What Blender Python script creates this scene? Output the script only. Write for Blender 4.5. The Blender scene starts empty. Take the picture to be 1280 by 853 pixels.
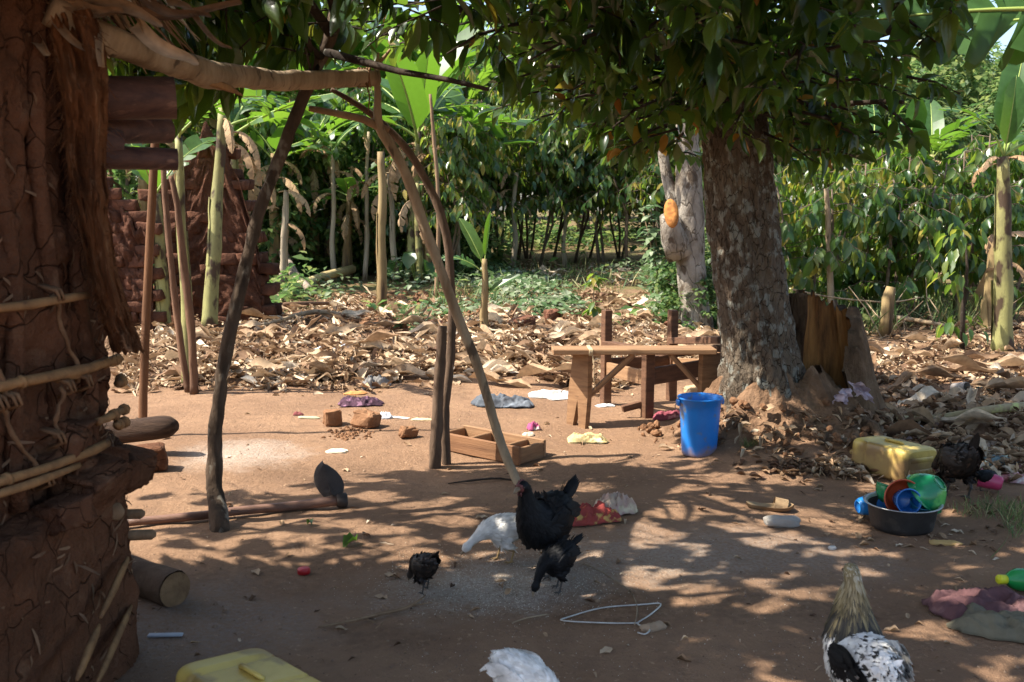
import bpy, math, random
import numpy as np
from mathutils import Vector, Matrix, noise, Euler
R = math.radians
random.seed(7)
NR = np.random.default_rng(7)
SC = bpy.context.scene
COL = SC.collection

# ---------------------------------------------------------------- camera
CAM_Z, FPX, PITCH = 1.40, 1244.0, R(7.46)
cam = bpy.data.cameras.new('camera')
cam.lens = 35.0; cam.sensor_width = 36.0
cam.clip_start = 0.05; cam.clip_end = 1500
cam.dof.use_dof = True; cam.dof.focus_distance = 6.2; cam.dof.aperture_fstop = 6.3
cam_o = bpy.data.objects.new('camera', cam); COL.objects.link(cam_o)
cam_o.location = (0, 0, CAM_Z); cam_o.rotation_euler = (math.pi/2 - PITCH, 0, 0)
SC.camera = cam_o
# ---------------------------------------------------------------- light
SUN_EL, SUN_AZ = R(53), R(-96)          # azimuth clockwise from +Y: light arrives from the -X side
sun = bpy.data.lights.new('sun', 'SUN'); sun.energy = 5.0; sun.angle = R(0.55); sun.color = (1.0, 0.93, 0.82)
sun_o = bpy.data.objects.new('sun', sun); COL.objects.link(sun_o)
SUND = Vector((math.sin(SUN_AZ)*math.cos(SUN_EL), math.cos(SUN_AZ)*math.cos(SUN_EL), math.sin(SUN_EL)))
sun_o.rotation_euler = SUND.to_track_quat('Z', 'Y').to_euler(); sun_o.location = (-6, 0, 9)
W = bpy.data.worlds.new('World'); SC.world = W; W.use_nodes = True
nt = W.node_tree; bg = nt.nodes['Background']
sky = nt.nodes.new('ShaderNodeTexSky'); sky.sky_type = 'NISHITA'; sky.sun_disc = False
sky.sun_elevation = SUN_EL; sky.sun_rotation = SUN_AZ; sky.dust_density = 2.0; sky.air_density = 1.0
nt.links.new(sky.outputs[0], bg.inputs[0]); bg.inputs[1].default_value = 0.13
SC.view_settings.view_transform = 'Standard'; SC.view_settings.look = 'None'
SC.view_settings.exposure = 1.3; SC.view_settings.gamma = 1.0
SC.cycles.max_bounces = 6; SC.cycles.transmission_bounces = 4; SC.cycles.diffuse_bounces = 3
SC.cycles.glossy_bounces = 2; SC.cycles.transparent_max_bounces = 4
SC.cycles.use_denoising = True

# ---------------------------------------------------------------- pixel helpers (layout only)
def ray(px, py):
    dx, dy = (px-640)/FPX, (426.5-py)/FPX
    return Vector((dx, math.cos(PITCH)+dy*math.sin(PITCH), -math.sin(PITCH)+dy*math.cos(PITCH)))
def at(px, py, Y):
    d = ray(px, py); t = Y/d.y
    return Vector((d.x*t, Y, CAM_Z+d.z*t))
def sst(a, b, x):
    t = min(1, max(0, (x-a)/(b-a))); return t*t*(3-2*t)
def fbm(x, y, z=0.0, o=3):
    s, a = 0, 1.0
    for i in range(o):
        s += a*noise.noise((x, y, z+i*7.3)); x *= 2.03; y *= 2.03; z *= 2.03; a *= .5
    return s
def H(x, y):
    h = .018*fbm(x*.9, y*.9, 0, 3) + .006*noise.noise((x*6, y*6, 3.1))
    h += .004*noise.noise((x*17, y*17, 8.1))
    if y < 8: h += .010*noise.noise((x*3.1, y*3.1, 5.5))-.012*max(0, noise.noise((x*7.5, y*4.5, 2.7))-.28)
    if 7 < y < 16 and x < 6:
        m = sst(7.4, 8.8, y+.35*noise.noise((x*1.1, 0, 5)))*(1-sst(11.5, 14, y))*(1-sst(1.2, 2.6, x))
        h += m*(.10+.11*fbm(x*1.6, y*1.6, 4, 3))
    if x > 1.8 and 4 < y < 12:
        m = sst(2.3, 3.0, x+.25*(y-5.4)*.3)*sst(5.0, 5.8, y)*(1-sst(9.5, 11.5, y))
        h += m*(.05+.07*fbm(x*2.0, y*2.0, 9, 3))
    d = math.hypot((x-1.62)*.85, y-6.12)
    if d < 1.5 and x > 1.0: h += sst(1.0, 1.3, x)*.10*(1-sst(.35, 1.15, d))*(1+.5*fbm(x*4, y*4, 2, 2))
    if y > 12: h += min(1.3, (y-12)*.030*sst(12, 15, y))
    return h
def gr(px, py, dz=0.0):
    d = ray(px, py); z = 0
    for _ in range(6):
        t = (z+dz-CAM_Z)/d.z; z = H(d.x*t, d.y*t)
    return Vector((d.x*t, d.y*t, z))

# ---------------------------------------------------------------- objects
def tag(o, label=None, cat=None, group=None, kind=None):
    if label: o['label'] = label
    if cat: o['category'] = cat
    if group: o['group'] = group
    if kind: o['kind'] = kind
    return o
def thing(name, label, cat, loc=(0, 0, 0), rz=0.0, group=None):
    o = bpy.data.objects.new(name, None); COL.objects.link(o)
    o.empty_display_size = .1
    o.location = loc; o.rotation_euler = (0, 0, rz)
    return tag(o, label, cat, group)
KIDS = {}
def put(name, me, parent=None, loc=(0, 0, 0), rot=None, sc=None):
    o = bpy.data.objects.new(name, me); COL.objects.link(o); o.location = loc
    if rot is not None:
        if isinstance(rot, Matrix): o.rotation_euler = rot.to_euler()
        else: o.rotation_euler = rot
    if sc is not None: o.scale = sc if hasattr(sc, '__len__') else (sc,)*3
    if parent: o.parent = parent; KIDS.setdefault(parent.name, []).append(o)
    return o
def copy_tree(o, parent=None):
    c = o.copy(); COL.objects.link(c); c.parent = parent
    if parent: KIDS.setdefault(parent.name, []).append(c)
    for ch in list(KIDS.get(o.name, [])): copy_tree(ch, c)
    return c

class MB:
    def __init__(s): s.V, s.F, s.M, s.T = [], [], [], []
    def add(s, vs, fs, m=0, tint=.5):
        b = len(s.V); s.V += [tuple(v) for v in vs]; s.T += [tint]*len(vs)
        s.F += [tuple(i+b for i in f) for f in fs]; s.M += [m]*len(fs)
        return s
    def box(s, c, size, rot=None, m=0, taper=0.0, jit=0.0, tint=.5):
        c = Vector(c); hx, hy, hz = size[0]/2, size[1]/2, size[2]/2; vs = []
        for z in (-1, 1):
            k = 1-taper*(z > 0)
            for x, y in ((-1, -1), (1, -1), (1, 1), (-1, 1)):
                v = Vector((x*hx*k, y*hy*k, z*hz))
                if jit: v += Vector((random.uniform(-jit, jit), random.uniform(-jit, jit), random.uniform(-jit, jit)))
                vs.append(c + (rot @ v if rot is not None else v))
        return s.add(vs, [(3, 2, 1, 0), (4, 5, 6, 7), (0, 1, 5, 4), (1, 2, 6, 5), (2, 3, 7, 6), (3, 0, 4, 7)], m, tint)
    def rbox(s, c, size, rot=None, m=0, b=.006, jit=0.0, tint=.5):   # box with chamfered edges
        c = Vector(c); h = [size[i]/2 for i in range(3)]; vs, fs = [], []
        b = min(b, min(h)*.9)
        idx = {}
        for sx in (-1, 1):
            for sy in (-1, 1):
                for sz in (-1, 1):
                    j = Vector((random.uniform(-jit, jit), random.uniform(-jit, jit), random.uniform(-jit, jit)))
                    for ax in range(3):
                        p = [sx*(h[0]-b), sy*(h[1]-b), sz*(h[2]-b)]; p[ax] = (sx, sy, sz)[ax]*h[ax]
                        v = Vector(p)+j; idx[(sx, sy, sz, ax)] = len(vs); vs.append(c+(rot @ v if rot is not None else v))
        for sx in (-1, 1):
            for sy in (-1, 1):
                for sz in (-1, 1):
                    f = [idx[(sx, sy, sz, a)] for a in range(3)]
                    fs.append(f if sx*sy*sz > 0 else f[::-1])
        cyc = ((-1, -1), (1, -1), (1, 1), (-1, 1))
        for ax in range(3):
            o1, o2 = (ax+1) % 3, (ax+2) % 3
            for sg in (-1, 1):
                f = []
                for a, bb in cyc:
                    k = [0, 0, 0]; k[ax] = sg; k[o1] = a; k[o2] = bb; f.append(idx[(*k, ax)])
                fs.append(f if sg > 0 else f[::-1])
            for a, bb in cyc:
                k0 = [0, 0, 0]; k0[o1] = a; k0[o2] = bb; k0[ax] = -1; k1 = list(k0); k1[ax] = 1
                f = [idx[(*k0, o1)], idx[(*k1, o1)], idx[(*k1, o2)], idx[(*k0, o2)]]
                fs.append(f[::-1] if a*bb > 0 else f)
        return s.add(vs, fs, m, tint)
    def tube(s, pts, rad, n=8, m=0, cap=True, jit=0.0, sq=None, tint=.5, seed=0, jf=9.0):
        pts = [Vector(p) for p in pts]; k = len(pts)
        if not hasattr(rad, '__len__'): rad = [rad]*k
        vs, fs = [], []; up = None
        for i, p in enumerate(pts):
            t = (pts[min(i+1, k-1)]-pts[max(i-1, 0)]).normalized()
            if up is None:
                up = Vector((0, 0, 1)) if abs(t.z) < .9 else Vector((1, 0, 0))
            a = (up - t*up.dot(t)).normalized(); up = a; b = t.cross(a)
            for j in range(n):
                th = 2*math.pi*j/n; r = rad[i]
                if jit: r *= 1+jit*noise.noise((math.cos(th)*1.3+seed, math.sin(th)*1.3, i*.0+p.dot(t)*jf+seed*3.1))
                ca, sb = math.cos(th)*r, math.sin(th)*r
                if sq: ca *= sq[0]; sb *= sq[1]
                vs.append(p+a*ca+b*sb)
        for i in range(k-1):
            for j in range(n):
                j2 = (j+1) % n
                fs.append((i*n+j, i*n+j2, (i+1)*n+j2, (i+1)*n+j))
        if cap:
            fs.append(tuple(range(n))[::-1]); fs.append(tuple((k-1)*n+j for j in range(n)))
        return s.add(vs, fs, m, tint)
    def lathe(s, prof, n=32, mat=None, m=0, mi=None, close=False):   # prof: (r, z)
        vs, fs = [], []; k = len(prof)
        for r, z in prof:
            for j in range(n):
                th = 2*math.pi*j/n; v = Vector((r*math.cos(th), r*math.sin(th), z))
                vs.append(mat @ v if mat is not None else v)
        b = len(s.V); s.add(vs, [], m)
        for i in range(k-1):
            for j in range(n):
                j2 = (j+1) % n; s.F.append((b+i*n+j, b+i*n+j2, b+(i+1)*n+j2, b+(i+1)*n+j)); s.M.append(mi[i] if mi else m)
        if prof[-1][0] > 1e-6 and close: s.F.append(tuple(b+(k-1)*n+j for j in range(n))); s.M.append(mi[-1] if mi else m)
        return s
    def grid(s, nu, nv, fn, m=0, tint=.5, closeu=False):
        vs = [fn(i/(nu if closeu else nu-1), j/(nv-1)) for j in range(nv) for i in range(nu)]
        fs = []
        for j in range(nv-1):
            for i in range(nu if closeu else nu-1):
                i2 = (i+1) % nu
                fs.append((j*nu+i, j*nu+i2, (j+1)*nu+i2, (j+1)*nu+i))
        return s.add(vs, fs, m, tint)
    def mesh(s, name, mats, smooth=True, off=None):
        me = bpy.data.meshes.new(name)
        V = np.array(s.V, dtype=np.float32).reshape(-1, 3)
        if off is not None: V = V-np.array(off, dtype=np.float32)
        me.from_pydata([tuple(v) for v in V.tolist()], [], s.F)
        if not isinstance(mats, (list, tuple)): mats = [mats]
        for m in mats: me.materials.append(m)
        if len(mats) > 1: me.polygons.foreach_set('material_index', s.M)
        me.polygons.foreach_set('use_smooth', [smooth]*len(s.F))
        a = me.attributes.new('tint', 'FLOAT', 'POINT'); a.data.foreach_set('value', s.T)
        me.update(); return me
    def part(s, name, mats, parent=None, smooth=True, world=True, angle=None):
        off = parent.location if (parent is not None and world) else None
        if off is not None and parent.parent is not None: off = parent.parent.location
        me = s.mesh(name, mats, smooth, off)
        if angle is not None: me.set_sharp_from_angle(angle=R(angle))
        return put(name, me, parent)
    def single(s, name, mats, label, cat, smooth=True, group=None, kind=None, angle=None, loc=None):
        # top-level mesh with its origin at its base
        V = np.array(s.V); c = loc if loc is not None else ((V[:, 0].min()+V[:, 0].max())/2, (V[:, 1].min()+V[:, 1].max())/2, V[:, 2].min())
        me = s.mesh(name, mats, smooth, c)
        if angle is not None: me.set_sharp_from_angle(angle=R(angle))
        return tag(put(name, me, None, c), label, cat, group, kind)

# many copies of one little template in ONE mesh (for masses)
def frames(D, N):
    D = D/np.linalg.norm(D, axis=1, keepdims=True)
    N = N-(N*D).sum(1, keepdims=True)*D; N = N/(np.linalg.norm(N, axis=1, keepdims=True)+1e-9)
    X = np.cross(D, N); return np.stack([X, D, N], axis=2)
def mass(name, tmpl, P, D, N, S, mats, tint=None, smooth=True, mi=None):
    # tmpl: list of (verts, faces) variants; leaf local axes: y = length, z = normal
    P, D, N = (np.array([tuple(q) for q in a], dtype=np.float64) for a in (P, D, N)); n = len(P)
    S = np.asarray(S, dtype=np.float64)
    if S.ndim == 1: S = np.repeat(S[:, None], 3, 1)
    RT = frames(D, N); tint = NR.random(n) if tint is None else np.asarray(tint)
    VV, LL, CT, TT, MI = [], [], [], [], []; base = 0
    ch = NR.integers(0, len(tmpl), n)
    for k, (tv, tf) in enumerate(tmpl):
        ix = np.where(ch == k)[0]
        if len(ix) == 0: continue
        tv = np.asarray(tv); q = np.einsum('nij,nkj->nki', RT[ix], tv[None]*S[ix][:, None, :])+P[ix][:, None]
        nv = len(tv); VV.append(q.reshape(-1, 3)); TT.append(np.repeat(tint[ix], nv))
        for ln in sorted(set(len(f) for f in tf)):
            fa = np.array([f for f in tf if len(f) == ln])
            idx = (fa[None]+(np.arange(len(ix))*nv)[:, None, None]+base).reshape(-1)
            LL.append(idx); CT.append(np.full(len(ix)*len(fa), ln))
            if mi is not None: MI.append(np.repeat(np.asarray(mi)[ix], len(fa)))
        base += nv*len(ix)
    V = np.concatenate(VV); L = np.concatenate(LL); C = np.concatenate(CT)
    me = bpy.data.meshes.new(name); me.vertices.add(len(V)); me.loops.add(len(L)); me.polygons.add(len(C))
    me.vertices.foreach_set('co', V.astype(np.float32).ravel()); me.loops.foreach_set('vertex_index', L.astype(np.int32))
    me.polygons.foreach_set('loop_start', np.concatenate([[0], np.cumsum(C)[:-1]]).astype(np.int32))
    if not isinstance(mats, (list, tuple)): mats = [mats]
    for m in mats: me.materials.append(m)
    if mi is not None: me.polygons.foreach_set('material_index', np.concatenate(MI).astype(np.int32))
    me.polygons.foreach_set('use_smooth', np.full(len(C), smooth))
    a = me.attributes.new('tint', 'FLOAT', 'POINT'); a.data.foreach_set('value', np.concatenate(TT).astype(np.float32))
    me.update(calc_edges=True); me.validate(); return me
def leaf_t(w=.35, fold=.12, droop=.15, n=5, curl=0.0, tip=1.6, wav=0.0, ph=0):
    # unit-length leaf blade, 2 strips either side of the midrib
    vs, fs = [], []
    for i in range(n+1):
        t = i/n; hw = w*.5*(math.sin(math.pi*min(1, t**.85))**.75)*(1 if t < .5 else (1-(t-.5)**tip*.5))
        if i in (0, n): hw = .004
        z = -droop*t*t; wv = wav*math.sin(t*9+ph)
        for sx in (-1, 0, 1):
            vs.append((sx*hw*math.cos(curl), t, z+abs(sx)*(hw*fold*2+wv*hw)+abs(sx)*hw*math.sin(curl)*2))
    for i in range(n):
        for k in (0, 1): a = i*3+k; fs.append((a, a+1, a+4, a+3))
    return vs, fs
def unit(n):
    v = NR.normal(size=(n, 3)); return v/np.linalg.norm(v, axis=1, keepdims=True)

# ---------------------------------------------------------------- materials
def _n(nt, t, **k):
    n = nt.nodes.new(t)
    for a, v in k.items(): setattr(n, a, v)
    return n
def mat(name, c1, c2=None, scale=8.0, rough=.8, bump=.3, bscale=None, stretch=(1, 1, 1), detail=6, spec=.3, c3=None, s3=40.0, t3=.62,
        metal=0.0, trans=0.0, tcol=None, coat=0.0, bdist=.01, lo=.35, hi=.65, obj_rand=0.0, sheen=0.0, crack=0.0, cstr=(1, 1, .4), cw=.06, dirt=None, cdark=.5):
    m = bpy.data.materials.new(name); m.use_nodes = True; nt = m.node_tree; L = nt.links.new
    b = nt.nodes['Principled BSDF']; b.inputs['Roughness'].default_value = rough
    b.inputs['Specular IOR Level'].default_value = spec; b.inputs['Metallic'].default_value = metal
    if coat: b.inputs['Coat Weight'].default_value = coat
    tc = _n(nt, 'ShaderNodeTexCoord'); mp = _n(nt, 'ShaderNodeMapping'); mp.inputs['Scale'].default_value = stretch
    L(tc.outputs['Object'], mp.inputs[0]); vec = mp.outputs[0]
    c2 = c2 or tuple(x*.7 for x in c1)
    nz = _n(nt, 'ShaderNodeTexNoise'); nz.inputs['Scale'].default_value = scale; nz.inputs['Detail'].default_value = detail
    nz.inputs['Roughness'].default_value = .62; L(vec, nz.inputs['Vector'])
    rp = _n(nt, 'ShaderNodeMapRange'); rp.inputs[1].default_value = lo; rp.inputs[2].default_value = hi; L(nz.outputs[0], rp.inputs[0])
    mx = _n(nt, 'ShaderNodeMix', data_type='RGBA'); L(rp.outputs[0], mx.inputs[0])
    mx.inputs[6].default_value = (*c1, 1); mx.inputs[7].default_value = (*c2, 1); col = mx.outputs[2]
    if c3:
        n3 = _n(nt, 'ShaderNodeTexNoise'); n3.inputs['Scale'].default_value = s3; n3.inputs['Detail'].default_value = 4; L(vec, n3.inputs['Vector'])
        r3 = _n(nt, 'ShaderNodeMapRange'); r3.inputs[1].default_value = t3; r3.inputs[2].default_value = t3+.08; L(n3.outputs[0], r3.inputs[0])
        m3 = _n(nt, 'ShaderNodeMix', data_type='RGBA'); L(r3.outputs[0], m3.inputs[0]); L(col, m3.inputs[6]); m3.inputs[7].default_value = (*c3, 1); col = m3.outputs[2]
    if obj_rand:
        oi = _n(nt, 'ShaderNodeObjectInfo'); hs = _n(nt, 'ShaderNodeHueSaturation')
        mr = _n(nt, 'ShaderNodeMapRange'); mr.inputs[3].default_value = 1-obj_rand; mr.inputs[4].default_value = 1+obj_rand
        L(oi.outputs['Random'], mr.inputs[0]); L(mr.outputs[0], hs.inputs['Value']); L(col, hs.inputs['Color']); col = hs.outputs[0]
    if dirt:
        ge = _n(nt, 'ShaderNodeSeparateXYZ'); L(tc.outputs['Object'], ge.inputs[0]); nd = _n(nt, 'ShaderNodeTexNoise'); nd.inputs['Scale'].default_value = dirt[2]; nd.inputs['Detail'].default_value = 5; L(tc.outputs['Object'], nd.inputs['Vector'])
        md = _n(nt, 'ShaderNodeMath', operation='MULTIPLY_ADD'); L(nd.outputs[0], md.inputs[0]); md.inputs[1].default_value = -dirt[1]*3.2; L(ge.outputs[2], md.inputs[2])
        rd = _n(nt, 'ShaderNodeMapRange'); rd.inputs[1].default_value = -dirt[1]*.5; rd.inputs[2].default_value = -dirt[1]*1.3; rd.inputs[4].default_value = .75; L(md.outputs[0], rd.inputs[0])
        xd = _n(nt, 'ShaderNodeMix', data_type='RGBA'); L(rd.outputs[0], xd.inputs[0]); L(col, xd.inputs[6]); xd.inputs[7].default_value = (*dirt[0], 1); col = xd.outputs[2]
    ck = None
    if crack:
        mc = _n(nt, 'ShaderNodeMapping'); mc.inputs['Scale'].default_value = cstr; L(tc.outputs['Object'], mc.inputs[0])
        nw = _n(nt, 'ShaderNodeTexNoise'); nw.inputs['Scale'].default_value = crack*.6; L(mc.outputs[0], nw.inputs['Vector'])
        va = _n(nt, 'ShaderNodeVectorMath', operation='MULTIPLY_ADD'); L(nw.outputs['Color'], va.inputs[0]); va.inputs[1].default_value = (1.6/crack,)*3; L(mc.outputs[0], va.inputs[2])
        vo = _n(nt, 'ShaderNodeTexVoronoi'); vo.feature = 'DISTANCE_TO_EDGE'; vo.inputs['Scale'].default_value = crack; L(va.outputs[0], vo.inputs['Vector'])
        rc = _n(nt, 'ShaderNodeMapRange'); rc.inputs[2].default_value = cw; L(vo.outputs['Distance'], rc.inputs[0]); ck = rc.outputs[0]
        xc = _n(nt, 'ShaderNodeMix', data_type='RGBA'); L(ck, xc.inputs[0]); xc.inputs[6].default_value = (*[q*cdark for q in c2], 1); L(col, xc.inputs[7]); col = xc.outputs[2]
    L(col, b.inputs['Base Color'])
    if bump:
        n2 = _n(nt, 'ShaderNodeTexNoise'); n2.inputs['Scale'].default_value = bscale or scale*3; n2.inputs['Detail'].default_value = 8
        n2.inputs['Roughness'].default_value = .65; L(vec, n2.inputs['Vector'])
        bp = _n(nt, 'ShaderNodeBump'); bp.inputs['Strength'].default_value = bump; bp.inputs['Distance'].default_value = bdist
        hh = n2.outputs[0]
        if ck is not None:
            ma = _n(nt, 'ShaderNodeMath', operation='MULTIPLY_ADD'); L(ck, ma.inputs[0]); ma.inputs[1].default_value = .35; L(hh, ma.inputs[2]); hh = ma.outputs[0]
        L(hh, bp.inputs['Height']); L(bp.outputs[0], b.inputs['Normal'])
    if trans:
        tr = _n(nt, 'ShaderNodeBsdfTranslucent'); ms = _n(nt, 'ShaderNodeMixShader'); ms.inputs[0].default_value = trans
        if tcol: tr.inputs[0].default_value = (*tcol, 1)
        else: L(col, tr.inputs[0])
        out = nt.nodes['Material Output']; L(b.outputs[0], ms.inputs[1]); L(tr.outputs[0], ms.inputs[2]); L(ms.outputs[0], out.inputs[0])
    return m
def leafmat(name, cols, rough=.4, trans=.35, tcols=None, spec=.5, rnd=.5, tb=1.5):
    # colour chosen by the per-leaf tint attribute (each leaf keeps its own colour)
    m = bpy.data.materials.new(name); m.use_nodes = True; nt = m.node_tree; L = nt.links.new
    b = nt.nodes['Principled BSDF']; b.inputs['Roughness'].default_value = rough; b.inputs['Specular IOR Level'].default_value = spec
    at_ = _n(nt, 'ShaderNodeAttribute'); at_.attribute_name = 'tint'; oi = _n(nt, 'ShaderNodeObjectInfo')
    ma = _n(nt, 'ShaderNodeMath', operation='MULTIPLY_ADD'); L(oi.outputs['Random'], ma.inputs[0]); ma.inputs[1].default_value = rnd; L(at_.outputs['Fac'], ma.inputs[2])
    sb = _n(nt, 'ShaderNodeMath', operation='SUBTRACT'); L(ma.outputs[0], sb.inputs[0]); sb.inputs[1].default_value = rnd/2
    def ramp(cs):
        r = _n(nt, 'ShaderNodeValToRGB'); e = r.color_ramp.elements
        while len(e) < len(cs): e.new(.5)
        for i, (p, c) in enumerate(cs): e[i].position = p; e[i].color = (*c, 1)
        L(sb.outputs[0], r.inputs[0]); return r.outputs[0]
    col = ramp(cols)
    tc = _n(nt, 'ShaderNodeTexCoord'); nz = _n(nt, 'ShaderNodeTexNoise'); nz.inputs['Scale'].default_value = 25; L(tc.outputs['Object'], nz.inputs['Vector'])
    hs = _n(nt, 'ShaderNodeHueSaturation'); mr = _n(nt, 'ShaderNodeMapRange'); mr.inputs[1].default_value = .3; mr.inputs[2].default_value = .7
    mr.inputs[3].default_value = .75; mr.inputs[4].default_value = 1.25; L(nz.outputs[0], mr.inputs[0]); L(mr.outputs[0], hs.inputs['Value']); L(col, hs.inputs['Color'])
    L(hs.outputs[0], b.inputs['Base Color'])
    if trans:
        tr = _n(nt, 'ShaderNodeBsdfTranslucent'); ms = _n(nt, 'ShaderNodeMixShader'); ms.inputs[0].default_value = trans
        if tcols: L(ramp(tcols), tr.inputs[0])
        else:
            h2 = _n(nt, 'ShaderNodeHueSaturation'); h2.inputs['Value'].default_value = tb; L(hs.outputs[0], h2.inputs['Color']); L(h2.outputs[0], tr.inputs[0])
        out = nt.nodes['Material Output']; L(b.outputs[0], ms.inputs[1]); L(tr.outputs[0], ms.inputs[2]); L(ms.outputs[0], out.inputs[0])
    return m
# ================================================================ GROUND
def ground_material():
    m = bpy.data.materials.new('soil'); m.use_nodes = True; nt = m.node_tree; L = nt.links.new
    b = nt.nodes['Principled BSDF']; b.inputs['Roughness'].default_value = .95; b.inputs['Specular IOR Level'].default_value = .1
    tc = _n(nt, 'ShaderNodeTexCoord'); P = tc.outputs['Object']
    def nz(s, d=6, r=.6):
        n = _n(nt, 'ShaderNodeTexNoise'); n.inputs['Scale'].default_value = s; n.inputs['Detail'].default_value = d; n.inputs['Roughness'].default_value = r
        L(P, n.inputs['Vector']); return n.outputs[0]
    def mr(v, a, bb, c=0., d=1.):
        n = _n(nt, 'ShaderNodeMapRange'); n.interpolation_type = 'SMOOTHSTEP'; L(v, n.inputs[0])
        for i, x in enumerate((a, bb, c, d)): n.inputs[i+1].default_value = x
        return n.outputs[0]
    def mix(f, a, bb):
        n = _n(nt, 'ShaderNodeMix', data_type='RGBA'); L(f, n.inputs[0])
        for i, x in ((6, a), (7, bb)):
            if isinstance(x, tuple): n.inputs[i].default_value = (*x, 1)
            else: L(x, n.inputs[i])
        return n.outputs[2]
    def math_(op, a, bb):
        n = _n(nt, 'ShaderNodeMath', operation=op)
        for i, x in enumerate((a, bb)):
            if isinstance(x, (int, float)): n.inputs[i].default_value = x
            else: L(x, n.inputs[i])
        return n.outputs[0]
    col = mix(mr(nz(1.1), .35, .65), (.305, .186, .112), (.225, .134, .081))
    col = mix(mr(nz(9), .45, .75), col, (.22, .135, .085))
    col = mix(mr(nz(38, 4), .60, .72), col, (.40, .26, .16))
    col = mix(mr(nz(60, 3), .66, .74), col, (.12, .07, .045))
    sx = _n(nt, 'ShaderNodeSeparateXYZ'); L(P, sx.inputs[0]); X, Y = sx.outputs[0], sx.outputs[1]
    def patch(cx, cy, rx, ry, c, amt, ns=7.0, gran=90.0):
        nonlocal col
        dx = math_('DIVIDE', math_('SUBTRACT', X, cx), rx); dy = math_('DIVIDE', math_('SUBTRACT', Y, cy), ry)
        d = math_('SQRT', math_('ADD', math_('MULTIPLY', dx, dx), math_('MULTIPLY', dy, dy)), 0)
        d = math_('ADD', d, math_('MULTIPLY', math_('SUBTRACT', nz(ns), .5), 1.3))
        f = math_('MULTIPLY', mr(d, 1.15, .25), mr(nz(gran, 4, .7), .38, .62, amt*.35, amt)); col = mix(f, col, c)
    # ash by the stakes, spilled meal where the birds feed, greyish trampled dust on the open yard
    a = gr(300, 566); patch(a.x, a.y, .42, .42, (.50, .43, .36), .75)
    a = gr(640, 732); patch(a.x, a.y, .42, .30, (.46, .42, .36), .75, 8, 70)
    a = gr(560, 742); patch(a.x, a.y, .45, .30, (.36, .31, .25), .55, 8, 70)
    a = gr(930, 690); patch(a.x, a.y, .75, .45, (.33, .27, .22), .6, 5, 60)
    a = gr(760, 700); patch(a.x, a.y, .60, .40, (.36, .30, .24), .5, 5, 60)
    for px_, py_, rx_, ry_ in ((450, 690, .5, .25), (770, 760, .6, .25), (560, 640, .5, .3), (1040, 760, .5, .3), (330, 720, .4, .3), (480, 800, .3, .12), (700, 600, .6, .3), (420, 590, .5, .3)):
        a = gr(px_, py_); patch(a.x, a.y, rx_, ry_, (.13, .078, .048), .55, 4.5, 30)
    a = gr(240, 780); patch(a.x, a.y, .55, .50, (.27, .23, .20), .55, 5, 50)
    far = math_('ADD', Y, math_('MULTIPLY', math_('SUBTRACT', nz(.9), .5), 2.2))
    col = mix(mr(far, 7.4, 8.6), col, mix(mr(nz(14), .4, .6), (.25, .16, .095), (.13, .075, .045)))
    col = mix(math_('MULTIPLY', mr(far, 12.5, 16), mr(nz(3), .35, .6)), col, mix(mr(nz(20), .4, .6), (.10, .115, .04), (.19, .14, .07)))
    L(col, b.inputs['Base Color'])
    h = math_('ADD', math_('MULTIPLY', nz(22, 8, .7), 1.0), math_('MULTIPLY', nz(120, 5, .7), .35))
    bp = _n(nt, 'ShaderNodeBump'); bp.inputs['Strength'].default_value = .9; bp.inputs['Distance'].default_value = .03
    L(h, bp.inputs['Height']); L(bp.outputs[0], b.inputs['Normal'])
    return m
M_SOIL = ground_material()
def axis(lo, hi, step, far_lo, far_hi, g=1.28):
    a = list(np.arange(lo, hi+1e-6, step)); s = step
    while a[-1] < far_hi: s *= g; a.append(a[-1]+s)
    s = step
    while a[0] > far_lo: s *= g; a.insert(0, a[0]-s)
    return a
def build_ground():
    xs = axis(-3.2, 5.2, .045, -500, 500); ys = axis(2.2, 11.5, .045, -80, 900)
    V = [(x, y, H(x, y)) for y in ys for x in xs]; nx = len(xs)
    F = [(j*nx+i, j*nx+i+1, (j+1)*nx+i+1, (j+1)*nx+i) for j in range(len(ys)-1) for i in range(nx-1)]
    me = bpy.data.meshes.new('ground'); me.from_pydata(V, [], F); me.materials.append(M_SOIL)
    me.polygons.foreach_set('use_smooth', [True]*len(F)); me.update()
    tag(put('ground', me), kind='structure')
build_ground()

# ================================================================ MATERIALS used by many
M_BARK = mat('bark', (.17, .125, .09), (.07, .05, .036), 9, .95, 1.0, 22, (1, 1, .55), c3=(.33, .32, .28), s3=13, t3=.57, spec=.15, bdist=.03)
M_BARKD = mat('dark_bark', (.065, .048, .036), (.028, .022, .018), 14, .95, .8, 40, (1, 1, .4), c3=(.15, .14, .12), s3=22, t3=.62, spec=.15, bdist=.012)
M_BARKP = mat('pale_bark', (.36, .325, .275), (.17, .138, .105), 6, .9, .8, 30, (1, 1, .6), c3=(.095, .07, .05), s3=9, t3=.56, spec=.15, bdist=.03, crack=9, cw=.03)
M_STICK = mat('stick', (.30, .20, .12), (.17, .105, .06), 12, .9, .6, 50, (1, 1, .25), spec=.15)
M_STICKP = mat('pale_stick', (.38, .29, .19), (.20, .14, .085), 10, .9, .7, 40, (1, 1, .3), c3=(.10, .07, .045), s3=18, t3=.6, spec=.15)
M_WOOD = mat('timber', (.30, .17, .085), (.19, .10, .05), 5, .75, .35, 30, (1, 1, 9), spec=.25, c3=(.11, .06, .035), s3=9, t3=.64)
M_WOODX = mat('timber_long', (.34, .20, .105), (.21, .115, .06), 5, .75, .35, 30, (.35, 9, 9), spec=.25, c3=(.13, .07, .04), s3=6, t3=.64)
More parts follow.
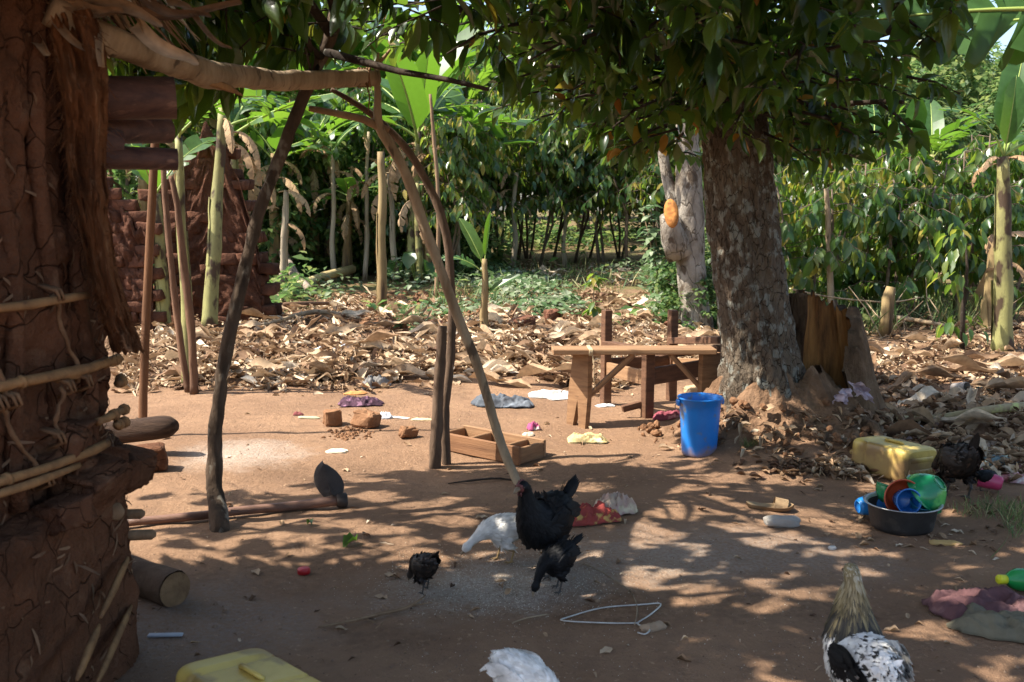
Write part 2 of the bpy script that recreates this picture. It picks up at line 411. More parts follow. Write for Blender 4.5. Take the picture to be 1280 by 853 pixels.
M_WOODD = mat('dark_timber', (.16, .082, .046), (.095, .048, .028), 5, .75, .35, 30, (2, 2, 9), spec=.25)
M_MUD = mat('mud', (.175, .080, .044), (.095, .045, .026), 5, .97, 1.0, 26, spec=.08, c3=(.19, .10, .058), s3=11, t3=.6, bdist=.035, crack=7, cstr=(1, 1, .8), cw=.012, cdark=.85)
M_BRICK = mat('mud_brick', (.145, .066, .041), (.08, .038, .025), 9, .97, .9, 30, spec=.08, obj_rand=.3, bdist=.02)
M_CLOD = mat('soil_clod', (.27, .145, .078), (.17, .088, .048), 9, .97, .8, 30, spec=.08, obj_rand=.15, bdist=.015)
_LG = [(.0, (.020, .045, .012)), (.45, (.035, .075, .018)), (.85, (.06, .105, .024)), (1., (.20, .15, .03))]
M_LEAF_DARK = leafmat('tree_leaf', [(.0, (.014, .036, .016)), (.5, (.028, .058, .020)), (.93, (.052, .085, .024)), (.975, (.24, .14, .03)), (1., (.20, .09, .03))],
                      .24, .36, [(.0, (.08, .19, .02)), (.6, (.19, .34, .03)), (.93, (.22, .28, .03)), (.97, (.5, .28, .03)), (1., (.45, .2, .03))], .5, .0)
M_LEAF_COF = leafmat('coffee_leaf', [(.0, (.020, .058, .020)), (.45, (.045, .095, .026)), (.9, (.105, .155, .036)), (1., (.28, .22, .05))],
                     .30, .38, [(.0, (.16, .32, .03)), (.6, (.32, .48, .05)), (1., (.5, .46, .06))], .5, .25)
M_LEAF_BAN = leafmat('banana_leaf', [(.0, (.022, .065, .022)), (.5, (.045, .105, .026)), (1., (.10, .16, .035))],
                     .36, .36, [(.0, (.10, .26, .02)), (.6, (.20, .40, .03)), (1., (.40, .52, .05))], .5, .35)
M_LEAF_FAR = leafmat('far_leaf', [(.0, (.03, .07, .02)), (.5, (.07, .125, .034)), (1., (.17, .20, .06))], .5, .38, None, .3, .35, 2.6)
M_LEAF_WEED = leafmat('weed_leaf', [(.0, (.05, .11, .035)), (.5, (.11, .17, .07)), (.8, (.22, .27, .16)), (1., (.32, .35, .25))], .6, .3, None, .3, .2)
M_DRY = leafmat('dry_leaf', [(.0, (.10, .055, .033)), (.25, (.20, .12, .07)), (.45, (.33, .22, .13)), (.7, (.47, .35, .23)), (.9, (.63, .53, .40)), (1., (.42, .40, .36))], .8, .12, None, .2, .25)
M_DRYBAN = leafmat('dry_banana_leaf', [(.0, (.16, .095, .05)), (.5, (.34, .22, .12)), (1., (.52, .39, .25))], .8, .2, None, .2, .4)
M_RIB = mat('leaf_midrib', (.30, .38, .10), (.22, .30, .07), 9, .5, .1)
M_PSEUDO = mat('banana_stem', (.31, .30, .11), (.17, .155, .065), 5, .65, .5, 30, (1, 1, .5), c3=(.06, .038, .022), s3=8, t3=.51)
M_PSEUDOB = mat('dry_banana_stem', (.30, .22, .10), (.17, .105, .05), 7, .8, .5, 30, (1, 1, .12), c3=(.07, .045, .025), s3=9, t3=.58)

LEAF_J = [leaf_t(.50, .14, .10, 4, .0), leaf_t(.44, .22, .25, 4, .0), leaf_t(.54, .08, -.08, 4, .0), leaf_t(.38, .35, .45, 4, .1, wav=.3), leaf_t(.48, .5, .15, 4, .2, wav=.5, ph=2)]
LEAF_M = [leaf_t(.26, .2, .25, 5), leaf_t(.29, .12, .1, 5, wav=.25), leaf_t(.24, .3, .4, 5, wav=.2, ph=2)]
LEAF_C = [leaf_t(.42, .2, .22, 4, wav=.2), leaf_t(.38, .1, .1, 4, wav=.3, ph=1), leaf_t(.45, .25, .4, 4)]
LEAF_F = [leaf_t(.55, .15, .2, 2), leaf_t(.7, .1, .3, 2)]
LEAF_D = [leaf_t(.42, .35, .2, 4, .25, wav=.5), leaf_t(.5, .2, -.2, 4, .15, wav=.7, ph=2), leaf_t(.30, .6, .3, 4, .4, wav=.4, ph=4), leaf_t(.6, .15, .1, 4, .1, wav=.5, ph=1), leaf_t(.22, .5, .25, 4, .3, wav=.5, ph=3)]
STRIP = [leaf_t(.10, .6, .3, 5, .3, wav=1.2), leaf_t(.14, .4, -.2, 5, .3, wav=.8, ph=2), leaf_t(.07, .4, .5, 5, .3, wav=.8, ph=3)]
# ================================================================ TREES
# holes cut through crowns and thatch along sun rays, shaped to place light flecks (ground px, gap radius in m)
GAPS = [(277, 709, .05), (263, 701, .03), (318, 724, .045), (351, 709, .04), (297, 744, .07), (285, 748, .05), (275, 756, .04), (275, 777, .04), (316, 783, .035), (345, 790, .06), (333, 788, .05), (304, 790, .03), (452, 737, .035), (418, 758, .03), (397, 825, .05), (565, 652, .06), (552, 651, .04), (586, 636, .045), (509, 676, .05), (528, 690, .045), (595, 784, .035), (500, 797, .05), (563, 625, .05), (790, 654, .06), (803, 664, .05), (763, 696, .04), (806, 721, .045), (829, 670, .05), (470, 620, .05), (520, 632, .06), (440, 655, .045), (480, 662, .04), (385, 690, .03), (430, 700, .03), (250, 730, .035), (225, 700, .03), (870, 625, .09), (905, 634, .08), (850, 645, .06), (985, 672, .05), (1040, 655, .07), (1020, 648, .05), (1060, 662, .05), (930, 660, .05), (700, 622, .05), (740, 608, .07), (690, 660, .035), (1000, 640, .08), (1085, 640, .05), (720, 745, .03), (640, 770, .03), (960, 760, .03), (1160, 790, .04), (1015, 742, .035), (880, 735, .03), (1100, 610, .08), (1150, 600, .06), (980, 600, .09), (900, 598, .08), (840, 610, .07), (1075, 690, .03), (1190, 640, .04), (240, 640, .06), (215, 625, .05), (330, 655, .04), (390, 645, .03)]
GAP_P = np.array([tuple(gr(x, y)) for x, y, _ in GAPS]); GAP_R = np.array([r for *_, r in GAPS]); SUN_V = np.array(tuple(SUND))
def sun_gap(P, extra):
    w = P[:, None, :]-GAP_P[None]; t = w@SUN_V; d = np.linalg.norm(w-t[..., None]*SUN_V, axis=2); return (d < GAP_R[None]+np.asarray(extra).reshape(-1, 1)).any(1)

LEAF_MESH = {}
def leaf_meshes(key, tmpl, mt, n=4):
    if key not in LEAF_MESH:
        out = []
        for k, (v, f) in enumerate(tmpl):
            for q in range(n):
                mb = MB(); mb.add(v, f, 0, (q+.5)/n); out.append(mb.mesh('leaf', mt))
        LEAF_MESH[key] = out
    return LEAF_MESH[key]
def visible_size(p, s):
    v = p-np.array([0, 0, CAM_Z]); f = np.array([0, math.cos(PITCH), -math.sin(PITCH)]); u = np.array([0, math.sin(PITCH), math.cos(PITCH)])
    z = v@f; x = v[:, 0]/np.maximum(z, .1)*FPX; y = (v@u)/np.maximum(z, .1)*FPX
    ok = (z > .5) & (abs(x) < 655) & (abs(y) < 440)
    return np.where(ok, s/np.maximum(z, .1), 0)
def foliage(root, key, tmpl, mt, P, D, N, S, n_parts, name='leaf', tint=None, mass_name='foliage'):
    # the leaves that show largest become parts, the rest one mass of the same thing
    P, D, N = (np.array([tuple(q) for q in a], dtype=np.float64) for a in (P, D, N)); S = np.asarray(S); n = len(P)
    tint = NR.random(n) if tint is None else tint
    if key in ('jack', 'lean'):
        ok = ~(sun_gap(P, S*.12) | sun_gap(P+D/np.linalg.norm(D, axis=1, keepdims=True)*S[:, None]*.5, S*.2) | sun_gap(P+D/np.linalg.norm(D, axis=1, keepdims=True)*S[:, None]*.9, S*.08)); P, D, N, S, tint = P[ok], D[ok], N[ok], S[ok], tint[ok]; n = len(P)
    loc = np.array(root.location)
    if n_parts:
        vis = visible_size(P, S*(1+.2*NR.random(n))); order = np.argsort(-vis); big = order[:n_parts]; big = big[vis[big] > 0]
        ms = leaf_meshes(key, tmpl, mt); RT = frames(D[big], N[big]); k = len(ms)//len(tmpl)
        for j, i in enumerate(big):
            q = min(k-1, int(tint[i]*k)); me = ms[random.randrange(len(tmpl))*k+q]
            put(name, me, root, tuple(P[i]-loc), Matrix(RT[j].tolist()), float(S[i]))
        keep = np.ones(n, bool); keep[big] = False
    else: keep = np.ones(n, bool)
    if keep.sum():
        me = mass(mass_name, tmpl, P[keep]-loc, D[keep], N[keep], S[keep], mt, tint[keep])
        tag(put(mass_name, me, root), kind='stuff')

def limb(p0, p1, r0, r1, n=7, wob=.06, seed=0):
    p0, p1 = Vector(p0), Vector(p1); pts = []
    L = (p1-p0).length
    for i in range(n):
        t = i/(n-1); w = wob*L*math.sin(math.pi*t)
        pts.append(p0.lerp(p1, t)+Vector((noise.noise((t*2+seed, 1, 0)), noise.noise((t*2+seed, 5, 0)), noise.noise((t*2+seed, 9, 0))))*w*2)
    return pts, [r0+(r1-r0)*i/(n-1) for i in range(n)]

# ---- the big tree behind the bucket
M_BANK = mat('banked_earth', (.27, .165, .10), (.15, .088, .052), 10, .97, 1.0, 30, spec=.08, bdist=.03)
def big_tree():
    base = gr(955, 566); root = thing('big_tree', 'big lichened tree with a rotten stump fused to its foot, behind the blue bucket', 'tree',
                                      (1.62, 6.10, H(1.62, 6.1)-.02))
    ctr = [(968, 585, .46), (962, 560, .40), (956, 530, .335), (951, 490, .285), (948, 440, .258), (941, 380, .250), (935, 320, .244), (928, 260, .236), (921, 200, .222), (916, 140, .205), (914, 70, .19), (915, -20, .18), (925, -140, .16), (930, -260, .14)]
    C = [at(px, py, 6.10) for px, py, r in ctr]; rr = [r for *_, r in ctr]
    C[0].z = root.location.z-.12
    nth, nz_ = 150, 300; vs = []
    zs = np.linspace(0, len(C)-1, nz_)
    for j in range(nz_):
        f = zs[j]; i = min(int(f), len(C)-2); t = f-i; p = C[i].lerp(C[i+1], t); r = (rr[i]*(1-t)+rr[i+1]*t)*.87
        h = p.z-root.location.z
        for k in range(nth):
            th = 2*math.pi*k/nth; ca, sa = math.cos(th), math.sin(th)
            q = r
            fl = max(0, 1-h/.75)
            lob = .5+.5*math.cos(5*th+.6)                   # root flares
            q *= 1+fl**1.6*.42*lob-.06*fl
            q += .020*fbm(ca*2.2+3, sa*2.2, h*1.4, 4)+.018*noise.noise((ca*6, sa*6, h*7))+.010*noise.noise((ca*14, sa*14, h*16))*(1+fl)
            q += .006*noise.noise((ca*26, sa*26, h*22+3))+.022*max(0, noise.noise((ca*5+9, sa*5, h*4+1))-.25)
            q += fl*.03*noise.noise((ca*5, sa*5, h*9+7))
            vs.append((p.x+ca*q, p.y+sa*q*.95, p.z))
    mb = MB(); fs = [(j*nth+k, j*nth+(k+1) % nth, (j+1)*nth+(k+1) % nth, (j+1)*nth+k) for j in range(nz_-1) for k in range(nth)]
    mb.add(vs, fs)
    mb.part('trunk', M_BARK_BIG, root)
    # rotten stump: a broken shell of wood open to the yard
    so = at(1043, 560, 6.16); so.z = root.location.z-.06
    def prof(u):      # angle from the trunk side round the back to the front right, and top height
        a = R(205-u*265)
        top = .86-.30*max(0, u-.35)**1.1-.55*max(0, u-.78)*2.2+.05*noise.noise((u*9, 2, 1))+.07*noise.noise((u*25, 2, 3))+.04*noise.noise((u*60, 2, 3))
        return a, max(.16, top)
    def shell(rad_k, inner):
        def fn(u, v):
            a, top = prof(u); h = v*top; k = 1-.33*v+.16*(1-v)**3
            r = (.30*rad_k)*k+.03*noise.noise((u*14, h*2, 2+inner))+.035*noise.noise((u*34, h*1.4, 7+inner))+.012*noise.noise((u*60, h*6, 3+inner))
            return (so.x-.02-.10*v*0+math.cos(a)*r*1.12-.07*v, so.y+math.sin(a)*r*.8+.03, so.z+h)
        return fn
    st = MB(); st.grid(70, 30, shell(1.0, 0), 0)
    b0 = len(st.V); st.grid(70, 30, shell(.70, 5), 1)
    for i in range(69):
        t0, t1 = 29*70+i, 29*70+i+1; st.F.append((t0, t1, b0+t1, b0+t0)); st.M.append(2)
    for e in (0, 69):
        for j in range(29):
            st.F.append((j*70+e, (j+1)*70+e, b0+(j+1)*70+e, b0+j*70+e)); st.M.append(2)
    st.part('rotten_stump', [M_BARK_STUMP, M_ROT, M_BARK_STUMP], root)
    # earth banked up against the foot, and a few low roots
    def bank(u, v):
        a = R(-200)+R(235)*u; ca, sa = math.cos(a), math.sin(a); lobe = 1-.30*sst(.1, .9, ca)+.30*noise.noise((ca*2.3, sa*2.3, 4))+.14*noise.noise((ca*7, sa*7, 9))
        ex = 1.0+.55*max(0, ca)*max(0, -sa+.5); r = .24+(.52*lobe*ex)*v; h = .32*(1-v)**1.7*(1+.3*noise.noise((ca*2, sa*2, v*3)))+.045*noise.noise((ca*9*(1+v), sa*9*(1+v), v*8))*(1-v)*min(1, v*4)+.02*noise.noise((ca*20*(1+v), sa*20*(1+v), v*20))*(1-v)
        x, y = 1.66+ca*r*1.12, 6.13+sa*r*.85; return Vector((x, y, H(x, y)+h-.02*v-.01))
    m = MB(); m.grid(150, 30, bank); m.part('earth_bank', M_BANK, root)
    for k, (px0, py0, px1, py1, s_) in enumerate([(1040, 520, 1100, 578, .055), (1010, 530, 1050, 590, .05), (1075, 525, 1112, 560, .05), (925, 520, 897, 556, .05)]):
        g0, g1 = at(px0, py0, 5.82), gr(px1, py1)+Vector((0, 0, -.02)); q, r_ = limb(g0, g1, s_, s_*.35, 12, .12, k*2.3); m = MB(); m.tube(q, r_, 10, jit=.5, seed=k, jf=11); m.part('root', M_BARK_STUMP, root)
    # limbs
    lb = [((1.30, 6.1, 2.15), (-.35, 5.3, 2.45), .055, .018), ((1.28, 6.1, 2.5), (-.9, 5.6, 3.6), .08, .02), ((1.35, 6.1, 2.3), (3.0, 5.6, 2.5), .06, .018),
          ((1.32, 6.0, 2.6), (.6, 3.4, 3.2), .08, .02), ((1.3, 6.0, 2.7), (2.2, 3.6, 3.4), .08, .02), ((1.33, 6.1, 2.9), (2.9, 6.6, 3.9), .08, .02),
          ((1.33, 6.1, 3.0), (1.6, 7.6, 3.9), .08, .02), ((1.3, 6.1, 3.1), (-.3, 7.0, 4.2), .08, .02), ((1.35, 6.1, 3.2), (1.4, 5.6, 4.8), .09, .02),
          ((1.36, 6.0, 2.05), (2.0, 5.2, 1.95), .03, .01), ((1.3, 5.95, 2.0), (.55, 5.5, 2.0), .028, .01)]
    ends = []
    for k, (a, b, r0, r1) in enumerate(lb):
        p, r = limb(a, b, r0, r1, 9, .08, k*3.7); l_ = MB(); l_.tube(p, r, 8, jit=.15, seed=k); l_.part('limb', M_BARKD, root); ends += p[3:]
    # crown
    P, D, N, S = [], [], [], []; tw = MB()
    def zlow(x): return float(np.interp(x, [-1.1, -.75, -.45, 0, .5, .95, 1.2, 1.6, 1.9, 2.3, 2.8, 3.1], [2.2, 2.1, 2.02, 1.9, 1.74, 1.68, 1.85, 1.60, 1.64, 1.95, 2.15, 2.5]))
    cnt = 0
    while cnt < 1300:
        x, y, z = random.uniform(-1.2, 3.3), random.uniform(3.0, 7.6), 1.55+3.3*random.random()**1.7
        if ((x-1.2)/2.35)**2+((y-5.4)/2.5)**2+((z-2.7)/2.3)**2 > 1: continue
        zl = zlow(x)+.06*noise.noise((x*3, y*3, 1))+max(0, 5.2-y)*.09
        if z < zl: continue
        if 5.15 < y < 8 and x+.75*z < 1.72+.3*noise.noise((y*2, z*2, 0)) and random.random() > .16: continue
        if y < 5.15 and noise.noise((x*4.4+.75*4.4*z, y*6.2, 3)) > .40: continue
        if z < 1.4+.212*y+.1:
            ppx = 640+x/y*FPX
            if ppx > 1195 or (ppx > 1120 and random.random() < .5): continue          # clears the crown from the view's upper right
        if 3.5 < x+.75*z < 4.9 and 3.9 < y < 5.0: continue  # crown opened here so the sun reaches the hanging banana leaves
        if noise.noise((x*1.9, y*1.9, z*1.9+11)) > .20 or (z < 2.0 and random.random() < .4): continue
        if math.hypot(x-1.32, y-6.1) < .22: continue
        cnt += 1; c = np.array([x, y, z])
        o = Vector((x-1.3, y-5.9, .25*(z-2.8))).normalized(); ax = (o+Vector((random.uniform(-.6, .6), random.uniform(-.6, .6), random.uniform(-.5, .2)))).normalized()
        L = random.uniform(.22, .42); a0 = Vector(c)-ax*L
        tw.tube([a0, a0.lerp(Vector(c), .5)+Vector((0, 0, .02)), Vector(c)], [.009, .007, .004], 5)
        nl = random.randint(9, 14)
        for i in range(nl):
            t = .25+.75*i/nl; p = a0.lerp(Vector(c), t); th = i*2.4+random.random()
            sd = ax.orthogonal().normalized(); sd = Matrix.Rotation(th, 3, ax) @ sd
            d = (sd*.9+ax*(.35+.7*t)+Vector((0, 0, random.uniform(-.75, -.1)))).normalized()
            P.append(p); D.append(d); N.append((Vector((0, 0, 1))+Vector((random.uniform(-.5, .5), random.uniform(-.5, .5), 0)))); S.append(random.choice((.06, .08, .10, .12, .13, .15)))
    tw.part('twigs', M_BARKD, root)['kind'] = 'stuff'
    foliage(root, 'jack', LEAF_J, M_LEAF_DARK, P, D, N, S, 300)
M_BARK_BIG = mat('lichened_bark', (.20, .158, .115), (.105, .077, .055), 4.5, .95, 1.0, 30, (1, 1, .7), c3=(.27, .265, .225), s3=19, t3=.53, spec=.12, bdist=.05, crack=26, cstr=(1, 1, .4), cw=.035, cdark=.75)
M_BARK_STUMP = mat('rotten_bark', (.19, .125, .078), (.085, .053, .033), 9, .97, 1.0, 26, (1, 1, .5), spec=.1, bdist=.03, c3=(.26, .17, .10), s3=12, t3=.6)
M_ROT = mat('rotten_heartwood', (.36, .175, .06), (.10, .05, .025), 6, .95, .9, 30, (1.6, 1.6, .25), spec=.1, bdist=.02, lo=.4, hi=.62)
big_tree()

# ---- slender leaning tree between hut and yard, its crown stretched out of view to shade the yard
M_BARKL = mat('lean_bark', (.115, .08, .056), (.05, .036, .026), 12, .95, .8, 40, (1, 1, .5), c3=(.21, .18, .14), s3=18, t3=.6, spec=.12, bdist=.015)
def lean_tree():
    b = gr(276, 664); root = thing('leaning_tree', 'thin dark tree leaning towards the yard, the roof pole passing in front of its trunk', 'tree', tuple(b))
    pts = [b+Vector((0, 0, -.03)), at(268, 610, 4.38), at(268, 545, 4.40), at(277, 470, 4.42), at(296, 380, 4.46), at(322, 270, 4.52), at(352, 190, 4.56), at(384, 110, 4.60), at(412, 50, 4.62), at(425, -10, 4.65), at(432, -120, 4.6), at(430, -300, 4.5)]
    rr = [.046, .037, .030, .028, .029, .031, .027, .028, .029, .027, .024, .02]
    q, r2 = [], []
    for i in range(len(pts)-1):
        for k in range(6):
            t = k/6; q.append(pts[i].lerp(pts[i+1], t)); r2.append(rr[i]*(1-t)+rr[i+1]*t)
    q.append(pts[-1]); r2.append(rr[-1])
    mb = MB(); mb.tube(q, r2, 16, jit=.35, seed=2, jf=12); mb.part('trunk', M_BARKL, root)
    for k, (pl, r0, r1) in enumerate([([(408, 66), (455, 78), (500, 90), (560, 100), (610, 112)], .020, .008), ([(402, 72), (388, 60), (380, 40), (360, 20)], .018, .008), ([(398, 80), (392, 105), (382, 60)], .01, .004),
                                      ([(415, 40), (440, 10), (480, -60)], .025, .012), ([(412, 40), (370, -20), (300, -80)], .026, .012), ([(420, 20), (400, -60), (330, -180)], .026, .01), ([(425, -10), (500, -120), (560, -200)], .026, .01)]):
        p = [at(x, y, 4.6-.12*i*(1 if k < 3 else 1.9)) for i, (x, y) in enumerate(pl)]; l_ = MB()
        l_.tube(p, [r0+(r1-r0)*i/(len(p)-1) for i in range(len(p))], 8, jit=.2, seed=k); l_.part('branch', M_BARKD, root)
    P, D, N, S = [], [], [], []; tw = MB(); cnt = 0
    def zlow(x, y):
        px = 640+x/y*FPX; py = float(np.interp(px, [100, 140, 200, 260, 330, 420, 480, 540, 600, 660], [40, 120, 130, 112, 60, 20, 60, 78, 95, 80]))
        return CAM_Z+ray(px, py).z/ray(px, py).y*4.3
    while cnt < 1450:
        x, y, z = random.uniform(-3.7, 1.5), random.uniform(1.7, 5.15), 1.9+2.0*random.random()**1.2
        if abs((x+1.1)/2.65)**3+abs((y-3.45)/1.7)**3+abs((z-2.65)/1.3)**3 > 1: continue
        if 1000 < cnt < 1150: x, y, z = random.uniform(-2.1, -.85), random.uniform(4.1, 5.1), random.uniform(1.95, 2.6)
        if cnt > 1250: x, y, z = random.uniform(-1.5, 1.3), random.uniform(1.5, 3.7), random.uniform(2.5, 3.7)  # extra unseen leaf clusters added overhead to shade the near ground
        if z < zlow(x, y)+.05+.05*noise.noise((x*4, y*4, 0)): continue
        if y < 4.0 and z < CAM_Z+.212*y+.30: continue
        if noise.noise((x*4.6+.75*4.6*z, y*6.4, 8)) > .42: continue
        cnt += 1; c = Vector((x, y, z)); ax = Vector((random.uniform(-1, 1), random.uniform(-1, 1), random.uniform(-.5, .3))).normalized()
        a0 = c-ax*random.uniform(.2, .4); tw.tube([a0, c], [.005, .003], 4)
        for i in range(random.randint(8, 12)):
            p = a0.lerp(c, .3+.7*random.random()); sd = Matrix.Rotation(i*2.4+random.random(), 3, ax) @ ax.orthogonal().normalized()
            d = (sd*.55+ax*.4+Vector((0, 0, random.uniform(-1.3, -.5)))).normalized()
            P.append(p); D.append(d); N.append(sd+Vector((random.uniform(-.4, .4), random.uniform(-.4, .4), .5))); S.append(random.choice((.10, .13, .16, .18, .20, .23)))
    tw.part('twigs', M_BARKD, root)['kind'] = 'stuff'
    LM = [leaf_t(.36, .2, .2, 4), leaf_t(.40, .12, .1, 4, wav=.2), leaf_t(.32, .25, .35, 4, wav=.3, ph=2)]
    foliage(root, 'lean', LM, M_LEAF_DARK, P, D, N, S, 300, tint=NR.random(len(P))*.97)
lean_tree()

# ---- coffee trees: four grown specimens, copied
M_COFW = mat('coffee_wood', (.20, .15, .11), (.10, .075, .055), 12, .95, .6, 40, spec=.12)
def coffee(root, h, w, nb, n_leaf_parts, seed, low=.25):
    random.seed(seed); mb = MB(); P, D, N, S = [], [], [], []; X = Vector(root.location)
    for s in range(random.randint(2, 3)):
        a = random.uniform(0, 6.28); top = X+Vector((math.cos(a)*w*.35, math.sin(a)*w*.35, h*random.uniform(.85, 1)))
        p, r = limb(X+Vector((math.cos(a)*.05, math.sin(a)*.05, -.03)), top, .032, .010, 8, .1, seed+s*9); mb.tube(p, r, 7, jit=.2, seed=s)
        for k in range(nb):
            t = low+(1-low)*random.random()**.75; f = t*7; i = min(6, int(f)); q = p[i].lerp(p[min(7, i+1)], f-i)
            th = random.uniform(0, 6.28); L = w*random.uniform(.35, .75)*(1.15-.5*t); o = Vector((math.cos(th), math.sin(th), .18))
            e = q+o*L+Vector((0, 0, -.35*L)); mid = q.lerp(e, .5)+Vector((0, 0, .16*L)); pts = [q, mid, e]; mb.tube(pts, [.006, .005, .003], 4)
            for j in range(random.randint(7, 11)):
                u = .25+.75*j/9; pp = (q.lerp(mid, u*2) if u < .5 else mid.lerp(e, u*2-1)); sd = o.cross(Vector((0, 0, 1)))*(1 if j % 2 else -1)
                d = (sd*.45+o*.25+Vector((random.uniform(-.3, .3), random.uniform(-.3, .3), random.uniform(-1.3, -.55)))).normalized()
                P.append(pp); D.append(d); N.append(o*.6+Vector((random.uniform(-.6, .6), random.uniform(-.6, .6), .6))); S.append(random.uniform(.13, .23))
    mb.part('trunk', M_COFW, root)
    foliage(root, 'coffee', LEAF_C, M_LEAF_COF, P, D, N, S, n_leaf_parts, mass_name='crown')
COFS = [('small', 1.75, 1.0, 24), ('small', 1.95, 1.1, 26), ('tall', 3.5, 1.9, 60), ('tall', 3.9, 2.1, 66)]
MARKS = [(210, 'the low brick wall'), (262, 'the black-banded banana stem'), (320, 'the taller brick ruin'), (392, 'the collapsed grey stem'), (440, 'the end of the fallen cut stem'), (477, 'the tall bare banana stem'), (510, 'the taro plants'), (548, 'the thin reddish stem'), (606, 'the young banana plant'), (655, 'the grey green weeds'), (700, 'the end of the bench'), (756, 'the taller chair post'), (800, 'the middle of the chair frame'), (843, 'the shrub under the pale tree'), (880, 'the pale tree'), (940, 'the big tree trunk'), (1000, 'the rotten stump'), (1038, 'the thin upright pole'), (1106, 'the stem stub'), (1150, 'the yellow jerrycan'), (1203, 'the bare little sapling'), (1240, 'the withered banana stem'), (1300, 'the hanging banana leaves')]
def mark(px): return min(MARKS, key=lambda m: abs(m[0]-px))[1]
def row(Y): return 'front row' if Y < 15 else 'second row' if Y < 18.5 else 'third row' if Y < 21.5 else 'fourth row' if Y < 24.5 else 'last row'
def plant_coffee():
    rows = {0: [], 1: []}
    near = [(1000, 404, 'coffee tree close behind the rotten stump, its boughs reaching the thin pole'), (1068, 398, 'coffee tree of the hedge behind the upright broken stem stub'),
            (1130, 404, 'coffee tree of the hedge between the stem stub and the small bare sapling'), (1196, 398, 'dense coffee tree of the hedge just behind the small bare sapling'),
            (1262, 402, 'coffee tree of the hedge beside the dry banana stem at the frame edge')]
    g = 'coffee trees in the hedge beyond the stump'
    for k, (px, py, lab) in enumerate(near):
        p = gr(px, py)+Vector((0, 0, -.03)); r = thing('coffee_tree', lab, 'coffee tree', tuple(p), 0, g)
        coffee(r, (1.72, 1.62, 1.85, 1.7, 1.9)[k], 1.05, 24, 110, 11+k)
    protos = []
    back = [(975, 384), (1035, 380), (1098, 378), (1160, 380), (1225, 378), (1290, 384), (1330, 396), (1010, 366), (1130, 364), (1250, 362), (1070, 362), (1190, 360)]
    for k, (px, py) in enumerate(back):
        p = gr(px, py); lab = f'leafy coffee tree, hedge {"second" if py > 379 else "third" if py > 365 else "back"} row, behind {mark(px)}'
        if k < 2:
            r = thing('coffee_tree', lab, 'coffee tree', tuple(p), 0, 'coffee trees in the back rows'); coffee(r, 2.0+.3*k, 1.25, 26, 0, 31+k); protos.append(r)
        else:
            r = copy_tree(protos[k % 2]); r.location = p; r.rotation_euler.z = k*1.7; r.scale = (1, 1, 1.0+.12*(k % 3))
    tall = [(672, 334, 'dark coffee tree with a stout mossy trunk in the middle of the far grove'), (752, 332, 'tall coffee tree with thin paired stems behind the taller table post'), (786, 338, 'coffee tree with forked reddish stems between the chair posts in view'),
            (716, 326, None), (836, 338, None), (622, 332, None), (580, 336, None), (868, 332, None), (645, 322, None), (690, 318, None), (775, 320, None), (810, 322, None), (735, 315, None), (600, 318, None), (550, 326, None), (900, 330, None), (940, 336, None), (985, 338, None), (500, 330, None), (660, 312, None), (845, 314, None), (330, 345, None), (385, 338, None), (440, 340, None), (500, 346, None), (290, 342, None), (410, 328, None), (556, 352, None), (350, 330, None), (465, 328, None), (570, 330, None)]
    pr = []
    for k, (px, py, lab) in enumerate(tall):
        p = gr(px, py); g = 'tall coffee trees in the far grove'; lab = lab or f'tall dark coffee tree, {row(p.y)} of grove, above {mark(px)}'
        if k < 3:
            r = thing('coffee_tree', lab, 'coffee tree', tuple(p), 0, g); coffee(r, 3.3+.35*k, 1.9, 66, 90, 51+k, .36); pr.append(r)
        else:
            r = copy_tree(pr[k % 3]); r['label'] = lab; r.location = p; r.rotation_euler.z = k*2.1; s = (.9+.25*random.random())*(.78 if px < 580 else 1); r.scale = (s, s, s*(1+.1*(k % 2)))
plant_coffee()

# ---- far broadleaf trees
def far_tree(root, h, w, n, seed, trunk_h=.35, leaf=.4, mt=None):
    random.seed(seed); X = Vector(root.location); P, D, N, S = [], [], [], []
    mb = MB(); p, r = limb(X+Vector((0, 0, -.1)), X+Vector((w*.08, 0, h*.75)), h*.028, h*.008, 8, .06, seed); mb.tube(p, r, 8, jit=.2)
    for k in range(7):
        i = random.randint(3, 6); e = X+Vector((random.uniform(-1, 1)*w*.5, random.uniform(-1, 1)*w*.5, h*random.uniform(.5, .9))); q, rr = limb(p[i], e, h*.012, h*.003, 6, .1, seed+k); mb.tube(q, rr, 6)
    mb.part('trunk', M_BARK, root)
    ncl = 26
    for c in range(ncl):
        a, u = random.uniform(0, 6.28), random.random()**.5; zz = random.uniform(trunk_h, .97); wr = w*.5*math.sin(math.pi*min(1, .15+.85*(zz-trunk_h)/(1-trunk_h)*.93+.1))**.6
        cc = X+Vector((math.cos(a)*wr*u, math.sin(a)*wr*u, zz*h)); cr = w*random.uniform(.10, .19)
        for i in range(n//ncl):
            o = Vector((random.gauss(0, 1), random.gauss(0, 1), random.gauss(0, .7))).normalized(); P.append(cc+o*cr*random.random()**.4); D.append(o+Vector((0, 0, -.6+random.uniform(-.5, .5)))); N.append(Vector((0, 0, 1))+o*.7); S.append(leaf*random.uniform(.6, 1.2))
    foliage(root, 'far', LEAF_F, mt or M_LEAF_FAR, P, D, N, S, 0, mass_name='crown')
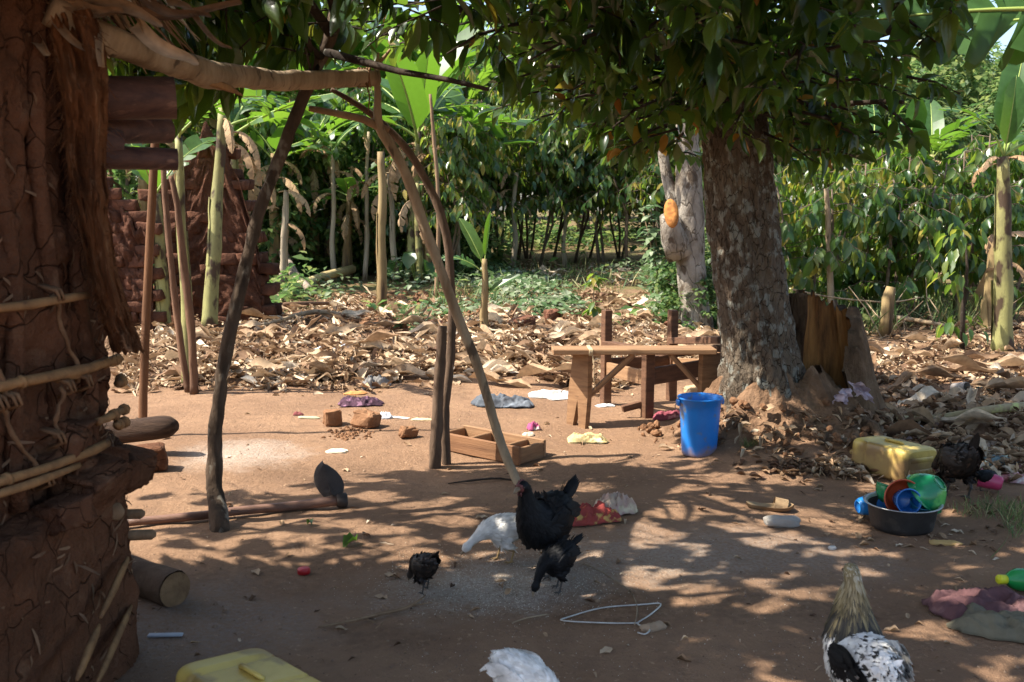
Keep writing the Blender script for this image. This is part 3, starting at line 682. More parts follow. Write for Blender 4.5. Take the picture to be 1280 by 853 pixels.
def plant_far():
    spots = [(-150, 34, 9, 8), (60, 30, 9, 8), (210, 33, 6.0, 7), (330, 30, 5.4, 7), (440, 30, 4.4, 6), (530, 30, 5.6, 7), (640, 34, 6.4, 8), (730, 30, 5.6, 7), (830, 33, 6.2, 8), (930, 31, 6.0, 8), (1030, 36, 6.2, 8), (1120, 38, 5.4, 7),
             (780, 44, 7.2, 10), (600, 46, 7.6, 9), (390, 50, 6.0, 10), (1200, 46, 7.6, 9), (1275, 52, 8.2, 9), (1150, 60, 9.5, 11), (1235, 72, 11, 13), (1330, 40, 7, 8), (1400, 60, 10, 11), (250, 52, 7, 10), (100, 50, 11, 11), (-450, 30, 8, 9), (-800, 26, 8, 9), (-300, 22, 6, 7), (1550, 26, 7, 8), (1800, 24, 8, 9), (1480, 18, 4.5, 5), (2150, 26, 8, 9), (-1150, 24, 8, 9), (-600, 17, 5, 6)]
    labs = {15: 'pale leafy far tree beyond the arching banana leaf', 16: 'pale far tree at the frame edge behind the upright banana leaf'}
    pr = []
    for k, (px, Y, h, w) in enumerate(spots):
        p = at(px, 300, Y); p.z = H(p.x, p.y)
        if k < 3:
            r = thing('far_tree', f'broad green tree far behind the grove, above {mark(px)}', 'tree', tuple(p), 0, 'trees far behind the grove'); far_tree(r, 9, 8, 5200, 70+k); r.scale = (w/8, w/8, h/9); pr.append(r)
        else:
            r = copy_tree(pr[k % 3]); r.location = p; r.rotation_euler.z = k*1.3; r.scale = (w/8, w/8, h/9); r['label'] = f'broad green tree {"far" if Y < 37 else "farthest"} behind the grove, above {mark(px)}'
        if k in labs: r['label'] = labs[k]
plant_far()
def bushes():
    pr = []
    for k, (px, py, h, w) in enumerate([(318, 352, 2.2, 1.8), (362, 348, 1.7, 1.6), (408, 344, 2.6, 1.9), (446, 342, 1.6, 1.5), (498, 344, 2.2, 1.6), (530, 342, 1.5, 1.4), (568, 344, 2.0, 1.6), (345, 334, 3.2, 2.4), (470, 332, 3.4, 2.4), (425, 326, 4.0, 2.8), (590, 334, 2.4, 1.8), (170, 352, 3.0, 2.4), (225, 344, 3.2, 2.4), (890, 372, 1.3, 1.4), (925, 366, 1.5, 1.5), (858, 408, .95, .9), (884, 406, 1.1, .9), (872, 412, .7, .8), (60, 352, 2.6, 2.4), (-120, 356, 2.4, 2.2), (-300, 360, 2.4, 2.4), (1400, 380, 2.0, 2.0), (1520, 385, 2.2, 2.2), (1660, 380, 2.4, 2.4), (1800, 390, 2.2, 2.4)]):
        p = gr(px, py); lab = f'bright leafy bush, {row(p.y)} of the grove, above {mark(px)}'
        if k < 3: r = thing('bush', lab, 'bush', tuple(p), 0, 'bushes between the banana plants'); far_tree(r, 2.4, 1.8, 1500, 170+k, .06, .17); pr.append(r)
        else: r = copy_tree(pr[k % 3]); r['label'] = lab; r.location = p; r.rotation_euler.z = k*1.9
        r.scale = (w/1.8, w/1.8, h/2.4)
bushes()

# ---- undergrowth: low bushes under and between the trees
def undergrowth():
    P, D, N, S = [], [], [], []
    random.seed(5); n = 0
    while n < 27000:
        px = random.uniform(-60, 1400) if random.random() < .8 else random.choice((random.uniform(-1300, -60), random.uniform(1400, 2500))); Y = random.uniform(10.5, 34); x = (px-640)/FPX*Y
        if fbm(x*.35, Y*.35, 7, 3) < -.10+.35*(1-sst(16, 24, Y)): continue
        if px > 640 and px < 920 and Y < 25 and random.random() < .95: continue
        if Y < 13.5 and 940 < px and random.random() < .6: continue
        if Y < 12.5 and px < 560 and random.random() < .9: continue
        hh = (.25+.75*max(0, fbm(x*.8, Y*.8, 3, 2)+.3))*(1.9 if px < 600 and Y > 13 else 1)*(.55 if Y < 17 else 1.0+.05*(Y-17)); n += 1
        P.append((x, Y, H(x, Y)+hh*random.random())); a = random.uniform(0, 6.28); D.append((math.cos(a), math.sin(a), random.uniform(-.6, .9))); N.append((random.uniform(-.6, .6), random.uniform(-.6, .6), 1)); S.append(random.uniform(.08, .2)*(1+.03*(Y-12)))
    me = mass('undergrowth', LEAF_F+LEAF_C[:1], P, D, N, S, M_LEAF_FAR); tag(put('undergrowth', me), kind='stuff')
    # grey-green creeping weeds in front of the grove
    P, D, N, S = [], [], [], []
    for cx, cy, rx, ry, cnt, hh in ((655, 372, 62, 26, 900, .30), (600, 352, 60, 16, 420, .3), (560, 392, 70, 14, 300, .16), (540, 345, 40, 22, 320, .35), (700, 388, 40, 14, 320, .2), (520, 405, 26, 8, 120, .10), (850, 390, 42, 16, 420, .42), (840, 360, 40, 18, 420, .5), (800, 345, 60, 10, 300, .3), (400, 360, 60, 20, 260, .2), (500, 350, 30, 24, 300, .5), (1010, 400, 40, 14, 240, .35), (1110, 392, 60, 12, 240, .3)):
        for i in range(cnt):
            a, u = random.uniform(0, 6.28), random.random()**.6; g = gr(cx+math.cos(a)*rx*u, cy+math.sin(a)*ry*u)
            P.append(g+Vector((0, 0, hh*random.random()*(1.1-u*.6)))); a = random.uniform(0, 6.28); D.append((math.cos(a), math.sin(a), random.uniform(-.5, .8))); N.append((random.uniform(-.5, .5), random.uniform(-.5, .5), 1)); S.append(random.uniform(.06, .15))
    me = mass('creeping_weeds', [leaf_t(.62, .2, .2, 4), leaf_t(.5, .3, .35, 4), leaf_t(.72, .1, .15, 4)], P, D, N, S, M_LEAF_WEED); tag(put('creeping_weeds', me), kind='stuff')
    P, D, N, S = [], [], [], []
    for cx, cy, rx, ry, cnt, hh in ((520, 402, 30, 8, 150, .2), (590, 380, 60, 20, 200, .3), (960, 395, 60, 20, 500, .5), (1060, 405, 80, 18, 500, .4), (1200, 400, 70, 18, 300, .4), (720, 350, 120, 20, 400, .3), (938, 556, 12, 5, 70, .07), (1235, 640, 45, 12, 200, .07), (1270, 655, 18, 20, 120, .08)):
        for i in range(cnt):
            a, u = random.uniform(0, 6.28), random.random()**.6; g = gr(cx+math.cos(a)*rx*u, cy+math.sin(a)*ry*u)
            P.append(g); D.append((random.uniform(-.7, .7), random.uniform(-.7, .7), 1)); N.append((random.uniform(-1, 1), random.uniform(-1, 1), .2)); S.append(hh*random.uniform(.4, 1.1))
    me = mass('grass_tufts', [leaf_t(.06, .2, .35, 4), leaf_t(.05, .3, .6, 4)], P, D, N, S, leafmat('grass', [(0., (.05, .11, .03)), (.6, (.15, .20, .06)), (1., (.36, .31, .15))], .6, .25, rnd=0)); tag(put('grass_tufts', me), kind='stuff')
undergrowth()

# ================================================================ BANANAS
def ban_leaf(seed, bend, torn, w=.25, flat=.35, n=26):
    rs = random.Random(seed); vs, fs, mi = [], [], []
    def mid(t):
        # arc in the y-z plane
        y = z = 0; k = 40
        for i in range(int(t*k)): a = bend*((i+.5)/k)**1.2; y += math.cos(a)/k; z -= math.sin(a)/k
        fr = t*k-int(t*k); a = bend*t**1.2; return Vector((0, y+math.cos(a)*fr/k, z-math.sin(a)*fr/k)), a
    pet = .15
    for sd in (-1, 1):
        t = pet; 
        while t < .995:
            L = min(1.0, t+rs.choice([.03, .05, .07, .10, .16] if torn else [.3, .5, .9])*rs.uniform(.8, 1.2)); 
            if 1-L < .03: L = 1.0
            k = max(2, int((L-t)*n)); dr = rs.uniform(-.1, .75 if torn else .15); sl = rs.uniform(0, .06) if torn else 0; b = len(vs)
            for i in range(k+1):
                tt = t+(L-t)*i/k-(.004 if (torn and i == k) else 0); u = (tt-pet)/(1-pet); hw = w*.5*min(1, (u*5.5)**.6)*min(1, ((1-u)*3.2+.0)**.6); c, a = mid(tt); nrm = Vector((0, math.sin(a), math.cos(a))); tg = Vector((0, math.cos(a), -math.sin(a)))
                edge = .86 if (torn and i in (0, k)) else 1
                for q in (0, .5, 1):
                    up = flat*hw*q-dr*hw*q*q*1.1; vs.append(c+Vector((sd*hw*q*edge*(1-.25*max(0, dr)*q), 0, 0))+nrm*up+tg*(sl+.25*hw)*q)
            for i in range(k):
                for q in (0, 1): a0 = b+i*3+q; fs.append((a0, a0+1, a0+4, a0+3)); mi.append(0)
            t = L
    m = MB(); m.add(vs, fs, 0, .5)
    pts = [mid(i/14)[0] for i in range(15)]; m.tube(pts, [.014*(1-.85*i/14) for i in range(15)], 6, 1)
    return m
BLEAF = {}
def bleaf_mesh(kind, k):
    key = (kind, k)
    if key not in BLEAF:
        bend, torn, w, fl = {'shred': (.5, True, .34, .1), 'up': (.35, False, .27, .35), 'arch': (1.5, True, .26, .2), 'torn': (1.1, True, .27, .3), 'dry': (2.2, True, .16, -.6), 'roll': (.15, False, .10, 1.6)}[kind]
        BLEAF[key] = ban_leaf(k*7+len(kind), bend*(1+.25*((k*37 % 10)/10-.5)), torn, w, fl).mesh('leaf', [M_DRYBAN, M_DRYBAN] if kind == 'dry' else [M_LEAF_BAN, M_RIB])
    return BLEAF[key]
def bleaf(root, p, d, nrm, L, kind, k=0):
    D = np.array([list(d)], float); N = np.array([list(nrm)], float); RT = frames(D, N)[0]
    return put('leaf' if kind != 'dry' else 'dry_leaf', bleaf_mesh(kind, k), root, Vector(p)-root.location, Matrix(RT.tolist()), L)
def pseudostem(root, base, top, r0, r1, mt, name='stem', seed=0):
    p, r = limb(base-Vector((0, 0, .03)), top, r0, r1, 14, .02, seed); r = [q*(1+.10*noise.noise((i*1.1, seed, 4))) for i, q in enumerate(r)]; r[0] *= 1.15
    m = MB(); m.tube(p, r, 12, jit=.12, seed=seed, jf=4)
    for k in range(3):      # peeling sheaths
        i = 1+k*3; a = random.uniform(0, 6.28); o = Vector((math.cos(a), math.sin(a), 0)); w = o.cross(Vector((0, 0, 1)))
        def fn(u, v, i=i, o=o, w=w):
            f = min(13, i+v*4); j = min(12, int(f)); c = p[j].lerp(p[j+1], f-j); rad = r[j]*(1.06+.25*v*v); th = (u-.5)*1.7*(1-.45*v); return c+(o*math.cos(th)+w*math.sin(th))*rad
        m.grid(5, 6, fn)
    return m.part(name, mt, root)
def banana(label, px, py, h, r, group=None, nl=7, L=1.3, seed=0, lean=(0, 0), dry=2, mt=None, p=None, elev=(.25, 1.25), cat='banana plant', leafkinds=('arch', 'torn', 'up', 'up', 'shred')):
    random.seed(seed); b = Vector(p) if p else gr(px, py); root = thing('banana_plant', label, cat, tuple(b), 0, group)
    top = b+Vector((lean[0], lean[1], h)); pseudostem(root, b, top, r, r*.55, mt or M_PSEUDO, seed=seed)
    for k in range(nl):
        a = k*2.39+random.random()*.5; e = random.uniform(*elev); d = Vector((math.cos(a)*math.cos(e), math.sin(a)*math.cos(e), math.sin(e)))
        bleaf(root, top-Vector((0, 0, .06*k*r*6)), d, Vector((0, 0, 1))+Vector((random.uniform(-.3, .3), random.uniform(-.3, .3), 0)) if e < 1.2 else Vector((-math.cos(a), -math.sin(a), .2)), L*random.uniform(.75, 1.15), random.choice(leafkinds), k % 5)
    for k in range(dry):
        a = random.uniform(0, 6.28); d = Vector((math.cos(a), math.sin(a), .15)); bleaf(root, top-Vector((0, 0, .12+.10*k)), d, Vector((0, 0, 1)), L*random.uniform(.45, .7), 'dry', k % 3)
    return root
M_DEADST = mat('dead_stem', (.44, .37, .27), (.26, .20, .13), 6, .85, .5, 30, (1, 1, .2), spec=.15, c3=(.12, .08, .05), s3=10, t3=.6)
def bananas():
    g = 'banana plants in the grove behind the ruin'
    r = banana('banana plant with a black-banded green stem standing in front of the brick ruin', 262, 428, 2.28, .085, nl=4, L=1.25, seed=3, lean=(.17, .2), dry=1, elev=(.7, 1.35))
    r = banana('slim banana plant with a yellowish stem beside the two dark poles', 236, 482, 1.95, .052, nl=3, L=.9, seed=4, lean=(-.03, .1), dry=1, elev=(.8, 1.4), mt=M_PSEUDO)
    r = banana('green banana stem farther back between the poles, low against the ruin', 207, 418, 1.5, .08, nl=3, L=1.1, seed=5, lean=(-.03, 0), dry=0, elev=(.6, 1.2))
    # young plant in the litter
    b = gr(606, 418); root = thing('banana_plant', 'young banana plant with three bright leaves standing in the litter beyond the prop pole', 'banana plant', tuple(b)); top = b+Vector((0, 0, .85))
    pseudostem(root, b, top, .05, .028, M_PSEUDOB, seed=9)
    bleaf(root, top-Vector((0, 0, .1)), (-.30, .1, .75), (.5, -.8, .3), .62, 'up', 1); bleaf(root, top-Vector((0, 0, .16)), (-.6, -.2, .6), (.4, -.5, .7), .55, 'torn', 1)
    bleaf(root, top-Vector((0, 0, .05)), (.10, 0, 1), (-.3, -.9, 0), .56, 'roll', 2); bleaf(root, top-Vector((0, 0, .40)), (.62, -.1, .5), (-.4, -.4, .8), .45, 'up', 2)
    for (px, py, h, rr, nl, L, sd, lab) in [(344, 352, 2.2, .10, 6, 1.5, 21, 'banana plant with a broad bluish leaf just right of the brick ruin'),
        (300, 366, 2.6, .1, 7, 1.9, 22, None), (392, 345, 2.5, .1, 8, 1.9, 23, None), (432, 348, 1.5, .08, 6, 1.2, 24, 'low banana plant with a bright yellow-green leaf behind the fallen stem'),
        (512, 352, 2.6, .10, 8, 2.0, 25, 'banana clump of dry and yellow stems behind the bent prop pole'), (534, 350, 2.9, .09, 7, 2.0, 26, None), (560, 340, 2.2, .09, 7, 1.7, 27, None),
        (450, 330, 3.2, .11, 9, 2.3, 28, None), (370, 330, 3.4, .12, 9, 2.3, 29, None), (310, 335, 3.4, .12, 9, 2.3, 30, None), (250, 345, 3.0, .11, 9, 2.1, 31, None), (180, 360, 2.6, .11, 9, 2.0, 32, None), (480, 322, 3.8, .12, 9, 2.5, 33, None), (590, 325, 3.0, .12, 8, 2.0, 34, None), (140, 340, 3.4, .12, 9, 2.2, 35, None), (420, 316, 4.2, .13, 10, 2.6, 36, None), (345, 322, 3.9, .13, 9, 2.5, 37, None), (540, 318, 4.2, .13, 9, 2.5, 38, None)]:
        banana(lab or f'leafy banana plant, {row(gr(px, py).y)} of the grove, above {mark(px)}', px, py, h, rr, g, nl, L, sd, (random.uniform(-.2, .2), 0), 6, M_PSEUDOB if sd % 3 != 1 else None)
    for k, (px, py, h, r_, m_, what) in enumerate([(418, 352, 2.3, .05, 0, 'pale leaning'), (438, 346, 2.0, .04, 1, 'thin brown'), (456, 350, 2.6, .045, 0, 'straight pale'), (496, 352, 1.9, .06, 0, 'thick dry'), (524, 356, 1.7, .07, 2, 'short yellowish'), (537, 352, 2.2, .05, 1, 'dark brown'), (575, 346, 2.2, .04, 0, 'slender grey'), (640, 338, 1.9, .06, 0, 'dull tan'), (706, 334, 1.6, .05, 0, 'low pale'), (352, 362, 1.6, .07, 0, 'sagging grey')]):
        b = gr(px, py); r = thing('bare_banana_stem', f'{what} bare stem in the grove, by {mark(px)}', 'banana stem', tuple(b), 0, 'bare stems in the grove'); pseudostem(r, b, b+Vector((random.uniform(-.15, .15), 0, h)), r_, r_*.6, (M_DEADST, M_PSEUDOB, M_PSEUDO)[m_], 'trunk', 80+k)
        for q in range(3): bleaf(r, b+Vector((0, 0, h*(.98-.16*q))), (random.uniform(-.8, .8), random.uniform(-.8, .2), .2), (0, 0, 1), random.uniform(.5, .9), 'dry', q)
    b = gr(477, 384); root = thing('withered_banana', 'tall bare banana stem standing left of the bent prop pole', 'banana stem', tuple(b)); pseudostem(root, b, at(476, 190, b.y), .075, .05, M_PSEUDOB, 'trunk', 41)
    # beyond the hedge
    for (px, Y, h, nl, L, sd, lab) in [(1122, 15.0, 2.0, 8, 1.35, 51, 'banana plant with broad arching leaves rising behind the coffee hedge'), (1085, 17, 2.1, 7, 1.3, 52, 'bluish banana plant close to the crown of the big tree, behind the hedge'), (1160, 18, 2.2, 7, 1.3, 53, 'banana plant with drooping dark leaves behind the hedge near the pale far trees')]:
        p = at(px, 300, Y); p.z = H(p.x, p.y); banana(lab, 0, 0, h, .11, 'banana plants behind the hedge', nl, L, sd, (0, 0), 2, p=p, elev=(.35, 1.2))
    # tall plant at the frame edge
    b = at(1262, 300, 9.6); b.z = H(b.x, b.y); root = thing('banana_plant', 'tall banana plant above the hedge with one upright lit leaf and withered leaves', 'banana plant', tuple(b)); top = at(1254, 196, 9.6); pseudostem(root, b, top, .10, .055, M_PSEUDO, seed=61)
    bleaf(root, top, (-.28, -.1, .75), (.75, -.35, .45), .80, 'arch', 0); bleaf(root, top, (.10, -.05, 1), (-.5, -.85, .1), 1.15, 'up', 0); bleaf(root, top, (.05, -.2, .95), (-.1, -1, .2), .75, 'up', 3)
    bleaf(root, top, (.8, .1, .6), (-.4, 0, .8), 1.1, 'torn', 1); bleaf(root, top, (.5, .6, .7), (0, 0, 1), 1.2, 'arch', 2); bleaf(root, top-Vector((0, 0, .05)), (-.45, -.3, .35), (0, 0, 1), .42, 'dry', 0); bleaf(root, top-Vector((0, 0, .05)), (.2, -.4, .3), (0, 0, 1), .5, 'dry', 1); bleaf(root, top-Vector((0, 0, .08)), (-.3, .1, .1), (0, 0, 1), .4, 'dry', 2)
    # big leaves hanging in from beyond the frame
    b = Vector((3.15, 4.5, 0)); b.z = H(b.x, b.y); root = thing('banana_plant', 'big banana plant outside the frame edge whose pale torn leaves hang in above', 'banana plant', tuple(b)); top = b+Vector((-.1, 0, 2.15)); pseudostem(root, b, top, .12, .07, M_PSEUDO, seed=62)
    bleaf(root, top+Vector((0, -.05, .05)), (-.97, -.05, .13), (.1, -.85, .5), 1.5, 'shred', 3); bleaf(root, top+Vector((.1, .1, .1)), (-.95, .2, .12), (.1, -.8, .6), 1.25, 'shred', 0); bleaf(root, top, (-.6, -.35, .8), (.4, -.3, .9), 1.2, 'torn', 3); bleaf(root, top, (.6, .2, .8), (0, 0, 1), 1.4, 'torn', 2); bleaf(root, top, (.2, -.7, .7), (0, 0, 1), 1.3, 'torn', 1); bleaf(root, top, (.1, .2, 1), (-.6, -.6, 0), 1.3, 'up', 2)
    # withered stem at the right
    b = gr(1236, 416); root = thing('withered_banana', 'withered banana stem with a pale hanging sheath by the hedge at the frame edge', 'banana stem', tuple(b)); top = at(1243, 300, b.y); pseudostem(root, b, top, .095, .06, M_PSEUDOB, 'trunk', 63)
    bleaf(root, top, (.7, -.1, .5), (0, 0, 1), .75, 'dry', 0); bleaf(root, top, (-.3, -.4, .4), (0, 0, 1), .5, 'dry', 1); bleaf(root, top-Vector((0, 0, .25)), (.5, -.5, .2), (0, 0, 1), .6, 'dry', 2)
    m = MB(); p0, p1 = at(1238, 335, b.y-.12), gr(1212, 394)+Vector((0, 0, .05)); ax = p1-p0
    m.grid(4, 9, lambda u, v: p0+ax*v+Vector(((u-.5)*(.10+.05*v), -.02-.03*math.sin(u*3.14), .0))); m.part('sheath', mat('pale_sheath', (.62, .55, .46), (.50, .42, .33), 9, .7, .3, spec=.2), root)
    b = gr(1106, 420); m = MB(); pts = [b+Vector((0, 0, -.03)), b+Vector((.01, 0, .2)), b+Vector((.02, 0, .42)), b+Vector((.04, 0, .55))]; m.tube(pts, [.085, .075, .065, .05], 11, jit=.4, seed=3, jf=8)
    m.single('stem_stub', M_PSEUDOB, 'short broken brown stem stub standing before the coffee hedge', 'stump')
    # grey collapsed stem and the fallen one
    b = gr(392, 372); m = MB(); m.tube([gr(352, 350)+Vector((0, 0, .62)), gr(358, 354)+Vector((0, 0, .42)), gr(370, 362)+Vector((0, 0, .2)), b+Vector((0, 0, .06))], [.09, .085, .08, .055], 12, jit=.25, seed=4)
    r = thing('collapsed_stem', 'greyish bent banana stem sagging to the ground beside the brick ruin', 'banana stem', tuple(b)); m.part('trunk', mat('grey_stem', (.36, .29, .23), (.22, .165, .12), 8, .85, .5, spec=.15), r)
    for k in range(5): bleaf(r, gr(350, 350)+Vector((random.uniform(-.2, .2), random.uniform(-.1, .1), .75)), (random.uniform(-.7, .7), random.uniform(-.5, .2), .25), (0, 0, 1), random.uniform(.5, .8), 'dry', k % 3)
    m = MB(); m.tube([gr(338, 380)+Vector((0, 0, .09)), gr(370, 368)+Vector((0, 0, .13)), gr(405, 358)+Vector((0, 0, .17)), gr(441, 349)+Vector((0, 0, .22))], [.055, .065, .07, .075], 12, jit=.15, seed=6)
    m.single('fallen_banana', mat('cut_stem', (.55, .45, .25), (.36, .28, .13), 7, .7, .3, 30, spec=.2), 'pale cut banana stem lying slanted on the litter heap', 'banana stem')
bananas()

# ---- pale tree with the sawn limb, behind the big trunk
def pale_tree():
    b = at(872, 300, 11.5); b.z = H(b.x, b.y); root = thing('pale_tree', 'pale barked tree with a freshly sawn orange limb scar, half hidden behind the big trunk', 'tree', tuple(b))
    pts = [b+Vector((0, 0, -.05)), at(868, 380, 11.5), at(862, 320, 11.5), at(861, 270, 11.5), at(861, 220, 11.5), at(858, 180, 11.5), at(870, 80, 11.5), at(890, -60, 11.5)]
    q, r2 = [], []; rr = [.22, .17, .165, .17, .15, .14, .12, .08]
    for i in range(7):
        for k in range(5): q.append(pts[i].lerp(pts[i+1], k/5)); r2.append(rr[i]+(rr[i+1]-rr[i])*k/5)
    m = MB(); m.tube(q, r2, 20, jit=.16, seed=5, jf=5); m.part('trunk', M_BARKP, root)
    m = MB(); m.tube([at(850, 320, 11.42), at(842, 300, 11.38), at(838, 284, 11.33), at(836, 270, 11.28)], [.15, .15, .125, .10], 14, jit=.2, seed=7); m.part('limb_stub', M_BARKP, root)
    c = at(838, 266, 11.16); m = MB(); Rm = Euler((R(72), R(-14), R(-24))).to_matrix(); 
    m.lathe([(0, .012), (.05, .012), (.085, .008), (.10, -.03)], 18, Matrix.Translation(c) @ Rm.to_4x4() @ Matrix.Diagonal((.85, 1.75, 1, 1))); m.part('sawn_face', mat('sawn_wood', (.50, .215, .06), (.22, .09, .03), 16, .85, .6, spec=.12, c3=(.14, .07, .03), s3=10, t3=.6), root)
    m = MB(); m.tube([at(850, 268, 11.5), at(840, 245, 11.55), at(833, 220, 11.6), at(828, 190, 11.6), at(822, 120, 11.7), at(800, 0, 11.8)], [.09, .075, .065, .06, .05, .03], 10, jit=.15, seed=9); m.part('limb', M_BARKP, root)
    P, D, N, S = [], [], [], []
    for c in range(60):
        cc = Vector((random.uniform(.2, 4.0), random.uniform(10.3, 13.5), random.uniform(2.9, 5.5)))
        for i in range(34): o = Vector((random.gauss(0, 1), random.gauss(0, 1), random.gauss(0, .7))); P.append(cc+o*.22); D.append(o+Vector((0, 0, -.8))); N.append(Vector((0, 0, 1))+o*.4); S.append(random.uniform(.12, .2))
    foliage(root, 'pale', LEAF_C, M_LEAF_COF, P, D, N, S, 120)
    # leafy shrub and sapling by it
    b = gr(832, 398); r = thing('shrub', 'low grey-green shrub with one bright upright leaf, below the pale tree', 'shrub', tuple(b)); P, D, N, S = [], [], [], []; mb = MB()
    for s in range(24):
        e = b+Vector((random.uniform(-.35, 1.0), random.uniform(-.35, .2), random.uniform(.5, 1.45))); mb.tube([b, b.lerp(e, .5)+Vector((0, 0, .08)), e], [.012, .008, .004], 5)
        for i in range(34):
            p = b.lerp(e, random.uniform(.3, 1.05)); a = random.uniform(0, 6.28); P.append(p); D.append((math.cos(a), math.sin(a), random.uniform(-.5, .4))); N.append((random.uniform(-.4, .4), random.uniform(-.4, .4), 1)); S.append(random.uniform(.10, .2))
    mb.part('stem', M_STICK, r); foliage(r, 'weed', [leaf_t(.5, .2, .2, 4), leaf_t(.6, .1, .3, 4)], M_LEAF_WEED, P, D, N, S, 120); bleaf(r, b+Vector((.1, 0, .75)), (.35, -.1, 1), (-.6, -.7, .2), .55, 'up', 4)
    b = gr(742, 412); r = thing('sapling', 'spindly coffee sapling with two tufts of leaves beside the taller table post', 'sapling', tuple(b)); mb = MB(); mb.tube([b, b+Vector((-.01, 0, .3)), b+Vector((.01, 0, .58))], [.010, .008, .005], 6); mb.part('stem', M_STICK, r); P, D, N, S = [], [], [], []
    for i in range(34): z = random.choice([.08, .25, .28, .5, .56, .6]); a = i*2.4; P.append(b+Vector((0, 0, z+random.uniform(-.03, .03)))); D.append((math.cos(a), math.sin(a), random.uniform(-.9, .1))); N.append((0, 0, 1)); S.append(random.uniform(.12, .2))
    foliage(r, 'coffee', LEAF_C, M_LEAF_COF, P, D, N, S, 34)
    b = gr(1203, 436); r = thing('sapling', 'thin coffee sapling with sparse leaves, between stem stub and withered banana stem', 'sapling', tuple(b)); mb = MB(); mb.tube([b, b+Vector((-.02, 0, .35)), b+Vector((.0, 0, .8)), b+Vector((-.05, 0, 1.15))], [.028, .022, .016, .007], 7, jit=.2); mb.part('stem', M_BARKD, r); P, D, N, S = [], [], [], []
    for i in range(60): z = random.choice([.2, .25, .6, .7, .9, 1.1, 1.15]); a = random.uniform(0, 6.28); u = random.uniform(0, .3); P.append(b+Vector((math.cos(a)*u-.1, math.sin(a)*u, z+random.uniform(-.05, .08)))); D.append((math.cos(a)*.6, math.sin(a)*.6, random.uniform(-1.2, -.2))); N.append((math.cos(a), math.sin(a), 1)); S.append(random.uniform(.11, .18))
    foliage(r, 'coffee', LEAF_C, M_LEAF_COF, P, D, N, S, 60)
    for k, (px, py) in enumerate([(508, 352), (520, 356), (548, 348)]):
        b = gr(px, py); r = thing('taro_plant', ('taro plant with a broad hanging leaf at the foot of the banana clump', 'taro plant crowding its neighbour by the banana clump', 'small taro plant behind the bent prop pole')[k], 'taro', tuple(b), 0, 'taro plants by the banana clump')
        for q in range(4):
            a = q*1.7+k; e = b+Vector((math.cos(a)*.18, math.sin(a)*.18, random.uniform(.3, .55))); mb = MB(); mb.tube([b, b.lerp(e, .6)+Vector((0, 0, .08)), e], [.012, .01, .007], 5); mb.part('stalk', M_RIB, r)
            mb = MB(); v, f = leaf_t(.75, .12, .25, 5, wav=.2); mb.add(v, f, 0, .2+.15*q); put('leaf', mb.mesh('leaf', M_LEAF_BAN), r, e-b, Matrix(frames(np.array([[math.cos(a)*.6, math.sin(a)*.6-.4, -.8]]), np.array([[math.cos(a), math.sin(a)-.6, .6]]))[0].tolist()), .34)
pale_tree()
# ================================================================ MUD HUT
HC, HR = Vector((-2.70, 2.95, 0)), 1.455
M_FIBRE = mat('fibre_sheet', (.27, .115, .05), (.13, .055, .026), 9, .95, 1.0, 70, (1, 1, .45), spec=.08, bdist=.03, c3=(.36, .19, .10), s3=30, t3=.6)
M_CANE = mat('cane', (.32, .175, .075), (.16, .085, .04), 14, .8, .4, 40, (1, 1, 1), spec=.2, c3=(.13, .07, .04), s3=22, t3=.62)
M_VINE = mat('vine_tie', (.21, .12, .065), (.12, .065, .035), 20, .9, .5, spec=.1)
M_THATCH = mat('thatch', (.36, .26, .15), (.19, .125, .07), 12, .95, .8, 60, spec=.1)
M_BEAM = mat('beam', (.125, .062, .045), (.06, .03, .026), 6, .6, .35, 30, (.35, 6, 6), spec=.35, c3=(.20, .11, .075), s3=5, t3=.62)
def hp(a, r, z):      # point on the round wall; a = 0 faces +X, negative turns towards the camera
    return Vector((HC.x+math.cos(a)*r, HC.y+math.sin(a)*r*(.30 if math.sin(a) > 0 else 1), z))
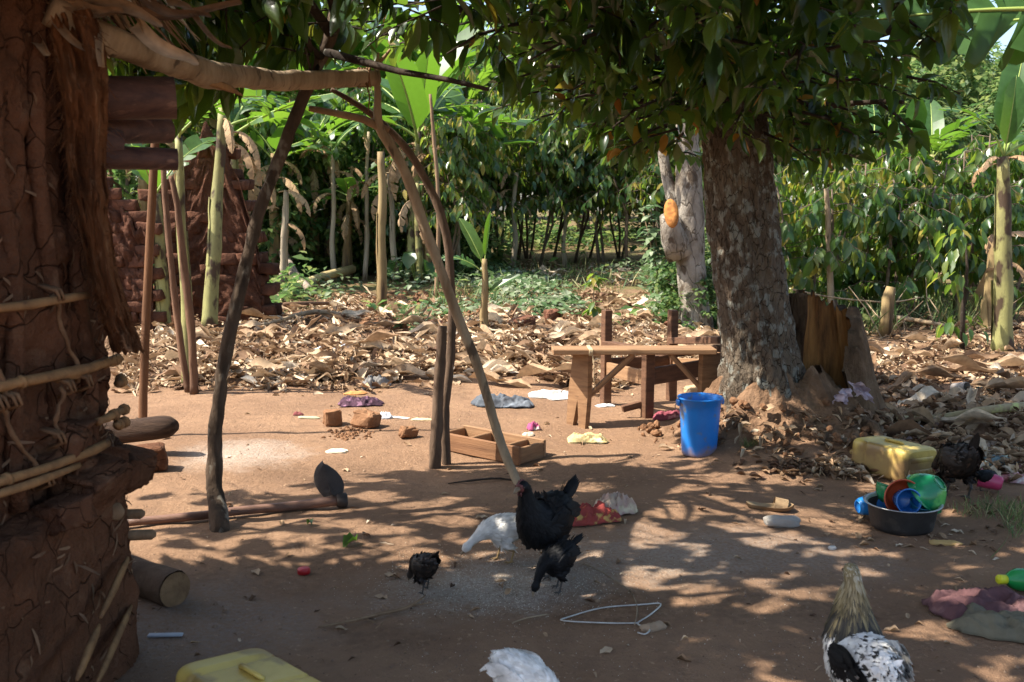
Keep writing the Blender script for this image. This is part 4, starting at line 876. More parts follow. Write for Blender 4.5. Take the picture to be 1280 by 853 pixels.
def build_hut():
    root = thing('mud_hut', 'round mud hut with cane strips bound to its wall and earth blocks on its ledge', 'hut', tuple(HC))
    def wall(u, v):
        a = R(-70)+R(110)*u/.62 if u < .62 else R(40)+R(250)*(u-.62)/.38; z = -.05+2.25*v
        r = HR+.045*fbm(math.cos(a)*9, math.sin(a)*9, z*5, 4)+.02*noise.noise((a*22, z*1.1, 3))+.022*noise.noise((a*19, z*.9, 6))+.012*fbm(a*60, z*34, 3, 3)-.05*max(0, noise.noise((a*11, z*4.5, 12))-.22)
        return hp(a, r, z)
    m = MB(); m.grid(540, 140, wall, closeu=True); m.part('wall', M_MUD, root)
    def plinth(u, v):
        a = R(-125)+R(260)*u; near = sst(R(-5), R(-50), a)
        top = .60+.06*noise.noise((a*5, 1, 1)); out = .045+.26*near
        if v < .62: z = top*v/.62; r = HR+out+.02*(1-v)
        else: z = top+.02*(v-.62); r = HR+out*(1-(v-.62)/.38*1.15)
        r += (.018+.02*near)*fbm(a*7, z*5, 4, 4)+.014*noise.noise((a*40, z*26, 2)); z += .02*noise.noise((a*14, v*6, 7))
        return hp(a, r, z-.04*(v == 0))
    m = MB(); m.grid(300, 44, plinth); m.part('plinth', M_MUD, root)
    # earth blocks and lumps heaped on the plinth
    random.seed(21); k = 0
    for ring, (z0, r0) in enumerate([(.62, .01), (.60, .05), (.70, .0), (.78, .0)]):
        a = R(-42)
        while a < R(24):
            s = random.uniform(.10, .19); h = random.uniform(.07, .13); d = random.uniform(.09, .15)
            near = sst(R(-5), R(-50), a); p = hp(a, HR+r0+.18*near*(ring == 1)+random.uniform(-.02, .03), z0+random.uniform(-.03, .05))
            b = MB(); Rm = Euler((random.uniform(-.3, .3), random.uniform(-.3, .3), a+random.uniform(-.4, .4))).to_matrix()
            n_ = 9
            def blob(u, v, p=p, Rm=Rm, s=s, h=h, d=d, k=k):
                th, ph = 2*math.pi*u, math.pi*(v-.5); c = Vector((math.cos(th)*math.cos(ph), math.sin(th)*math.cos(ph), math.sin(ph)))
                e = .30; q = Vector([math.copysign(abs(x)**e, x) for x in c]); w = 1+.34*noise.noise((c*1.7+Vector((k*3.1, 0, 0))))+.12*noise.noise((c*5+Vector((k*3.1, 0, 0))))
                return p+Rm @ Vector((q.x*d*.5*w, q.y*s*.5*w, q.z*h*.5*w))
            b.grid(22, 14, blob, closeu=True); b.part('mud_block', M_MUD, root); k += 1
            a += s/HR*random.uniform(1.4, 2.6)+(.4 if ring > 1 else 0)
    P, D, N, S = [], [], [], []
    for k in range(420):
        a, z = R(random.uniform(-50, 20)), random.uniform(.05, 2.0); r = HR+(.055 if z < .6 else .012)+(.26*sst(R(-5), R(-50), a) if z < .6 else 0); P.append(hp(a, r+random.uniform(-.01, .015), z)-HC); t = Vector((-math.sin(a), math.cos(a), 0)); D.append(t*random.uniform(-1, 1)+Vector((0, 0, random.uniform(-1.2, .5)))+Vector((math.cos(a), math.sin(a), 0))*.25); N.append((math.cos(a), math.sin(a), .1)); S.append((.5, random.uniform(.02, .07), .5))
    tag(put('wall_straw', mass('wall_straw', [leaf_t(.02, .3, .2, 3), leaf_t(.014, .3, .5, 3)], P, D, N, np.array(S)*[1, 1, .2], M_DRY, NR.random(420)*.25), root), kind='stuff')
    # cane strips bound round the wall
    for z, a0, a1, dr, n2 in ((1.165, -48, -7, .045, 1), (.965, -48, -1, .045, 1), (.955, -12, 2, .03, 1), (.735, -48, -5, .05, 2), (.80, -6, 6, .04, 2), (.885, 0, 12, .03, 1)):
        for q in range(n2):
            A0, A1 = R(a0+q*3), R(a1-q*6); pts = []
            for i in range(15):
                f = i/14; a = A0+(A1-A0)*f; pts.append(hp(a, HR+dr+.028+.012*q+.004*math.sin(f*9+q), z-.028*q+.006*noise.noise((f*4, z*9, q))))
            c = MB(); c.tube(pts, [(.0125-.002*q)*(1+.3*noise.noise((i*.5, q*3, z*9))) for i in range(15)], 8, jit=.3, seed=z*10+q, jf=20); c.part('cane_strip', M_CANE, root)
            for f in (.35, .7):
                p = pts[int(f*14)]
                e = MB(); e.tube([p+Vector((0, 0, -.001)), p+Vector((.002, .012, .001))], [.0175, .0185], 8); e.part('cane_node', M_CANE, root)
    for k, a in enumerate((-44, -37.5, -30, -22.5, -16, -10, -4)):
        pts = [hp(R(a+.8*math.sin(i*.9+k)), HR+.012+.012*noise.noise((i*.7, k, 3)), .62+1.45*i/11) for i in range(12)]; c = MB(); c.tube(pts, [.024]*12, 8, jit=.4, seed=k, jf=14); c.part('upright', M_MUD, root)
    # vines tying the canes
    for k, (a, z1, z0, tw) in enumerate([(-24, 1.24, .93, 5), (-20.5, .93, .70, 5), (-33, .95, .70, 3), (-12.5, 1.18, .93, 4), (-13.5, .80, .93, 2), (-27, 1.62, 1.18, 2), (-38, 1.2, .93, 2)]):
        pts = [hp(R(a+tw*f/8+.35*math.sin(f*1.3)), HR+.065+.006*math.sin(f*2.1), z1+(z0-z1)*f/8) for f in range(9)]; c = MB(); c.tube(pts, [.008, .007, .006, .008, .006, .005, .007, .009, .007], 6, jit=.35, seed=k); c.part('vine_tie', M_VINE, root)
        for zz in (z1, z0):
            for q in range(2):
                c = MB(); aa = R(a+(tw if zz == z0 else 0)+q*.6-.6); c.tube([hp(aa, HR+.04, zz+.025), hp(aa+.006, HR+.088, zz+.012), hp(aa+.010, HR+.09, zz-.012), hp(aa+.012, HR+.045, zz-.03)], [.006]*4, 5); c.part('binding', M_VINE, root)
    # splints on the plinth face
    for k, (px0, py0, px1, py1, Y0, Y1) in enumerate([(160, 698, 126, 772, 2.90, 2.62), (124, 782, 96, 850, 2.62, 2.36), (164, 758, 122, 853, 2.94, 2.56)]):
        p0, p1 = at(px0, py0, Y0), at(px1, py1, Y1); off = Vector((.07, 0, 0))*0; pts = [p0.lerp(p1, i/6)+off+Vector((.008*noise.noise((i, k, 0)), 0, 0)) for i in range(7)]; c = MB(); c.tube(pts, [.008, .013, .014, .015, .013, .012, .006], 6, sq=(1, .7), jit=.2, seed=k); c.part('splint', M_CANE, root)
    for k, (px, py, Y, L) in enumerate([(190, 668, 3.05, .045), (176, 642, 3.02, .05), (150, 640, 2.9, .13)]):
        p = at(px, py, Y); c = MB(); c.tube([p+Vector((-.30, .0, -.01)), p, p+Vector((.012, 0, 0))], [.028 if k == 2 else .018, .026 if k == 2 else .016, .008], 9, jit=.3, seed=k); c.part('peg', M_STICK, root)
    # beams sticking out of the wall head
    for (p0, p1, r0, r1) in [(at(70, 122, 2.93), at(219, 123, 3.05), .066, .062), (at(110, 163, 3.05), at(211, 164, 3.25), .042, .040), (at(90, 196, 2.98), at(222, 200, 3.10), .035, .033), (at(80, 168, 2.95), at(150, 182, 3.05), .052, .045)]:
        c = MB(); c.tube([p0.lerp(p1, i/9) for i in range(10)], [r0+(r1-r0)*i/9 for i in range(10)], 20, jit=.05, seed=p0.z*9, jf=5); o = c.part('beam', M_BEAM, root, angle=40)
    # conical thatch: rafters, layered straw
    eave, apex = 1.58, Vector((HC.x, HC.y, 3.45)); m = MB()
    def cone(u, v):
        a = 2*math.pi*u; r = eave*(1-v)+.02; z = 2.12+(apex.z-2.12)*v+.03*noise.noise((a*30, v*9, 1)); r += .04*noise.noise((a*25, v*3, 2))
        return Vector((HC.x+math.cos(a)*r, HC.y+math.sin(a)*r*(.38 if math.sin(a) > 0 else 1), z))
    m.grid(220, 44, cone, closeu=True); gap = sun_gap(np.array([m.V[f[0]] for f in m.F]), .0); keep = [i for i, f in enumerate(m.F) if not gap[i] and noise.noise(Vector(m.V[f[0]])*8.5) < .42]; m.F = [m.F[i] for i in keep]; m.M = [m.M[i] for i in keep]; m.part('thatch_roof', M_THATCH, root)  # holes cut in the thatch to let the sun flecks through
    P, D, N, S = [], [], [], []
    for i in range(1500):
        a = random.uniform(0, 6.283); v = random.random()**2*.3; r = eave*(1-v); p = Vector((math.cos(a)*r, math.sin(a)*r*(.38 if math.sin(a) > 0 else 1), 2.14+(apex.z-2.12)*v)); d = Vector((math.cos(a)+random.uniform(-.25, .25), math.sin(a)+random.uniform(-.25, .25), -.75+random.uniform(-.3, .2)))
        P.append(p-d*.1); D.append(d); N.append((math.cos(a), math.sin(a), 1.2)); S.append((1.6, random.uniform(.25, .5), .3))
    tag(put('straw', mass('straw', [leaf_t(.05, .3, .1, 3), leaf_t(.035, .5, .25, 3)], P, D, N, np.array(S), M_DRY), root), kind='stuff')
    # visible straw strips at the eave
    for k, (a, b, w, L) in enumerate([((40, -25), (150, 22), .05, 0), ((95, 8), (300, 12), .035, 0), ((60, 0), (200, 26), .05, 0), ((205, 0), (285, 52), .02, 0), ((20, -6), (105, 52), .035, 0), ((165, 30), (246, 84), .045, 1), ((110, -10), (128, 84), .03, 1), ((0, 20), (60, 70), .05, 0), ((150, -20), (262, 30), .03, 0)]):
        p0, p1 = at(*a, 2.72), at(*b, 2.66 if k != 1 else 2.75); c = MB(); wv = random.uniform(0, 6)
        def fn(u, v, p0=p0, p1=p1, w=w, wv=wv, L=L):
            q = p0.lerp(p1, v); ax = (p1-p0).normalized(); s = ax.cross(Vector((0, 1, 0))).normalized(); ww = w*(1-.65*v**2)*(u-.5)
            return q+s*ww+Vector((0, .03*math.sin(u*3.1)+.012*math.sin(v*8+wv), (.02 if not L else .01)*math.sin(v*6+wv)))
        c.grid(4, 12, fn, 0, random.uniform(.1, .6)); c.part('straw_strip', M_DRY, root)
    # ragged fibre sheet: its own thing, hanging over the wall
    ptsL = [(52, 20), (62, 70), (78, 130), (84, 200), (96, 270), (112, 340), (128, 400), (142, 442)]
    ptsR = [(118, 10), (134, 70), (136, 130), (133, 200), (136, 270), (148, 340), (166, 400), (181, 440)]
    def fsheet(u, v):
        f = v*7; i = min(6, int(f)); t = f-i; lx = ptsL[i][0]*(1-t)+ptsL[i+1][0]*t; rx = ptsR[i][0]*(1-t)+ptsR[i+1][0]*t; ly = ptsL[i][1]*(1-t)+ptsL[i+1][1]*t; ry = ptsR[i][1]*(1-t)+ptsR[i+1][1]*t
        px = lx+(rx-lx)*u+2.2*noise.noise((v*22, u > .5, 3)); py = ly+(ry-ly)*u+(8*noise.noise((u*9, 1, 1)) if v > .93 else 0)
        Y = 2.74+.10*v-.07*math.sin(math.pi*u)*(1-.2*v)-.045*math.sin(u*9+v*3)*.6-.05*noise.noise((u*5, v*6, 1))-.030*noise.noise((u*11, v*13, 5))-.012*noise.noise((u*28, v*34, 5))
        return at(px, py, Y)
    m = MB(); m.grid(34, 80, fsheet); b0 = len(m.V); m.grid(34, 80, lambda u, v: fsheet(u, v)+Vector((-.012, .022, 0)))
    for i in range(79):
        for e in (0, 33): m.F.append((i*34+e, (i+1)*34+e, b0+(i+1)*34+e, b0+i*34+e)); m.M.append(0)
    for i in range(33): m.F.append((79*34+i, 79*34+i+1, b0+79*34+i+1, b0+79*34+i)); m.M.append(0)
    c = at(160, 440, 2.84); sh = thing('fibre_sheet', 'ragged reddish brown fibre sheet hanging down over the hut wall', 'fibre sheet', tuple(c)); m.part('sheet', M_FIBRE, sh)
    h = MB(); random.seed(8)
    for k in range(700):
        u, v = (random.choice([random.uniform(.8, 1.0), random.uniform(0, .12), random.random()])), random.random(); p = fsheet(u, v)+Vector((0, -.004, 0)); d = Vector((random.uniform(-.6, 1.0)*(1 if u > .5 else -.6), random.uniform(-.6, .1), random.uniform(-1, .2))); L = random.uniform(.02, .06)
        h.tube([p, p+d*L*.5+Vector((0, 0, .006)), p+d*L], [.0010, .0009, .0006], 3, cap=False)
    tag(h.part('loose_fibres', M_FIBRE, sh), kind='stuff')
    # the long roof pole
    pl = [(60, 12, 2.70), (120, 42, 2.78), (165, 62, 2.95), (210, 76, 3.15), (262, 95, 3.45), (300, 96, 3.75), (345, 101, 4.1), (400, 99, 4.5), (440, 97.5, 4.75), (470, 97, 4.92)]
    q = [at(*p) for p in pl]; rr = [.043, .043, .042, .041, .044, .041, .040, .038, .037, .036]; q2, r2 = [], []
    for i in range(len(q)-1):
        for k in range(5): q2.append(q[i].lerp(q[i+1], k/5)); r2.append(rr[i]+(rr[i+1]-rr[i])*k/5)
    q2.append(q[-1]); r2.append(rr[-1]); m = MB(); m.tube(q2, r2, 18, jit=.28, seed=6, jf=7)
    rp = thing('roof_pole', 'long rough barked pole running from the hut eave out to the prop pole', 'pole', tuple(q[-1])); m.part('shaft', M_STICKP, rp)
    e = q2[-3]; m = MB()
    for k in range(5): m.tube([e+Vector((-.035+.013*k, math.cos(t)*.043, math.sin(t)*.043)) for t in np.linspace(0, 6.3, 15)], [.0055]*15, 6, jit=.3, seed=k)
    m.tube([e+Vector((0, -.04, -.02)), e+Vector((.02, -.05, -.09)), e+Vector((.01, -.04, -.17))], [.005, .004, .003], 5); m.part('lashing', M_VINE, rp)
    m = MB(); m.tube([at(262, 102, 3.40), at(290, 112, 3.52), at(304, 120, 3.6)], [.016, .012, .002], 6, sq=(1, .5)); m.part('splinter', M_CANE, rp)
build_hut()

# ================================================================ POLES AND STAKES
def polyline(pl, rr, sub=5):
    q = [p if isinstance(p, Vector) else at(*p) for p in pl]; a, b = [], []
    for i in range(len(q)-1):
        for k in range(sub):
            t = k/sub; p0, p1, p2, p3 = q[max(i-1, 0)], q[i], q[i+1], q[min(i+2, len(q)-1)]
            a.append(.5*((2*p1)+(p2-p0)*t+(2*p0-5*p1+4*p2-p3)*t*t+(3*p1-p0-3*p2+p3)*t**3)); b.append(rr[i]+(rr[i+1]-rr[i])*t)
    a.append(q[-1]); b.append(rr[-1]); return a, b
def poles():
    # prop pole with its fork
    b = gr(651, 606)+Vector((0, 0, -.03)); q, r = polyline([b, (627, 557, 5.12), (610, 500, 5.11), (594, 450, 5.11), (573, 399, 5.10), (552, 341, 5.08), (529, 280, 5.06), (509, 222, 5.03), (489, 183, 5.0), (474, 156, 4.99), (472, 118, 4.98), (471, 66, 4.97)], [.022, .024, .024, .025, .026, .026, .025, .026, .026, .025, .017, .012])
    root = thing('prop_pole', 'bent pale prop pole with forked top that holds up the roof pole', 'pole', tuple(b)); m = MB(); m.tube(q, r, 14, jit=.24, seed=11, jf=8); m.part('shaft', M_STICKP, root)
    m = MB(); q, r = polyline([(486, 165, 5.0), (455, 150, 4.98), (425, 143, 4.95), (386, 136, 4.92)], [.024, .020, .018, .014]); m.tube(q, r, 9, jit=.2, seed=2); m.part('fork_branch', M_STICK, root)
    m = MB(); q, r = polyline([(472, 80, 4.97), (480, 72, 4.97), (488, 62, 4.97)], [.012, .009, .006]); m.tube(q, r, 7, jit=.2, seed=3); m.part('fork_branch', M_STICK, root)
    # dark bent pole beside it
    b = gr(551, 580)+Vector((0, 0, -.03)); q, r = polyline([b+Vector((.035, .0, 0)), (556, 520, 5.45), (562, 460, 5.46), (565, 400, 5.48), (562, 330, 5.5), (553, 275, 5.5), (537, 235, 5.5), (511, 190, 5.46), (478, 155, 5.42), (450, 133, 5.36), (414, 112, 5.3)], [.026, .026, .025, .024, .024, .024, .022, .021, .019, .016, .011])
    m = MB(); m.tube(q, r, 12, jit=.24, seed=12, jf=9); root = thing('bent_pole', 'dark brown bent pole rising behind the pale prop pole from the short post', 'pole', tuple(b)); m.part('shaft', M_BARKS, root)
    b = gr(545, 583)+Vector((-.01, -.01, -.03)); q, r = polyline([b, (546, 540, 5.36), (548, 490, 5.36), (551, 445, 5.36), (553, 408, 5.36)], [.036, .032, .030, .028, .026]); m = MB(); m.tube(q, r, 14, jit=.3, seed=13, jf=12); m.single('short_post', M_BARKS, 'short cut-off post planted against the dark bent pole', 'post')
    # two dark poles and the hut corner post at the left
    b = gr(236, 490); q, r = polyline([b, (226, 430, b.y), (215, 340, b.y), (207, 250, b.y+.02), (203, 190, b.y+.05)], [.029, .027, .025, .023, .020]); m = MB(); m.tube(q, r, 10, jit=.3, seed=14); m.single('thin_pole', M_POLE, 'dark pole leaning away to the hut side, of the two beside the slim banana', 'pole', group='two dark poles by the slim banana')
    b = gr(243, 490)+Vector((.02, -.06, 0)); q, r = polyline([b, (240, 420, b.y), (231, 340, b.y), (222, 260, b.y), (214, 220, b.y)], [.033, .031, .028, .024, .020]); m = MB(); m.tube(q, r, 10, jit=.3, seed=15); m.single('thin_pole', M_POLE, 'straighter and darker of the two poles, touching the slim banana stem', 'pole', group='two dark poles by the slim banana')
    b = gr(178, 547); q = [b+Vector((0, 0, -.03)), at(180, 470, b.y), at(186, 330, b.y), at(194, 178, b.y), at(198, 60, b.y)]; q, r = polyline(q, [.029, .028, .027, .026, .026]); m = MB(); m.tube(q, r, 10, sq=(1, .75), jit=.1, seed=16); m.single('veranda_post', mat('reddish_post', (.20, .10, .05), (.11, .055, .03), 6, .8, .5, 40, (1, 1, .2), spec=.2), 'straight reddish brown post standing upright beyond the hut wall', 'post')
    # thin sapling pole in the grove, fence sticks and thin pole on the right
    b = gr(545, 372); q, r = polyline([b, (548, 300, b.y), (547, 230, b.y), (542, 170, b.y), (538, 118, b.y)], [.035, .032, .03, .028, .02]); m = MB(); m.tube(q, r, 8, jit=.2, seed=17); m.single('sapling_pole', M_STICK, 'thin straight reddish stem rising behind the dark bent pole', 'sapling')
    b = gr(1040, 408); q, r = polyline([b, (1038, 360, b.y), (1036, 300, b.y), (1033, 236, b.y)], [.045, .04, .038, .03]); m = MB(); m.tube(q, r, 8, jit=.2, seed=18); m.single('thin_pole', M_STICKP, 'thin upright pole standing between the rotten stump and the hedge', 'pole')
    root = thing('stick_fence', 'low fence of a knotted stake and thin strung rails behind the rotten stump', 'fence', tuple(gr(992, 400))); 
    for px, py, h in ((993, 402, .48), (1140, 402, .35), (1070, 400, .3)):
        g = gr(px, py); m = MB(); m.tube([g, g+Vector((.01, 0, h*.5)), g+Vector((0, 0, h))], [.02, .018, .014], 7, jit=.2); m.part('stake', M_STICK, root)
    for pl in ([(990, 362), (1040, 372), (1110, 378), (1150, 372)], [(992, 385), (1050, 398), (1090, 420), (1130, 418)]):
        q, r = polyline([(x, y, 11.6) for x, y in pl], [.012, .011, .010, .008]); m = MB(); m.tube(q, r, 6, jit=.2); m.part('rail', M_STICKP, root)
    # dead branching sticks near the hedge
    m = MB(); random.seed(4)
    for k in range(46):
        g = gr(random.uniform(1060, 1230), random.uniform(395, 428)); a, e = random.uniform(0, 6.28), random.uniform(-.1, 1.2); L = random.uniform(.2, .7); d = Vector((math.cos(a)*math.cos(e), math.sin(a)*math.cos(e), math.sin(e)))*L
        m.tube([g, g+d*.5+Vector((random.uniform(-.06, .06), 0, .03)), g+d], [.009, .007, .004], 5)
    m.single('dead_brushwood', M_STICKP, None, None, kind='stuff')
M_BARKS = mat('stake_bark', (.15, .10, .068), (.075, .05, .035), 11, .95, .8, 40, (1, 1, .3), spec=.12, c3=(.25, .18, .12), s3=15, t3=.62)
M_POLE = mat('pole_bark', (.20, .115, .07), (.10, .056, .036), 10, .9, .6, 40, (1, 1, .25), spec=.15)
poles()

# ================================================================ BRICK RUIN
M_RUIN = mat('ruin_mud', (.135, .062, .039), (.075, .036, .024), 7, .97, 1.0, 24, spec=.06, bdist=.05)
def ruin():
    random.seed(77); b = at(262, 400, 11.3); b.z = H(b.x, b.y); root = thing('brick_ruin', 'crumbling ruin of reddish mud bricks behind the two dark poles', 'ruin', tuple(b))
    me = []
    for k in range(6):
        m = MB()
        def br(u, v, k=k):
            th, ph = 2*math.pi*u, math.pi*(v-.5); c = Vector((math.cos(th)*math.cos(ph), math.sin(th)*math.cos(ph), math.sin(ph))); q = Vector([math.copysign(abs(x)**.28, x) for x in c]); w = 1+.34*noise.noise(q*2.2+Vector((k*4, 0, 0)))
            return Vector((q.x*.139*w, q.y*.080*w, q.z*.0625*w))
        m.grid(10, 6, br, closeu=True); me.append(m.mesh('brick', M_BRICK))
    x0, x1 = at(200, 300, 11.3).x, at(322, 300, 11.3).x
    def top(x):
        t = (x-x0)/(x1-x0); return float(np.interp(t, [0, .2, .42, .5, .62, .75, .88, .95, 1.0], [1.55, 1.65, 1.95, 2.25, 2.2, 1.85, 1.5, 1.15, .8]))
    row = 0; z = .03
    while z < 2.3:
        for dep in (0, 1):
            x = x0-.05+(row % 2)*.13
            while x < x1+.1:
                if z < top(x)+.05*noise.noise((x*7, z*5, dep)):
                    put('brick', me[random.randrange(6)], root, Vector((x+random.uniform(-.02, .02), 11.3+dep*.17+random.uniform(-.035, .03)+.07*noise.noise((x*3, z*3, 1)), b.z+z))-b, (random.uniform(-.06, .06), random.uniform(-.07, .07), random.uniform(-.12, .12)), (random.uniform(.88, 1.02), 1, random.uniform(.9, 1.02)))
                x += .272
        z += .118; row += 1
    # core mortar so no light falls through the joints
    m = MB(); m.grid(70, 80, lambda u, v: Vector((x0-.02+(x1-x0+.06)*u, 11.215+.07*fbm(u*5, v*8, 3, 4), b.z+max(.02, (top(x0+(x1-x0)*u)-.05+.10*noise.noise((u*14, 3, 3))))*v))); m.grid(24, 12, lambda u, v: Vector((x0+.02+(x1-x0-.06)*u, 11.46, b.z+max(.02, (top(x0+(x1-x0)*u)-.14))*v))); m.part('mud_mortar', M_RUIN, root)
    # lower stretch nearer the hut
    b2 = at(165, 400, 10.6); b2.z = H(b2.x, b2.y); r2 = thing('low_brick_wall', 'low broken mud brick wall between the hut wall and the taller ruin', 'wall', tuple(b2)); z = .03; row = 0; xa, xb = at(110, 300, 10.6).x, at(196, 300, 10.6).x
    def top2(x): t = (x-xa)/(xb-xa); return float(np.interp(t, [0, .3, .5, .62, .8, 1], [1.75, 1.7, 1.55, 1.35, 1.2, 1.1]))
    while z < 1.8:
        x = xa+(row % 2)*.13
        while x < xb:
            if z < top2(x): put('brick', me[random.randrange(6)], r2, Vector((x+random.uniform(-.02, .02), 10.6+random.uniform(-.03, .02), b2.z+z))-b2, (random.uniform(-.06, .06), random.uniform(-.07, .07), random.uniform(-.12, .12)), random.uniform(.9, 1.02))
            x += .272
        z += .118; row += 1
    m = MB(); m.grid(60, 60, lambda u, v: Vector((xa+.02+(xb-xa-.06)*u, 10.515+.07*fbm(u*5, v*7, 9, 4), b2.z+max(.02, (top2(xa+(xb-xa)*u)-.08+.10*noise.noise((u*12, 5, 3))))*v))); m.part('mud_mortar', M_RUIN, r2)
ruin()
# ================================================================ YARD THINGS
def plank(name, p0, p1, w, t, mt, parent, up=(0, 0, 1), b=.004, m_=None):
    p0, p1 = Vector(p0), Vector(p1); ax = (p1-p0); L = ax.length; x = ax.normalized(); z = Vector(up); z = (z-x*z.dot(x)).normalized(); y = z.cross(x)
    Rm = Matrix((x, y, z)).transposed(); m = MB(); m.rbox((0, 0, 0), (L, w, t), None, 0, b, .0015); me = m.mesh(name, mt, False)
    return put(name, me, parent, (p0+p1)/2-(parent.location if parent else Vector()), Rm)
def bench():
    c = gr(795, 527); y0 = 6.42; z = .498; g = H(.8, y0); root = thing('wooden_bench', 'rough wooden bench with splayed notched plank legs, beside the blue bucket', 'bench', (.80, y0, g))
    xl, xr = at(690, 437, y0).x, at(893, 437, y0).x
    plank('seat', (xl, y0, z), (xr, y0+.02, z), .20, .034, M_WOODX, root, b=.005)
    def leg(cx, rz, top_w, name='leg', lean=0):
        m = MB(); h = z-.018-g+.03; w = top_w; prof = [(-w*.42, 0), (w*.42, 0)]
        # plank with a V notch: outline in local (u, z)
        o = [(-w*.40, h), (w*.40, h), (w*.52, h*.45), (w*.50, 0), (w*.18, 0), (0, h*.40), (-w*.18, 0), (-w*.50, 0), (-w*.52, h*.45)]
        Rm = Euler((0, 0, rz)).to_matrix(); vs = []
        for s in (-.021, .021):
            for u, zz in o: vs.append(Vector((cx, y0, g-.03))+Rm @ Vector((u, s, zz))+Vector((lean*(1-zz/h), 0, 0)))
        n = len(o); fs = [(0, 1, 2, 5), (2, 3, 4, 5), (0, 5, 8), (5, 6, 7, 8)]; fs += [tuple(i+n for i in f)[::-1] for f in fs]; fs += [(i, i+n, (i+1) % n+n, (i+1) % n) for i in range(n)]
        m.add(vs, fs); m.part(name, M_WOOD, root, smooth=False)
    leg(at(724, 500, y0).x+.02, R(-46), .165, lean=-.03); leg(at(886, 500, y0).x, R(30), .19, lean=.02)
    plank('brace', at(737, 494, y0-.02), at(792, 443, y0-.01), .035, .045, M_WOODX, root, (0, 1, 0)); plank('brace', at(884, 494, y0-.02), at(838, 443, y0-.01), .035, .045, M_WOODX, root, (0, 1, 0))
    m = MB(); xx = at(737, 437, y0).x
    for k in range(4):
        o = .006*k-.010; m.tube([(xx+o, y0-.105, z-.02), (xx+o+.003, y0-.106, z+.019), (xx+o-.004, y0, z+.022), (xx+o, y0+.1, z+.02)], [.004]*4, 5)
    m.tube([(xx+.01, y0-.104, z-.018), (xx+.022, y0-.105, z-.09), (xx+.02, y0-.11, z-.16), (xx+.03, y0-.105, z-.24)], [.004, .003, .003, .004], 5); m.part('string', mat('fibre_string', (.55, .44, .28), (.40, .30, .18), 30, .9, .3), root)
def chair():
    P1, P3 = gr(757, 506), gr(812, 527); d = P3-P1; pp = Vector((-d.y, d.x, 0))*(.54/.6); d = Vector((.23, -.56, 0)); P3 = P1+d; pp = Vector((.51, .17, 0)); P2, P4 = P1+pp, P3+pp; root = thing('chair_frame', 'bare reddish wooden chair frame without seat or back, standing behind the bench', 'chair', tuple((P1+P4)/2))
    a = math.atan2(d.y, d.x)
    def post(name, p, z, w, d_=None):
        m = MB(); m.rbox((0, 0, z/2-.01), (w, d_ or w, z+.02), None, 0, .004, .002); put(name, m.mesh(name, M_WOODD, False), root, Vector((p.x, p.y, H(p.x, p.y)))-root.location, (0, 0, a))
    post('back_post', P1, .70, .062); post('back_post', P2, .68, .062); post('leg', P3, .44, .068); post('leg', P4, .42, .064)
    def rail(name, A, B, z, w, t): plank(name, A+Vector((0, 0, z))-Vector((0, 0, A.z))+Vector((0, 0, H(A.x, A.y))), B+Vector((0, 0, z))-Vector((0, 0, B.z))+Vector((0, 0, H(B.x, B.y))), t, w, M_WOODX if name == 'side_rail' else M_WOODD, root)
    rail('side_rail', P1, P3, .27, .10, .03); rail('side_rail', P2, P4, .27, .10, .03); rail('front_rail', P3, P4, .28, .115, .032); rail('back_rail', P1, P2, .30, .09, .03); rail('arm_rail', P1, P3+d*.06, .45, .05, .075); rail('arm_rail', P2, P4+d*.06, .45, .05, .075); rail('front_rail', P3, P4, .40, .028, .03)
    q = P3+Vector((-.04, .02, .11)); plank('stretcher', q, q+Vector((-.13, -.02, -.03)), .04, .045, M_WOODD, root)
def bucket():
    c = Vector((1.075, 5.62, 0)); c = gr(879, 572); c.y += .10; c.x = 239/FPX*c.y; c.z = H(c.x, c.y)-.003; root = thing('bucket', 'blue plastic bucket standing on the bare earth by the tree foot', 'bucket', tuple(c)); M = mat('blue_plastic', (.012, .185, .58), (.010, .15, .50), 6, .38, .12, 50, spec=.45, c3=(.12, .15, .20), s3=14, t3=.60, dirt=((.24, .15, .09), .05, 11))
    h, r0, r1 = .335, .098, .120; ri = lambda z: r0+(r1-r0)*z/h
    m = MB(); m.lathe([(0, .012), (r0-.014, .012), (r0-.010, .001), (r0-.003, 0), (r0, .004)]+[(ri(z), z) for z in np.linspace(.02, h-.035, 8)]+[(ri(h-.03)+.006, h-.030), (ri(h-.012)+.007, h-.012), (r1+.009, h-.010), (r1+.011, h-.004), (r1+.008, h), (r1+.001, h-.001)]+[(ri(z)-.004, z) for z in np.linspace(h-.01, .014, 7)]+[(0, .012)], 48)
    put('body', m.mesh('body', M), root)
    for s in (-1, 1):
        m = MB(); m.rbox((s*(r1+.013), 0, h-.030), (.016, .040, .036), None, 0, .005); put('ear', m.mesh('ear', M), root, (0, 0, 0), (0, 0, R(12)))
    m = MB(); m.tube([Vector((math.cos(t)*(r1+.02), abs(math.sin(t))*.145, h-.03-.085*math.sin(t))) for t in np.linspace(0, math.pi, 24)], [.003]*24, 8)
    put('handle', m.mesh('handle', mat('grey_wire', (.25, .25, .26), (.15, .15, .15), 20, .4, .1, metal=.7)), root, (0, 0, 0), (0, 0, R(12)))
